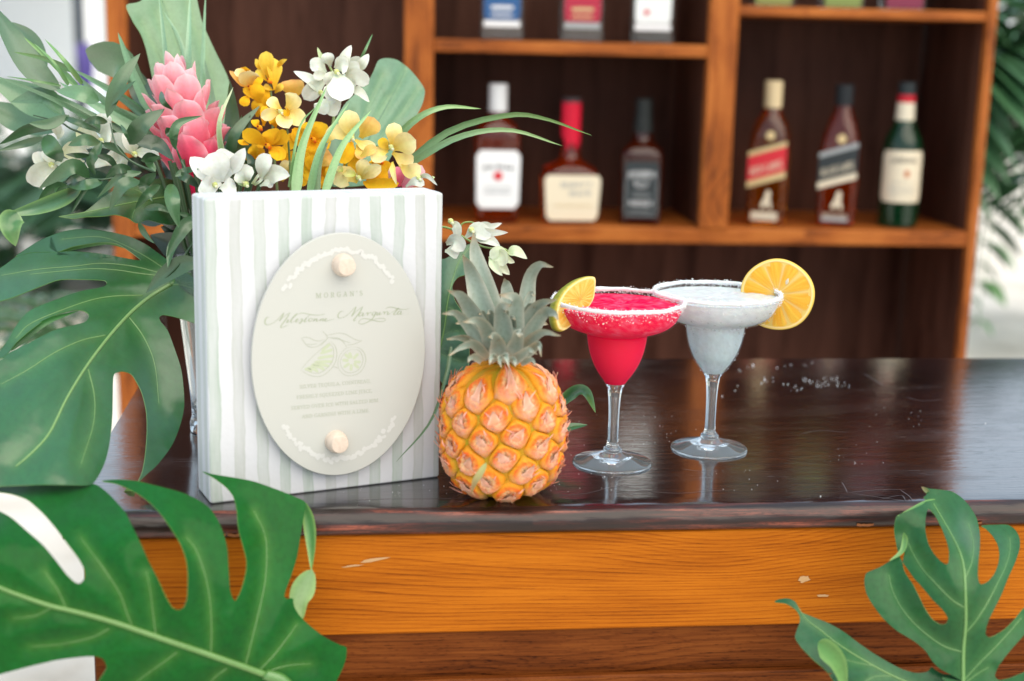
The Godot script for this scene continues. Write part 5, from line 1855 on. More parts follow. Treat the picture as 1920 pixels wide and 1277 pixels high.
	var br := monstera("wide wrinkled blue green leaf behind the white orchids, right of the bouquet", Vector2.ZERO, 1.0,
		"708,113 718,108 732,108 746,112 765,126 782,145 796,167 793,190 784,210 772,228 750,262 722,310 690,345 610,345 612,280 628,225 645,195 668,172 690,150 700,132",
		[], "708,113,1.42 765,126,1.44 796,167,1.43 750,262,1.385 690,345,1.33 610,345,1.32 640,200,1.37 710,200,1.39", "650,345 680,280 715,215 745,160 760,128",
		["655,335 665,270 690,200 715,140", "660,335 700,275 750,215 785,165", "665,340 715,290 760,235", "652,335 645,270 660,210", "670,310 690,240 725,180"],
		{"col": Color(0.14, 0.28, 0.17), "back": Color(0.1, 0.22, 0.1), "quilt": 0.005, "reach": 9.0, "w0": 3.0, "w2": 1.0, "w1": 1.5, "step": 7.0, "mat": "dull_leaf", "vein": Color(0.08, 0.2, 0.12)})
	br.name = numbered("broad_leaf")
	var bs := monstera("dull green leaf edge showing between the sign and the pineapple crown", Vector2.ZERO, 1.0,
		"800,500 836,484 852,474 868,463 885,458 888,500 874,514 858,520 848,536 852,562 872,596 880,640 874,700 830,720 800,640",
		[], "800,500,1.30 885,458,1.31 888,500,1.30 850,536,1.28 880,640,1.27 830,720,1.28 800,640,1.29", "815,690 832,620 840,560 858,495 880,464", ["830,630 850,620 870,625", "838,575 850,580 862,590", "820,660 840,670 870,680"],
		{"col": Color(0.045, 0.14, 0.075), "back": Color(0.1, 0.22, 0.1), "quilt": 0.003, "reach": 10.0, "w0": 4.0, "w2": 1.0, "w1": 1.5, "step": 7.0, "mat": "dull_leaf"})
	bs.name = numbered("broad_leaf")
	# upper left leaves
	var pa := Color(0.095, 0.22, 0.10)
	var pb := Color(0.14, 0.27, 0.14)
	var fresh_a := Color(0.10, 0.24, 0.075)
	var fresh_b := Color(0.16, 0.33, 0.09)
	sprig("strap_leaf", "dark glossy strap leaf reaching out at the upper left corner", "leaf", "110,168", [["112,170 62,132 22,72 -18,6", 50, "lance", 0.55, 0.03]], pa, pa, 1.27, "glossy_leaf", {"mid": Color(0.05, 0.13, 0.07), "piece": "blade"})
	sprig("strap_leaf", "paler strap leaf tucked behind the dark one, upper left", "leaf", "84,140", [["84,140 60,78 20,40", 34, "lance", 0.9, 0.02]], pa, pb, 1.31, "leaf", {"piece": "blade"})
	sprig("grass_tuft", "fresh green grass blades fanning to the upper left", "grass", "150,170", [["142,160 92,112 42,68", 15, "blade"], ["126,158 96,114 62,80", 11, "blade"], ["152,156 116,110 82,72", 13, "blade"], ["132,131 82,109 23,96", 14, "blade"], ["112,160 60,150 10,142", 7, "blade"]], fresh_a, fresh_b, 1.26, "leaf", {"piece": "blade"})
	sprig("fan_palm_leaf", "pleated fan palm leaf spreading left behind the pink ginger", "leaf", "310,285", [["305,262 210,200 128,128", 26, "blade", 1.0, 0.02], ["300,240 225,180 135,128", 24, "blade", 1.1, 0.03], ["300,270 190,205 108,152", 26, "blade", 1.0, 0.01], ["290,280 180,222 96,172", 24, "blade", 1.1, 0.0], ["250,270 140,200 50,158", 22, "blade", 1.0, 0.0], ["240,265 110,190 -12,140", 16, "blade", 1.2, -0.01], ["312,262 240,215 175,190", 24, "blade", 1.0, 0.02], ["310,250 250,200 180,150", 20, "blade", 0.8, 0.03], ["280,290 200,250 120,215", 22, "blade", 0.9, 0.0]], Color(0.13, 0.27, 0.13), Color(0.15, 0.3, 0.17), 1.31, "leaf", {"piece": "pleat"})
	sprig("strap_leaf", "wide pale strap leaf at the left edge, upper of two", "leaf", "118,212", [["120,214 58,186 -24,146", 60, "lance", 1.0, 0.02]], pa, pb, 1.33, "leaf", {"piece": "blade"})
	sprig("strap_leaf", "wide pale strap leaf at the left edge, lower of two", "leaf", "70,240", [["110,245 30,222 -30,190", 56, "lance", 0.95, 0.02]], pa, pb, 1.35, "leaf", {"piece": "blade"})
	sprig("oval_leaf", "translucent oval leaf low at the left above the white orchids", "leaf", "112,212", [["113,214 80,180 18,190", 36, "lance", 1.1, 0.01]], pa, pb, 1.28, "leaf", {"piece": "blade"})
	sprig("oval_leaf", "small oval leaf lying across the fan palm pleats", "leaf", "183,188", [["184,189 148,174 103,169", 31, "lance", 1.0, 0.0]], pa, pb, 1.25, "leaf", {"piece": "blade"})
	sprig("round_leaf", "rounded smooth leaf before the back bar's left side panel", "leaf", "266,160", [["268,160 222,112 164,110", 74, "petal", 1.0, 0.02]], pa, pb, 1.37, "leaf", {"piece": "blade"})
	sprig("round_leaf", "dark round leaf peeking beside the pink ginger's left", "leaf", "284,200", [["290,205 262,165 240,110", 44, "lance", 0.55, 0.02]], pa, pb, 1.39, "leaf", {"piece": "blade"})
	sprig("tall_grass", "pale pointed blade standing left of the pink ginger", "grass", "278,206", [["282,210 246,130 219,59", 27, "blade", 1.15, 0.01]], pb, pb, 1.32, "leaf", {"piece": "blade"})
	sprig("grass_tuft", "tall pale upright blades above the pink ginger, reaching the top edge", "grass", "350,260", [["318,200 308,90 296,-12", 15, "blade", 1.3, 0.0], ["352,220 352,100 355,-14", 18, "blade", 1.3, 0.0], ["380,260 378,120 384,-16", 17, "blade", 1.35, 0.0], ["358,180 338,80 304,18", 13, "blade", 1.0, 0.0], ["405,300 398,200 382,110", 22, "blade", 1.0, 0.0]], Color(0.19, 0.34, 0.21), Color(0.2, 0.36, 0.22), 1.38, "leaf", {"piece": "blade"})
	sprig("variegated_blade", "cream edged narrow blade between the ginger and orange orchids", "grass", "416,292", [["416,300 410,228 436,162", 13, "blade", 1.0, 0.0]], Color(0.2, 0.34, 0.14), Color(0.42, 0.5, 0.3), 1.27, "leaf", {"edge": Color(0.5, 0.56, 0.36), "piece": "blade"})
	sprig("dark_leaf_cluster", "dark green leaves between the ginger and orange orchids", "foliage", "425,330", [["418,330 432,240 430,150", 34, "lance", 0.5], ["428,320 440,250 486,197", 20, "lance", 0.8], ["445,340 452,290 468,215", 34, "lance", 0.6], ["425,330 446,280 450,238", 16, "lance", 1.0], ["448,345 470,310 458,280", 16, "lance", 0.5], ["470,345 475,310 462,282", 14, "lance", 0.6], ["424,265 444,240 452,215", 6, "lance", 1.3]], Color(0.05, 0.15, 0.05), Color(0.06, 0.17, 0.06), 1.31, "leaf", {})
	sprig("grass_tuft", "fresh green blades crossing the orange orchids above the sign", "grass", "580,360", [["552,372 566,272 612,160", 24, "blade", 1.0, 0.02], ["578,372 602,275 655,190", 20, "blade", 1.1, 0.02], ["604,372 640,275 696,205", 19, "blade", 1.05, 0.02], ["590,372 598,300 626,236", 20, "blade", 0.55, 0.05], ["540,350 560,240 590,200", 8, "blade", 1.2, 0.04]], Color(0.2, 0.38, 0.15), Color(0.22, 0.42, 0.17), 1.225, "leaf", {"piece": "blade"})
	sprig("arching_grass", "long grass blade arching right, shortest and topmost of three", "grass", "735,268", [["720,285 775,226 832,200 903,203", 17, "blade", 1.0, 0.0]], Color(0.15, 0.31, 0.16), Color(0.26, 0.44, 0.14), 1.30, "leaf", {"piece": "blade"})
	sprig("arching_grass", "longest grass blade arching right across the red capped bottle", "grass", "765,300", [["750,312 845,243 955,214 1025,222 1109,253", 17, "blade", 1.0, 0.0]], Color(0.15, 0.31, 0.16), Color(0.26, 0.44, 0.14), 1.28, "leaf", {"piece": "blade"})
	sprig("arching_grass", "lowest long grass blade arching right of three", "grass", "765,312", [["750,318 855,258 955,243 1056,273", 15, "blade", 0.95, 0.0]], Color(0.15, 0.31, 0.16), Color(0.26, 0.44, 0.14), 1.27, "leaf", {"piece": "blade"})
	sprig("tall_grass", "thin blade rising behind the upper white orchids", "grass", "670,120", [["666,130 684,92 698,62", 8, "blade", 1.1, 0.0]], pb, fresh_a, 1.36, "leaf", {"piece": "blade"})
	sprig("tall_grass", "thin dark blade lying across the sign's lower right stripes", "grass", "842,672", [["846,650 836,706 806,792 741,868", 9, "blade", 0.7, 0.0]], Color(0.07, 0.18, 0.06), Color(0.08, 0.2, 0.06), 1.163, "leaf", {"piece": "blade"})
	var p1 := thing("curled_leaf", "curled green leaf lying on the counter right of the pineapple, upper", "leaf", on_level(1060, 800, DECK))
	var pm := MB.new()
	place_strip(pm, "1040,770,1.27 1072,740,1.265 1098,736,1.25 1117,774,1.235", 25, "lance", -20, 0.35, Color(0.03, 0.14, 0.04), Color(0.05, 0.2, 0.05), {"rows": 18, "cols": 7, "edge": Color(0.16, 0.34, 0.12)})
	world_part("blade", pm, M["glossy_leaf"], p1)
	petiole(p1, "1042,769,1.27 1000,775,1.285 930,772,1.30 840,765,1.31 760,760,1.315", 0.0011, 0.0014)
	var p2 := thing("curled_leaf", "small flat leaf tip on the counter right of the pineapple, lower", "leaf", on_level(1060, 815, DECK))
	var pm2 := MB.new()
	place_strip(pm2, "1030,818,1.262 1066,803,1.262 1102,797,1.264", 17, "lance", -30, 0.35, Color(0.03, 0.14, 0.04), Color(0.05, 0.2, 0.05), {"rows": 14, "cols": 7})
	world_part("blade", pm2, M["glossy_leaf"], p2)
	petiole(p2, "1032,817,1.262 990,806,1.275 920,790,1.292 840,772,1.308", 0.0009, 0.0012)

# petals listed as "pixel path | width", all in one crop's own pixels
func bloom(parent: Node3D, called: String, org: Vector2, k: float, z: float, petals: Array, ca: Color, cb: Color, o := {}) -> Node3D:
	var fl := Node3D.new()
	fl.name = called
	parent.add_child(fl, true)
	for q in petals:
		var p2 := pts2(q[0], org, k)
		var p3 := PackedVector3Array()
		var reach: float = q[3] if q.size() > 3 else rng.randf_range(-0.014, 0.004)
		for e in p2.size():
			var t := float(e) / (p2.size() - 1)
			p3.append(at(p2[e].x, p2[e].y, z + reach * t - 0.004 * sin(PI * t)))
		var c0 := ca
		var c1 := cb
		if q.size() > 4:
			c0 = q[4]
			c1 = q[5]
		var v := rng.randf_range(0.93, 1.06)
		var mb := MB.new()
		strip(mb, p3, q[1] * o.get("wide", 1.22) / k * z / F, q[2] if q.size() > 2 else "petal", (cam_at.origin - p3[1]).normalized(), rng.randf_range(-24, 24), rng.randf_range(0.1, 0.32), Color(c0.r * v, c0.g * v, c0.b * v), Color(c1.r * v, c1.g * v, c1.b * v), {"rows": 12, "cols": 9, "ruffle": o.get("ruffle", 0.015), "edge": o.get("edge", null), "mid": o.get("mid", null), "body": 0.0006})
		var pt := part("petal", mb.mesh(parent.position), M["petal"], fl)
		pt.name = "petal"
	var f2 := pts2(petals[0][0], org, k)
	var heart := MB.new()
	var hc := at(f2[0].x, f2[0].y, z - 0.006)
	var warm := ca.g < 0.65
	blob(heart, hc, 0.0026, Color(0.96, 0.40, 0.02) if warm else Color(0.66, 0.72, 0.30))
	blob(heart, hc + cam_at.basis * Vector3(0.0016, -0.002, 0.0018), 0.0015, Color(0.80, 0.16, 0.02) if warm else Color(0.80, 0.80, 0.55))
	blob(heart, hc + cam_at.basis * Vector3(-0.0014, 0.001, 0.0022), 0.0009, Color(0.35, 0.03, 0.02) if warm else Color(0.75, 0.72, 0.4))
	if called == "bloom":
		part("column", heart.mesh(parent.position), M["petal"], fl)
	return fl

func spray_stem(t: Node3D, s: String, r := 0.0014, col := Color(0.12, 0.2, 0.04)) -> void:
	var p := PackedVector3Array()
	for q in pts3(s):
		p.append(at(q.x, q.y, q.z))
	var mb := MB.new()
	tube(mb, p, r, r * 0.6, col, 6)
	world_part("stem", mb, M["leaf"], t)

func flowers() -> void:
	var w0 := Color(0.72, 0.76, 0.60)
	var w1 := Color(0.84, 0.85, 0.80)
	var wg := Color(0.62, 0.72, 0.40)
	# upper white orchid cluster
	var R5 := Vector2(540, 60)
	var t := thing("white_orchid", "white orchid cluster standing highest, above the orange orchids", "flower", at(628, 220, 1.3), 0, "white orchids in the bouquet")
	spray_stem(t, "600,330,1.33 622,240,1.33 628,150,1.33 596,92,1.33", 0.0016, Color(0.3, 0.42, 0.14))
	bloom(t, "bloom", R5, 7.096, 1.315, [["430,800 300,640 66,512", 140, "sepal"], ["500,640 350,740 205,890", 190], ["560,560 420,570 328,556", 110], ["500,530 400,430 286,462", 160], ["480,450 436,330 383,192", 60, "sepal", 0.0, wg, wg], ["560,450 528,350 520,262", 140]], w0, w1)
	bloom(t, "bloom", R5, 7.096, 1.29, [["640,520 690,720 700,915", 290, "petal", -0.02], ["700,500 745,330 838,165", 135, "sepal"], ["600,520 560,600 540,700", 160], ["620,480 700,430 800,440", 200], ["760,560 920,580 1068,686", 180], ["640,560 600,760 520,900", 200]], w0, w1)
	bloom(t, "bloom", R5, 7.096, 1.30, [["900,500 990,400 1070,280", 120, "sepal"], ["780,520 870,430 960,420", 190], ["820,740 950,790 1078,925", 110, "sepal"], ["800,600 860,520 960,520", 220], ["540,860 580,960 690,1010", 230], ["480,880 450,980 400,1070", 180], ["720,560 800,640 860,740", 220]], w0, w1)
	# left white orchids
	var R1 := Vector2(0, 200)
	t = thing("white_orchid", "white orchid bloom lowest at the left, half under ruscus", "flower", at(95, 312, 1.29), 0, "white orchids in the bouquet")
	bloom(t, "bloom", R1, 6.387, 1.285, [["600,690 470,640 440,530", 130], ["640,690 580,600 528,506", 130], ["650,680 500,780 395,950", 270], ["640,670 740,680 830,705", 110], ["600,860 590,920 495,985", 90], ["640,760 620,860 640,920", 160], ["700,1000 740,1050 790,1110", 44, "sepal"]], w0, w1)
	t = thing("white_orchid", "yellowish white orchid in the middle left, crossed by a thin stem", "flower", at(170, 262, 1.3), 0, "white orchids in the bouquet")
	bloom(t, "bloom", R1, 6.387, 1.30, [["1200,400 1050,340 895,300", 170, "petal", -0.01, w1, Color(0.74, 0.77, 0.5)], ["1190,330 1270,300 1335,300", 240], ["1210,230 1230,150 1250,76", 150], ["1180,420 1060,400 900,400", 150], ["690,360 660,230 650,126", 100, "sepal"], ["680,380 700,320 722,250", 80]], w0, w1)
	t = thing("white_orchid", "large white orchid immediately left of the pink ginger's base", "flower", at(240, 290, 1.3), 0, "white orchids in the bouquet")
	bloom(t, "bloom", R1, 6.387, 1.295, [["1600,560 1450,440 1322,432", 220], ["1600,560 1560,420 1520,282", 200], ["1560,540 1750,550 1895,585", 150], ["1420,660 1330,600 1270,560", 170], ["1060,580 900,500 742,580", 170, "petal", -0.01, w1, Color(0.74, 0.77, 0.5)], ["1000,650 900,640 780,660", 80], ["1340,690 1200,660 1000,690", 120], ["1500,700 1450,640 1380,620", 140]], w0, w1)
	# white ones on the sign's top left corner
	var R2 := Vector2(160, 200)
	var R4 := Vector2(420, 200)
	t = thing("white_orchid", "bright white orchid resting behind the sign's top left corner", "flower", at(410, 345, 1.2), 0, "white orchids in the bouquet")
	bloom(t, "bloom", R2, 6.387, 1.205, [["1540,930 1380,720 1245,600", 210, "sepal"], ["1620,900 1560,720 1470,560", 300], ["1660,900 1680,690 1770,556", 300], ["1700,820 1820,640 1905,488", 150, "sepal"], ["1620,900 1480,940 1385,880", 220], ["1600,960 1700,960 1800,960", 180]], w1, w1)
	t = thing("white_orchid", "white orchid with thin green stamens, behind the sign's top edge", "flower", at(490, 345, 1.21), 0, "white orchids in the bouquet")
	bloom(t, "bloom", R4, 8.513, 1.21, [["340,1230 330,1080 440,960", 220], ["380,1230 260,1120 170,1060", 180], ["580,1160 610,940 725,755", 230], ["620,1150 800,1060 1045,1095", 260, "sepal"], ["440,1230 520,1110 575,1050", 40, "even", 0.0, wg, w1], ["470,1240 550,1190 612,1130", 40, "even", 0.0, wg, w1], ["560,1260 690,1210 770,1270", 110], ["200,1200 270,1230 350,1275", 60, "sepal", 0.0, wg, wg]], w0, w1)
	# orange orchids
	var o0 := Color(1.0, 0.43, 0.015)
	var o1 := Color(1.0, 0.55, 0.03)
	var y0 := Color(1.0, 0.68, 0.11)
	var y1 := Color(1.0, 0.86, 0.48)
	var pk := Color(1.0, 0.52, 0.2)
	var R3 := Vector2(420, 80)
	var R6 := Vector2(600, 190)
	t = thing("orange_orchid", "tallest orange orchid spray, left of the white cluster", "flower", at(500, 345, 1.33), 0, "orange orchid sprays")
	spray_stem(t, "520,370,1.33 512,280,1.34 508,190,1.335 505,140,1.335")
	bloom(t, "bloom", R3, 9.12, 1.335, [["770,640 720,360 712,132", 215, "petal", -0.012], ["860,800 850,480 850,255", 230], ["900,420 970,320 1066,272", 75, "sepal"], ["640,470 570,350 525,266", 95, "sepal"], ["720,640 620,520 560,440", 120], ["830,800 740,760 676,712", 80], ["860,850 930,770 985,690", 100]], o1, y0)
	bloom(t, "bloom", R3, 9.12, 1.33, [["440,760 410,590 440,470", 310, "petal", -0.02, o1, y1], ["430,760 260,620 76,468", 130, "sepal", -0.01, o0, pk], ["420,640 300,520 160,500", 130, "petal", -0.02, o1, y1], ["380,560 350,460 360,408", 150], ["450,850 540,660 610,560", 150], ["620,1040 480,870 310,770", 130], ["420,880 350,980 330,1080", 150], ["600,1050 560,850 620,700", 220]], o0, o1)
	bloom(t, "bloom", R3, 9.12, 1.34, [["1170,960 1160,760 1150,618", 370, "petal", -0.01, o1, pk], ["700,1150 690,950 720,780", 170], ["560,1260 560,1100 620,1000", 190]], o0, o1)
	t = thing("orange_orchid", "pale yellow orange orchid spray in the middle, under the white cluster", "flower", at(530, 345, 1.28), 0, "orange orchid sprays")
	spray_stem(t, "545,370,1.29 542,300,1.29 535,210,1.28")
	bloom(t, "bloom", R4, 8.513, 1.275, [["900,70 740,100 578,165", 165, "petal", -0.012], ["930,90 940,210 1030,335", 220, "petal", -0.02], ["980,70 1110,140 1290,230", 240], ["900,30 790,-60 690,-130", 160], ["980,30 1090,-100 1140,-220", 260, "petal", -0.015], ["940,40 990,80 1040,60", 110, "petal", -0.02, o1, o0]], y0, y1)
	bloom(t, "bloom", R4, 8.513, 1.285, [["690,620 480,480 280,390", 210, "petal", -0.02], ["710,620 740,480 715,350", 270], ["770,610 890,510 990,380", 190], ["730,640 830,730 830,855", 230, "petal", -0.02], ["700,650 780,720 890,790", 130], ["640,600 540,540 460,580", 90], ["380,600 280,560 250,520", 90]], o0, o1)
	bloom(t, "bloom", R4, 8.513, 1.30, [["560,330 500,260 470,200", 110], ["620,300 640,120 660,-20", 140], ["820,330 790,240 720,160", 120], ["1100,420 1060,520 1140,640", 240], ["1100,340 1160,420 1240,480", 220], ["500,800 460,700 400,640", 150], ["420,880 360,780 330,740", 130], ["1000,860 950,740 1000,620", 140], ["900,1180 1000,1000 1060,860", 260, "petal", -0.01, o1, y1]], o0, o1)
	t = thing("orange_orchid", "yellow orange orchid spray leaning right over the sign's top edge", "flower", at(690, 340, 1.27), 0, "orange orchid sprays")
	spray_stem(t, "640,370,1.29 655,290,1.29 690,275,1.275 735,275,1.26")
	bloom(t, "bloom", R6, 7.983, 1.275, [["470,540 430,330 428,118", 265, "petal", -0.012, y0, y1], ["600,540 720,380 800,232", 270, "petal", -0.012, y0, pk], ["500,570 300,470 120,380", 180], ["90,610 150,500 220,390", 150], ["520,570 660,650 840,695", 150], ["480,600 420,720 290,920", 190, "petal", -0.01, o0, o1], ["540,640 600,760 620,860", 150, "petal", -0.01, y0, pk]], y0, y1)
	bloom(t, "bloom", R6, 7.983, 1.25, [["1060,680 1100,490 1105,310", 205, "petal", -0.01], ["1080,710 1250,630 1432,575", 290, "petal", -0.018], ["1080,760 1250,870 1400,890", 200], ["1180,940 1340,1040 1500,960", 200], ["1010,730 880,780 900,915", 210], ["1030,710 950,630 925,535", 130, "petal", -0.012, y0, o1], ["600,820 720,740 850,700", 140, "petal", -0.01, y0, pk], ["1080,900 1090,1050 1140,1240", 80, "sepal"]], y0, y1)
	bloom(t, "bloom", R6, 7.983, 1.262, [["570,1140 620,1000 695,868", 175, "petal", -0.012], ["590,1160 740,1060 910,960", 165, "petal", -0.015], ["560,1200 400,1100 200,1240", 250], ["700,1190 850,1120 1010,1050", 260, "petal", 0.0, o0, o1], ["640,1210 800,1240 1180,1220", 180, "petal", 0.0, o0, o1], ["320,1040 400,1070 530,1100", 100, "petal", -0.02, y1, Color(0.5, 0.52, 0.1)], ["240,960 280,1000 330,1040", 90, "petal", -0.02, y1, Color(0.5, 0.52, 0.1)]], y0, y1)
	bloom(t, "bloom", R6, 7.983, 1.30, [["900,880 950,1000 1010,1180", 240], ["390,800 480,880 600,870", 180], ["340,1010 450,950 580,880", 240], ["-40,960 60,860 170,800", 230, "petal", 0.0, y0, pk], ["60,1200 160,1100 240,1000", 200, "petal", 0, o1, o1], ["780,1000 820,900 780,840", 160], ["1000,1250 1100,1180 1220,1180", 160]], o0, o1)
	# crowded blooms deeper in
	var deep := [["orange orchid bloom filling the shade under the middle spray", "1140,1000 1060,860 1000,700 | 1140,1000 1240,860 1260,700 | 1140,1000 1000,980 880,960 | 1140,1010 1180,1150 1160,1260 | 1140,1000 1290,1000 1400,960"], ["orange orchid bloom low behind the sign's middle top edge", "1500,1060 1420,900 1400,760 | 1500,1060 1600,900 1640,760 | 1500,1060 1340,1040 1240,1060 | 1500,1070 1520,1200 1500,1280 | 1500,1060 1660,1040 1780,1000"], ["orange orchid bloom deep behind the green blades, upper", "1420,520 1340,380 1300,240 | 1420,520 1500,380 1560,240 | 1420,520 1280,520 1180,500 | 1420,530 1420,680 1400,780 | 1420,520 1560,540 1700,560"], ["orange orchid bloom at the far left base of the orange sprays", "420,760 330,680 300,560 | 420,760 470,640 520,520 | 420,760 330,800 300,860 | 420,770 470,900 520,980 | 420,760 540,780 640,800"]]
	for dd in deep:
		t = thing("orange_orchid", dd[0], "flower", at(560, 345, 1.32), 0, "orange orchid sprays")
		var list := []
		for q in (dd[1] as String).split("|"):
			list.append([q, 230, "petal", rng.randf_range(-0.012, 0.0)])
		bloom(t, "bloom", R4, 8.513, 1.315, list, o0, o1)
	# a second ginger's petals low at the right
	t = thing("pink_ginger", "few pink ginger petals low behind the sign's top right corner", "flower", at(770, 345, 1.27))
	bloom(t, "petals", R6, 7.983, 1.268, [["1180,1270 1170,1100 1150,970", 190, "petal", 0.0, Color(0.85, 0.08, 0.2), Color(0.85, 0.25, 0.36)], ["1220,1270 1380,1140 1525,955", 250, "petal", -0.01, Color(0.85, 0.2, 0.33), Color(0.86, 0.55, 0.62)], ["1000,1200 1050,1050 1078,925", 60, "sepal", 0.0, Color(0.85, 0.5, 0.6), Color(0.86, 0.6, 0.66)]], w0, w1)
	t = thing("white_orchid", "small white orchid petals curling past the sign's top right corner", "flower", at(800, 345, 1.25), 0, "white orchids in the bouquet")
	bloom(t, "bloom", R6, 7.983, 1.25, [["1470,1140 1600,1110 1750,1250", 70, "sepal"], ["1280,1270 1420,1190 1560,1250", 120], ["1640,1160 1690,1130 1700,1120", 40, "sepal", 0.0, wg, wg]], w0, w1)
	# nodding buds right of the sign
	var R7 := Vector2(780, 400)
	t = thing("orchid_bud_spray", "spray of nodding white orchid buds between sign and pineapple crown", "flower", at(845, 430, 1.27))
	spray_stem(t, "520,600,1.33 640,500,1.31 760,440,1.285 830,425,1.27 862,440,1.265 882,452,1.26 912,464,1.255 945,466,1.25 955,474,1.25", 0.0012, Color(0.3, 0.44, 0.12))
	spray_stem(t, "858,432,1.265 868,418,1.262 884,416,1.26 894,421,1.255", 0.001, Color(0.3, 0.44, 0.12))
	bloom(t, "bloom", R7, 4.258, 1.25, [["440,130 580,150 735,152", 62, "sepal"], ["430,150 550,120 686,76", 64, "sepal"], ["450,180 560,195 672,260", 84, "sepal"], ["395,190 480,130 600,190", 110], ["470,100 540,110 620,150", 90]], w0, w1)
	bloom(t, "bud", R7, 4.258, 1.248, [["730,310 800,300 888,362", 74, "lance"], ["745,330 670,310 585,345", 90], ["600,320 660,400 748,490", 86, "sepal"], ["590,340 630,420 690,498", 64, "sepal"], ["690,330 740,370 788,392", 44, "sepal"], ["640,300 680,340 700,420", 100]], Color(0.62, 0.72, 0.42), Color(0.80, 0.83, 0.66))
	bloom(t, "bloom", R7, 4.258, 1.262, [["275,60 320,100 335,190", 66], ["240,240 310,220 378,300", 110], ["230,300 290,300 340,330", 90], ["250,210 300,200 350,200", 60]], w0, w1)
	ginger()

# the pink torch: overlapping bracts spiralling up a core
func ginger() -> void:
	var b := at(366, 322, 1.30)
	var tp := at(320, 112, 1.315)
	var t := thing("pink_ginger", "pink ginger flower head with pale bract tips, left of the orchids", "flower", b)
	var ax := (tp - b)
	var len := ax.length()
	ax = ax.normalized()
	var tow := (cam_at.origin - b).normalized()
	var sx := ax.cross(tow).normalized()
	var sz := sx.cross(ax).normalized()
	var core := MB.new()
	tube(core, PackedVector3Array([b - ax * 0.06, b + ax * len * 0.3, b + ax * len * 0.75, b + ax * len * 0.9]), 0.012, 0.008, Color(0.66, 0.02, 0.09), 10, 8)
	world_part("core", core, M["petal"], t)
	var n := 46
	for k in n:
		var f := float(k) / (n - 1)
		var a := k * 2.39996 + 0.8
		var out := sx * cos(a) + sz * sin(a)
		var y := len * lerpf(-0.14, 0.66, f)
		var open: float = stops_at([[0.0, Color(0.026, 0, 0)], [0.3, Color(0.035, 0, 0)], [0.62, Color(0.030, 0, 0)], [0.85, Color(0.019, 0, 0)], [1.0, Color(0.009, 0, 0)]], f).r * rng.randf_range(0.85, 1.12)
		var up := lerpf(0.028, 0.033, f)
		var curl := lerpf(0.011, 0.0005, pow(f, 0.7)) * rng.randf_range(0.3, 1.4)
		var c0 := b + ax * y + out * 0.004
		var c1 := b + ax * (y + up * 0.35) + out * (open * 0.62)
		var c2 := b + ax * (y + up * 0.9) + out * (open * 0.96)
		var c3 := b + ax * (y + up * 1.34) + out * (open + curl)
		var w := lerpf(0.033, 0.019, f) * rng.randf_range(0.85, 1.12)
		var mb := MB.new()
		var hot := Color(0.95, 0.003, 0.06).lerp(Color(0.95, 0.13, 0.22), f)
		var tipc := Color(0.96, 0.06, 0.17).lerp(Color(0.98, 0.48, 0.54), pow(f, 0.7))
		strip(mb, PackedVector3Array([c0, c1, c2, c3]), w, "petal" if k % 3 else "sepal", out, rng.randf_range(-16, 16), lerpf(-0.5, -0.34, f), hot, tipc, {"rows": 16, "cols": 11, "ruffle": 0.045 if f < 0.55 else 0.012, "edge": Color(0.93, 0.34, 0.43).lerp(Color(0.94, 0.64, 0.68), pow(f, 0.7)), "body": 0.0007})
		world_part("bract", mb, M["petal"], t)

# ------------------------------------------------------------------ bottles
# body profile: "half-width height roundness" triples; roundness 2 is a circle, 6 a rounded square
func flask(spec: String, depth: float, segs := 48) -> MB:
	var p := pts3(spec)
	var mb := MB.new()
	var rows := p.size()
	for r in rows:
		var s := p[r]
		for q in segs:
			var a := TAU * q / segs
			var e := s.z
			var rr := pow(pow(absf(cos(a)), e) + pow(absf(sin(a)), e), -1.0 / e)
			var dz := lerpf(1.0, depth, clampf((e - 2.0) / 2.0, 0.0, 1.0))
			mb.add(Vector3(cos(a) * rr * s.x, s.y, sin(a) * rr * s.x * dz), Color.WHITE, Vector2(float(q) / segs, s.y))
	mb.weave(0, rows, segs, true)
	return mb

func plate(w: float, h: float, y: float, z: float, round := 0.004, skew := 0.0, curve := 0.0, taper := 1.0) -> MB:
	var mb := MB.new()
	var nx := 14
	var ny := 10
	for f in [0, 1]:
		for j in ny + 1:
			var v := float(j) / ny
			var inset := 0.0
			var yy := v * h
			if yy < round:
				inset = round - sqrt(maxf(round * round - pow(round - yy, 2.0), 0.0))
			elif yy > h - round:
				inset = round - sqrt(maxf(round * round - pow(round - (h - yy), 2.0), 0.0))
			var hw := w * 0.5 * lerpf(1.0, taper, 1.0 - v) - inset
			for i in nx + 1:
				var u := -1.0 + 2.0 * i / nx
				var x := u * hw
				var zz := z
				if curve > 0.0:
					var a := x / curve
					zz = z - curve * (1.0 - cos(a))
					x = curve * sin(a)
				mb.add(Vector3(x, y + yy + skew * u * hw, zz - (0.0006 if f else 0.0)))
	mb.weave(0, ny + 1, nx + 1, false, true)
	mb.weave((ny + 1) * (nx + 1), ny + 1, nx + 1, false, false)
	return mb

func print_line(parent: Node3D, text: String, hgt: float, pos: Vector3, m: Material, fit := 0.0, skew := 0.0, arch := 0.0, curve := 0.0, weight := 700) -> void:
	var l := letters(text, hgt, "Droid Serif", weight, 0.06)
	var bb := l.get_aabb()
	var k := fit / bb.size.x if fit > 0.0 else 1.0
	var cx := bb.position.x + bb.size.x * 0.5
	l = bend(l, func(v: Vector3) -> Vector3:
		var x := (v.x - cx) * k
		var y := v.y + skew * x - arch * x * x
		var z := 0.0
		if curve > 0.0:
			z = -curve * (1.0 - cos(x / curve))
			x = curve * sin(x / curve)
		return Vector3(x, y, z))
	part("lettering", l, m, parent, pos)

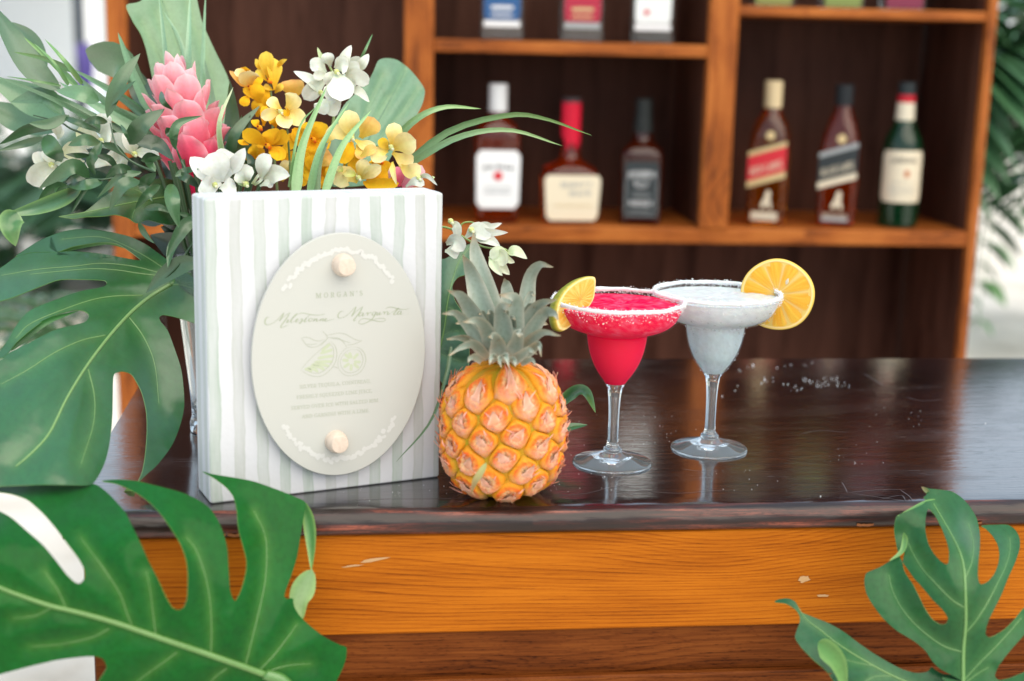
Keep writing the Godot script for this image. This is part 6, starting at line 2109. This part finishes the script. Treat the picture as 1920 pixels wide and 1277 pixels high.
func bottle(label: String, x: float, y: float, shelf: float, spec: String, depth: float, glass: String, fill := 0.0) -> Node3D:
	var bar: Node3D = find_child("back_bar", false, false)
	var o := bar.to_global(Vector3(x, shelf, -0.075))
	var t := thing("liquor_bottle", label, "bottle", o, deg_to_rad(5.0 + y), "bottles on the back bar shelves")
	part("glass_body", flask(spec, depth).mesh(), M[glass], t)
	return t

func cap(t: Node3D, called: String, pr: String, col: Color, rough := 0.4) -> void:
	var mb := lathe(prof(pr), 28, 1, 1, 1, func(_p): return col)
	part(called, mb.mesh(), M["plain"], t)

func bottles() -> void:
	var black := mat("black_print", srgb(0.02, 0.02, 0.022), 0.6)
	var white := mat("white_print", srgb(0.80, 0.82, 0.84), 0.6)
	var cream := mat("cream_label", srgb(0.74, 0.66, 0.50), 0.6)
	var red := mat("red_print", srgb(0.62, 0.02, 0.035), 0.5)
	var gold := mat("gold_print", srgb(0.62, 0.48, 0.24), 0.5)
	var grey := mat("grey_print", srgb(0.34, 0.37, 0.38), 0.6)
	var dark := mat("black_label", srgb(0.022, 0.03, 0.034), 0.5)
	var bbar: Node3D = find_child("back_bar", false, false)
	var sx := func(px: float, py: float) -> float:
		var o := bbar.to_global(Vector3(0, 0, -0.055))
		return bbar.to_local(on_plane(px, py, o, bbar.global_basis.z)).x
	# 1: white label, white cap
	var t := bottle("square whisky bottle with white label, red seal and white cap", sx.call(931, 400), 0, 0.0062, "0.001,0.001,5 0.036,0.001,5 0.0395,0.004,6 0.0405,0.02,6 0.0415,0.10,6 0.042,0.155,6 0.0405,0.168,4.5 0.034,0.181,3 0.022,0.191,2 0.0165,0.198,2 0.0155,0.215,2 0.0155,0.235,2 0.0001,0.236,2", 0.85, "whisky_glass")
	part("label", plate(0.083, 0.108, 0.028, 0.0372, 0.008, 0, 0, 0.95).mesh(), white, t)
	print_line(t, "Jim Beam", 0.0085, Vector3(0, 0.106, 0.0378), black, 0.058, 0, 3.0)
	var seal := lathe(prof("0,0 0.0085,0 0.0085,0.0005 0,0.0005"), 24, 1)
	part("red_seal", seal.mesh(), red, t, Vector3(0, 0.089, 0.0375)).rotation.x = PI / 2
	print_line(t, "KENTUCKY STRAIGHT", 0.0042, Vector3(0, 0.067, 0.0378), grey, 0.05)
	print_line(t, "BOURBON WHISKEY", 0.0055, Vector3(0, 0.058, 0.0378), grey, 0.05)
	cap(t, "white_cap", "0.0165,0.205 0.0172,0.206 0.0172,0.254 0.0165,0.256 0,0.256", Color(0.74, 0.76, 0.78))
	# 2: cream label, red wax
	t = bottle("squat whisky bottle with cream label and dripping red wax neck", sx.call(1068, 400), 2, 0.0062, "0.001,0.001,4 0.043,0.001,4 0.046,0.004,5 0.049,0.03,5 0.0525,0.085,5 0.052,0.095,4 0.046,0.104,3 0.036,0.110,2 0.025,0.116,2 0.0175,0.125,2 0.0155,0.145,2 0.0155,0.19,2 0.017,0.2,2 0.016,0.222,2 0.0001,0.223,2", 0.8, "whisky_glass")
	part("label", plate(0.107, 0.085, 0.008, 0.0436, 0.006, 0, 0, 0.9).mesh(), cream, t)
	print_line(t, "Maker's", 0.010, Vector3(0.006, 0.076, 0.0442), grey, 0.058, 0.05)
	print_line(t, "Mark", 0.010, Vector3(0.014, 0.060, 0.0442), grey, 0.042, 0.05)
	print_line(t, "KENTUCKY STRAIGHT BOURBON WHISKY", 0.004, Vector3(0.002, 0.036, 0.0442), gold, 0.07)
	var wax := MB.new()
	for r in 9:
		for q in 28:
			var a := TAU * q / 28
			var drip := 0.014 * maxf(0.0, sin(a * 3.0 + 1.0)) + 0.024 * maxf(0.0, sin(a + 0.4)) + 0.008 * sin(a * 7.0)
			var y := lerpf(0.168 - drip, 0.226, r / 8.0)
			wax.add(Vector3(cos(a) * (0.0178 + 0.0006 * sin(a * 5.0)), y, sin(a) * (0.0178 + 0.0006 * sin(a * 5.0))), Color(0.60, 0.006, 0.035))
	wax.weave(0, 9, 28, true)
	part("red_wax", wax.mesh(), M["plain"], t)
	cap(t, "dark_top", "0.0182,0.2245 0.0182,0.232 0.017,0.234 0,0.234", Color(0.04, 0.03, 0.035))
	# 3: black square bottle
	t = bottle("square whiskey bottle with black label and black cap", sx.call(1203, 405), -8, 0.0062, "0.001,0.001,6 0.036,0.001,6 0.039,0.004,7 0.039,0.128,7 0.0375,0.138,5 0.031,0.146,3 0.021,0.155,2 0.0165,0.165,2 0.0175,0.185,2 0.0155,0.2,2 0.0145,0.222,2 0.0001,0.223,2", 1.0, "dark_glass")
	part("label", plate(0.064, 0.106, 0.014, 0.0398, 0.004).mesh(), dark, t)
	print_line(t, "JACK DANIEL'S", 0.0105, Vector3(0, 0.098, 0.0405), white, 0.052, 0, 5.0)
	var ringm := MB.new()
	var op := PackedVector2Array()
	for q in 25:
		op.append(Vector2(cos(TAU * q / 24) * 0.013, sin(TAU * q / 24) * 0.0095))
	pen(ringm, op, 0.0012, 0.0, 0.0)
	part("oval_ring", ringm.mesh(), white, t, Vector3(0, 0.081, 0.0405))
	print_line(t, "Old No.7", 0.0045, Vector3(0, 0.0792, 0.0405), white, 0.018)
	print_line(t, "Tennessee", 0.007, Vector3(0, 0.058, 0.0405), grey, 0.032)
	print_line(t, "WHISKEY", 0.0085, Vector3(0, 0.042, 0.0405), white, 0.044)
	print_line(t, "SOUR MASH", 0.0045, Vector3(0, 0.028, 0.0405), grey, 0.038)
	var fr := MB.new()
	pen(fr, PackedVector2Array([Vector2(-0.029, 0.018), Vector2(-0.029, 0.06), Vector2(-0.029, 0.088)]), 0.001, 0, 0)
	pen(fr, PackedVector2Array([Vector2(0.029, 0.018), Vector2(0.029, 0.06), Vector2(0.029, 0.088)]), 0.001, 0, 0)
	pen(fr, PackedVector2Array([Vector2(-0.029, 0.0195), Vector2(0, 0.0195), Vector2(0.029, 0.0195)]), 0.001, 0, 0)
	part("label_border", fr.mesh(), grey, t, Vector3(0, 0, 0.0405))
	cap(t, "black_cap", "0.0182,0.172 0.0186,0.173 0.0165,0.20 0.0155,0.206 0.0155,0.232 0.0145,0.234 0,0.234", Color(0.012, 0.016, 0.018))
	# 4 and 5: slim square bottles with slanted labels
	for k in 2:
		t = bottle("slim square whisky bottle with slanted %s" % ("red label and gold cap" if k == 0 else "black label and dark cap, amber edge glowing"), sx.call(1442 if k == 0 else 1574, 416), -22, 0.0062, "0.001,0.001,6 0.032,0.001,6 0.035,0.004,7 0.0355,0.14,7 0.0352,0.165,5.5 0.033,0.182,4 0.027,0.198,3 0.0185,0.212,2.2 0.0145,0.222,2 0.0135,0.245,2 0.0135,0.262,2 0.0001,0.263,2" if k == 0 else "0.001,0.001,6 0.032,0.001,6 0.035,0.004,7 0.036,0.13,7 0.0355,0.15,5.5 0.032,0.175,4 0.025,0.198,3 0.0175,0.217,2.2 0.0145,0.229,2 0.0135,0.245,2 0.0135,0.258,2 0.0001,0.259,2", 1.0, "amber_glass" if k == 0 else "whisky_glass")
		var lm: Material = red if k == 0 else dark
		part("label", plate(0.0715, 0.046, 0.096, 0.0362, 0.0005, 0.32).mesh(), lm, t)
		var tb := MB.new()
		part("label_border", plate(0.0715, 0.012, 0.0835, 0.0363, 0.0005, 0.32).mesh(), gold if k == 0 else cream, t)
		part("label_border", plate(0.0715, 0.009, 0.1425, 0.0363, 0.0005, 0.32).mesh(), gold if k == 0 else grey, t)
		print_line(t, "RED LABEL" if k == 0 else "BLACK LABEL", 0.014, Vector3(0, 0.112, 0.0372), cream, 0.06, 0.32)
		var sl := lathe(prof("0,0 0.0085,0 0.0085,0.0005 0,0.0005"), 20, 1)
		part("gold_seal", sl.mesh(), gold, t, Vector3(0.004, 0.172 if k == 0 else 0.168, 0.0345)).rotation.x = PI / 2 - 0.1
		# gold emblem reduced to a plain upright ornament above its name band
		var em := MB.new()
		pen(em, PackedVector2Array([Vector2(-0.008, 0.036), Vector2(-0.002, 0.046), Vector2(0.003, 0.058), Vector2(0.004, 0.07)]), 0.010, 0, 0.2)
		pen(em, PackedVector2Array([Vector2(0.009, 0.034), Vector2(0.007, 0.045), Vector2(0.004, 0.054)]), 0.006, 0.0001, 0.0)
		part("gold_emblem", em.mesh(), cream, t, Vector3(0.002, 0, 0.0366))
		part("name_band", plate(0.05, 0.016 if k == 0 else 0.008, 0.012, 0.0363, 0.001).mesh(), cream if k == 0 else grey, t)
		if k == 0:
			print_line(t, "JOHNNIE WALKER", 0.006, Vector3(0, 0.0175, 0.0372), grey, 0.044)
			cap(t, "gold_cap", "0.0155,0.222 0.0168,0.223 0.0168,0.27 0.016,0.2725 0,0.2725", Color(0.66, 0.53, 0.32))
		else:
			print_line(t, "JOHNNIE WALKER", 0.006, Vector3(0, 0.024, 0.0372), cream, 0.046)
			cap(t, "dark_cap", "0.0155,0.229 0.0168,0.230 0.0168,0.266 0.016,0.268 0,0.268", Color(0.015, 0.016, 0.02))
	# 6: green round bottle
	t = bottle("round green whiskey bottle with cream label and red banded neck", sx.call(1690, 416), -12, 0.0062, "0.001,0.001,2 0.034,0.001,2 0.0375,0.004,2 0.038,0.14,2 0.0365,0.16,2 0.031,0.176,2 0.0225,0.19,2 0.0175,0.205,2 0.0155,0.23,2 0.0145,0.26,2 0.0001,0.261,2", 1.0, "green_glass")
	part("label", plate(0.092, 0.098, 0.05, 0.0386, 0.006, 0, 0.0386).mesh(), cream, t)
	print_line(t, "JAMESON", 0.009, Vector3(0, 0.130, 0.0392), black, 0.05, 0, 2.0, 0.0392)
	var sq := MB.new()
	pen(sq, PackedVector2Array([Vector2(0.006, 0.098), Vector2(0.0065, 0.104), Vector2(0.006, 0.112)]), 0.009, 0, 0)
	part("red_crest", sq.mesh(), mat("rust_print", srgb(0.5, 0.16, 0.06), 0.6), t, Vector3(0, 0, 0.0390))
	print_line(t, "TRIPLE DISTILLED", 0.0035, Vector3(0, 0.087, 0.0392), grey, 0.044, 0, 0, 0.0392)
	print_line(t, "IRISH WHISKEY", 0.006, Vector3(0, 0.074, 0.0392), grey, 0.05, 0, 0, 0.0392)
	print_line(t, "PRODUCT OF IRELAND", 0.0035, Vector3(0, 0.063, 0.0392), grey, 0.046, 0, 0, 0.0392)
	cap(t, "neck_label", "0.0172,0.196 0.0182,0.198 0.0165,0.236 0.0158,0.237", Color(0.72, 0.66, 0.52))
	cap(t, "red_band", "0.0160,0.237 0.0166,0.238 0.0166,0.251 0.0162,0.2515", Color(0.5, 0.012, 0.03))
	cap(t, "dark_cap", "0.0158,0.2515 0.0160,0.252 0.0160,0.272 0.0150,0.275 0,0.275", Color(0.02, 0.03, 0.035))
	# upper shelf, cut by the top of the picture
	var ups := [[942, 60, 0.3415, "clear_glass", Color(0.015, 0.09, 0.26), "clear square bottle with blue label on the upper middle shelf", "GIN", white, -4], [1092, 64, 0.3415, "clear_glass", Color(0.40, 0.012, 0.045), "clear square bottle with red label on the upper middle shelf", "RUM", gold, -4], [1226, 68, 0.3415, "clear_glass", Color(0.78, 0.82, 0.82), "clear square bottle with white label on the upper middle shelf", "", red, -8]]
	for u in ups:
		t = bottle(u[5], sx.call(u[0], u[1]), u[8], u[2], "0.001,0.001,5 0.036,0.001,5 0.0395,0.004,6 0.040,0.15,6 0.036,0.17,4 0.022,0.19,2 0.0155,0.205,2 0.0145,0.245,2 0.0001,0.246,2", 0.85, u[3])
		var lm := mat(numbered("upper_label"), srgb(u[4].r, u[4].g, u[4].b), 0.5)
		part("label", plate(0.066, 0.1, 0.036, 0.0352, 0.003).mesh(), lm, t)
		part("label_border", plate(0.066, 0.011, 0.0235, 0.0352, 0.001).mesh(), grey if u[6] == "RUM" else white, t)
		if u[6] != "":
			for row in 2:
				var sq2 := MB.new()
				var wl := PackedVector2Array()
				for q in 15:
					wl.append(Vector2(-0.021 + q * 0.003, 0.058 - row * 0.013 + 0.0016 * sin(q * 2.3 + row)))
				pen(sq2, wl, 0.0042 - row * 0.002, 0.0, 0.5)
				part("blurred_print", sq2.mesh(), u[7], t, Vector3(0, 0, 0.036))
		else:
			part("red_seal", lathe(prof("0,0 0.005,0 0.005,0.0005 0,0.0005"), 20, 1).mesh(), red, t, Vector3(-0.012, 0.056, 0.0355)).rotation.x = PI / 2
		cap(t, "dark_cap", "0.0165,0.236 0.0172,0.237 0.0172,0.268 0.0165,0.27 0,0.27", Color(0.03, 0.03, 0.035))
	var tops := [[1455, 6, "clear_glass", Color(0.24, 0.26, 0.07), "bottle with yellow green label on the upper right shelf, left one", 0.0], [1585, 8, "clear_glass", Color(0.2, 0.27, 0.07), "bottle with bright green label on the upper right shelf, middle one", 0.0], [1700, 10, "clear_glass", Color(0.2, 0.02, 0.06), "bottle with crimson label on the upper right shelf, right one", 0.0]]
	for u in tops:
		t = bottle(u[4], sx.call(u[0], u[1]), -12, 0.4135, "0.001,0.001,5 0.036,0.001,5 0.0395,0.004,6 0.040,0.15,6 0.036,0.17,4 0.022,0.19,2 0.0155,0.205,2 0.0145,0.245,2 0.0001,0.246,2", 0.85, u[2])
		var lm2 := mat(numbered("top_label"), srgb(u[3].r, u[3].g, u[3].b), 0.5)
		part("label", plate(0.066, 0.045, 0.003, 0.0352, 0.003).mesh(), lm2, t)
		cap(t, "dark_cap", "0.0165,0.236 0.0172,0.237 0.0172,0.268 0.0165,0.27 0,0.27", Color(0.03, 0.03, 0.035))

# ------------------------------------------------------------------ palms out of focus
func frond(mb: MB, p: PackedVector3Array, ln: float, n: int, col: Color, wide := 0.03, droop := 0.4) -> void:
	tube(mb, p, 0.008, 0.003, Color(col.r * 1.3, col.g * 1.2, col.b), 5, 12)
	for k in n:
		var t := lerpf(0.12, 0.99, float(k) / (n - 1))
		var c := spline3(p, t)
		var tan := (spline3(p, minf(t + 0.02, 1)) - spline3(p, maxf(t - 0.02, 0))).normalized()
		var sd := tan.cross(Vector3.UP).normalized()
		for s: float in [-1.0, 1.0]:
			var l: float = ln * sin(PI * clampf(0.15 + t * 0.8, 0, 1)) * rng.randf_range(0.8, 1.1)
			var d: Vector3 = (sd * s * 0.85 + tan * 0.6).normalized()
			var v := rng.randf_range(0.7, 1.3)
			var a := c
			var b: Vector3 = c + d * l * 0.5 + Vector3(0, -droop * l * 0.12, 0)
			var e: Vector3 = c + d * l + Vector3(0, -droop * l * 0.5, 0)
			strip(mb, PackedVector3Array([a, b, e]), wide, "lance", Vector3.UP, rng.randf_range(-20, 20), 0.2, Color(col.r * v, col.g * v, col.b * v), Color(col.r * v, col.g * v, col.b * v), {"rows": 5, "cols": 3, "body": 0.0003})

func palm(label: String, base: Vector3, h: float, fronds: Array, ln: float, n: int, col: Color, wide := 0.03) -> void:
	var t := thing("palm_plant", label, "palm", base, 0, "")
	var tr := MB.new()
	tube(tr, PackedVector3Array([Vector3.ZERO, Vector3(0.02, h * 0.5, 0.01), Vector3(0, h, 0)]), 0.022, 0.014, Color(0.16, 0.14, 0.09), 8)
	part("trunk", tr.mesh(), M["rough"], t)
	for f in fronds:
		var a: float = f[0]
		var r: float = f[1]
		var up: float = f[2]
		var down: float = f[3]
		var d := Vector3(cos(a), 0, sin(a))
		var mb := MB.new()
		var p := PackedVector3Array([Vector3(0, h, 0), Vector3(0, h, 0) + d * r * 0.35 + Vector3(0, up, 0), Vector3(0, h, 0) + d * r * 0.75 + Vector3(0, up * 0.7, 0), Vector3(0, h, 0) + d * r + Vector3(0, -down, 0)])
		frond(mb, p, ln, n, col, wide)
		part("frond", mb.mesh(), M["dull_leaf"], t)

func backdrop_plants() -> void:
	var g0 := Color(0.035, 0.115, 0.05)
	var g1 := Color(0.06, 0.18, 0.05)
	# right of the shelving
	var b := at(1950, 560, 3.7)
	var fr := []
	for k in 19:
		fr.append([k * 2.4 + 0.2, rng.randf_range(0.45, 0.95), rng.randf_range(0.05, 0.44), rng.randf_range(0.0, 0.75)])
	palm("feathery palm right of the back bar, nearest of the right hand palms", Vector3(b.x, 0, b.z), 1.12, fr, 0.30, 26, Color(0.05, 0.15, 0.06), 0.06)
	b = at(1990, 300, 6.6)
	fr = []
	for k in 12:
		fr.append([TAU * k / 12.0, rng.randf_range(1.1, 1.5), rng.randf_range(0.3, 0.7), rng.randf_range(0.3, 1.0)])
	palm("taller palm standing behind the right hand palm, partly hidden", Vector3(b.x, 0, b.z), 1.3, fr, 0.5, 28, Color(0.09, 0.22, 0.07), 0.09)
	# left, low palms over the sand
	b = at(40, 470, 7.6)
	fr = []
	for k in 11:
		fr.append([TAU * k / 11.0 + 0.4, rng.randf_range(0.9, 1.3), rng.randf_range(0.2, 0.42), rng.randf_range(-0.2, 0.1)])
	palm("low dark palm blurred at the left edge behind the bouquet", Vector3(b.x - 0.05, 0, b.z), 0.35, fr, 0.5, 26, Color(0.03, 0.09, 0.04), 0.07)
	b = at(225, 560, 2.9)
	fr = []
	for k in 6:
		fr.append([1.9 + k * 0.42, rng.randf_range(0.5, 0.7), 0.12, rng.randf_range(0.0, 0.2)])
	palm("small palm low on the sand, seen through the drooping leaf's slits", Vector3(b.x, 0, b.z), 0.72, fr, 0.22, 20, Color(0.05, 0.14, 0.05), 0.012)
	var bush := thing("flowering_shrub", "blurred shrub with orange and white flowers at the left edge", "shrub", at(60, 420, 8.4) * Vector3(1, 0, 1))
	bush.scale = Vector3.ONE * 1.7
	var mb := MB.new()
	for k in 620:
		var a := rng.randf() * TAU
		var rr := sqrt(rng.randf()) * 0.75
		var y := rng.randf_range(0.02, 0.62) * (1.0 - rr * 0.6)
		var p := Vector3(cos(a) * rr, y, sin(a) * rr)
		var d := Vector3(rng.randf_range(-1, 1), rng.randf_range(-0.3, 0.8), rng.randf_range(-1, 1)).normalized()
		strip(mb, PackedVector3Array([p, p + d * 0.06, p + d * 0.13 + Vector3(0, -0.02, 0)]), 0.045, "lance", Vector3(0.2, 0.8, 0.5), 0, 0.2, Color(0.03, 0.1, 0.04), Color(0.05, 0.13, 0.05), {"rows": 5, "cols": 3})
	part("foliage", mb.mesh(), M["dull_leaf"], bush).set_meta("kind", "stuff")
	for k in 4:
		var fb := MB.new()
		var p := Vector3(rng.randf_range(-0.3, 0.3), rng.randf_range(0.35, 0.5), rng.randf_range(0.4, 0.6))
		for q in 5:
			var a := TAU * q / 5.0
			var d := Vector3(cos(a), sin(a), 0.4)
			strip(fb, PackedVector3Array([p, p + d * 0.018, p + d * 0.034]), 0.026, "petal", Vector3(0, 0, 1), 0, 0.2, Color(0.8, 0.26, 0.03) if k % 4 == 0 else Color(0.8, 0.78, 0.74), Color(0.85, 0.36, 0.05) if k % 4 == 0 else Color(0.82, 0.8, 0.78), {"rows": 5, "cols": 3})
		part("flower", fb.mesh(), M["petal"], bush)

# ------------------------------------------------------------------ salt grains, scratches, a chair
func little_things() -> void:
	var sp := MB.new()
	var centre := on_level(1420, 700, DECK)
	var lumps := [[1413, 686, 7, 1], [1458, 690, 4, 1], [1478, 690, 3, 2], [1440, 716, 3, 3], [1468, 722, 2.5, 3], [1392, 728, 3, 2], [1355, 744, 3, 1], [1520, 715, 2.5, 14], [1540, 722, 2, 16], [1560, 712, 2, 14], [1500, 728, 2, 8], [1580, 722, 2, 10], [1450, 712, 2, 5], [1388, 692, 2.5, 3], [1515, 680, 2.0, 4], [1250, 815, 1.4, 10], [1130, 840, 1.4, 12], [1300, 835, 1.4, 8], [1210, 800, 1.2, 9], [700, 930, 1.2, 10], [1400, 900, 1.2, 12], [1690, 780, 1.2, 10], [1540, 932, 3, 1], [1085, 770, 1.2, 12], [1090, 905, 1.3, 14], [1850, 795, 3, 1], [1600, 850, 1.2, 16], [790, 925, 1.4, 8]]
	for l in lumps:
		for q in l[3]:
			var spread: float = 0.0 if l[3] == 1 else (16.0 if l[2] > 1.9 else 60.0)
			var p := on_level(l[0] + rng.randf_range(-1, 1) * spread, l[1] + rng.randf_range(-1, 1) * spread * 0.35, DECK)
			var s: float = l[2] * 0.00028 * rng.randf_range(0.6, 1.15)
			cube(sp, p + Vector3(0, s * 0.6, 0), s, Color(0.82, 0.82, 0.83))
	var salt_o := part("spilled_salt", sp.mesh(centre), M["salt"], self, centre)
	tag(salt_o, "white salt grains scattered on the dark counter behind the cocktails", "salt")
	salt_o.set_meta("kind", "stuff")
	# pale scratches on the varnish
	var c: Node3D = find_child("bar_counter", false, false)
	var scr := mat("pale_scratch", srgb(0.10, 0.085, 0.09), 0.6)
	for s in ["1020,933 1100,926 1160,912 1210,921 1270,926 1330,922 1385,919", "640,940 700,937 780,936 860,936 930,936", "1590,925 1640,920 1700,919", "1600,926 1660,935 1700,940", "1690,920 1705,930 1712,938", "1580,905 1586,915 1590,924", "1650,938 1690,930 1700,940", "1500,815 1540,808 1590,812", "1620,700 1640,712 1660,725", "1700,745 1730,752 1770,750", "1280,880 1310,884 1350,882"]:
		var mb := MB.new()
		var q := pts2(s)
		var l := PackedVector2Array()
		for p in q:
			var v := c.to_local(on_level(p.x, p.y, DECK))
			l.append(Vector2(v.x, -v.z))
		pen(mb, l, 0.0005, 0.0, 0.2)
		var o := part("scratch", mb.mesh(), scr, c, Vector3(0, 0.00025, 0))
		o.rotation.x = -PI / 2
	# white stool at the counter's left end
	var st := thing("white_stool", "white rounded stool seat low at the counter's left end", "stool", at(150, 1300, 1.75) * Vector3(1, 0, 1))
	var wm := mat("white_plastic", srgb(0.8, 0.8, 0.8), 0.35)
	part("seat", lathe(prof("0,0.44 0.13,0.44 0.165,0.446 0.175,0.46 0.17,0.475 0.15,0.482 0,0.478"), 40, 2).mesh(), wm, st)
	for k in 4:
		var a := TAU * k / 4 + 0.5
		var mb := MB.new()
		tube(mb, PackedVector3Array([Vector3(cos(a) * 0.19, 0.0, sin(a) * 0.19), Vector3(cos(a) * 0.16, 0.22, sin(a) * 0.16), Vector3(cos(a) * 0.13, 0.445, sin(a) * 0.13)]), 0.014, 0.018, Color(0.3, 0.2, 0.12), 8)
		part("leg", mb.mesh(), M["plain"], st)
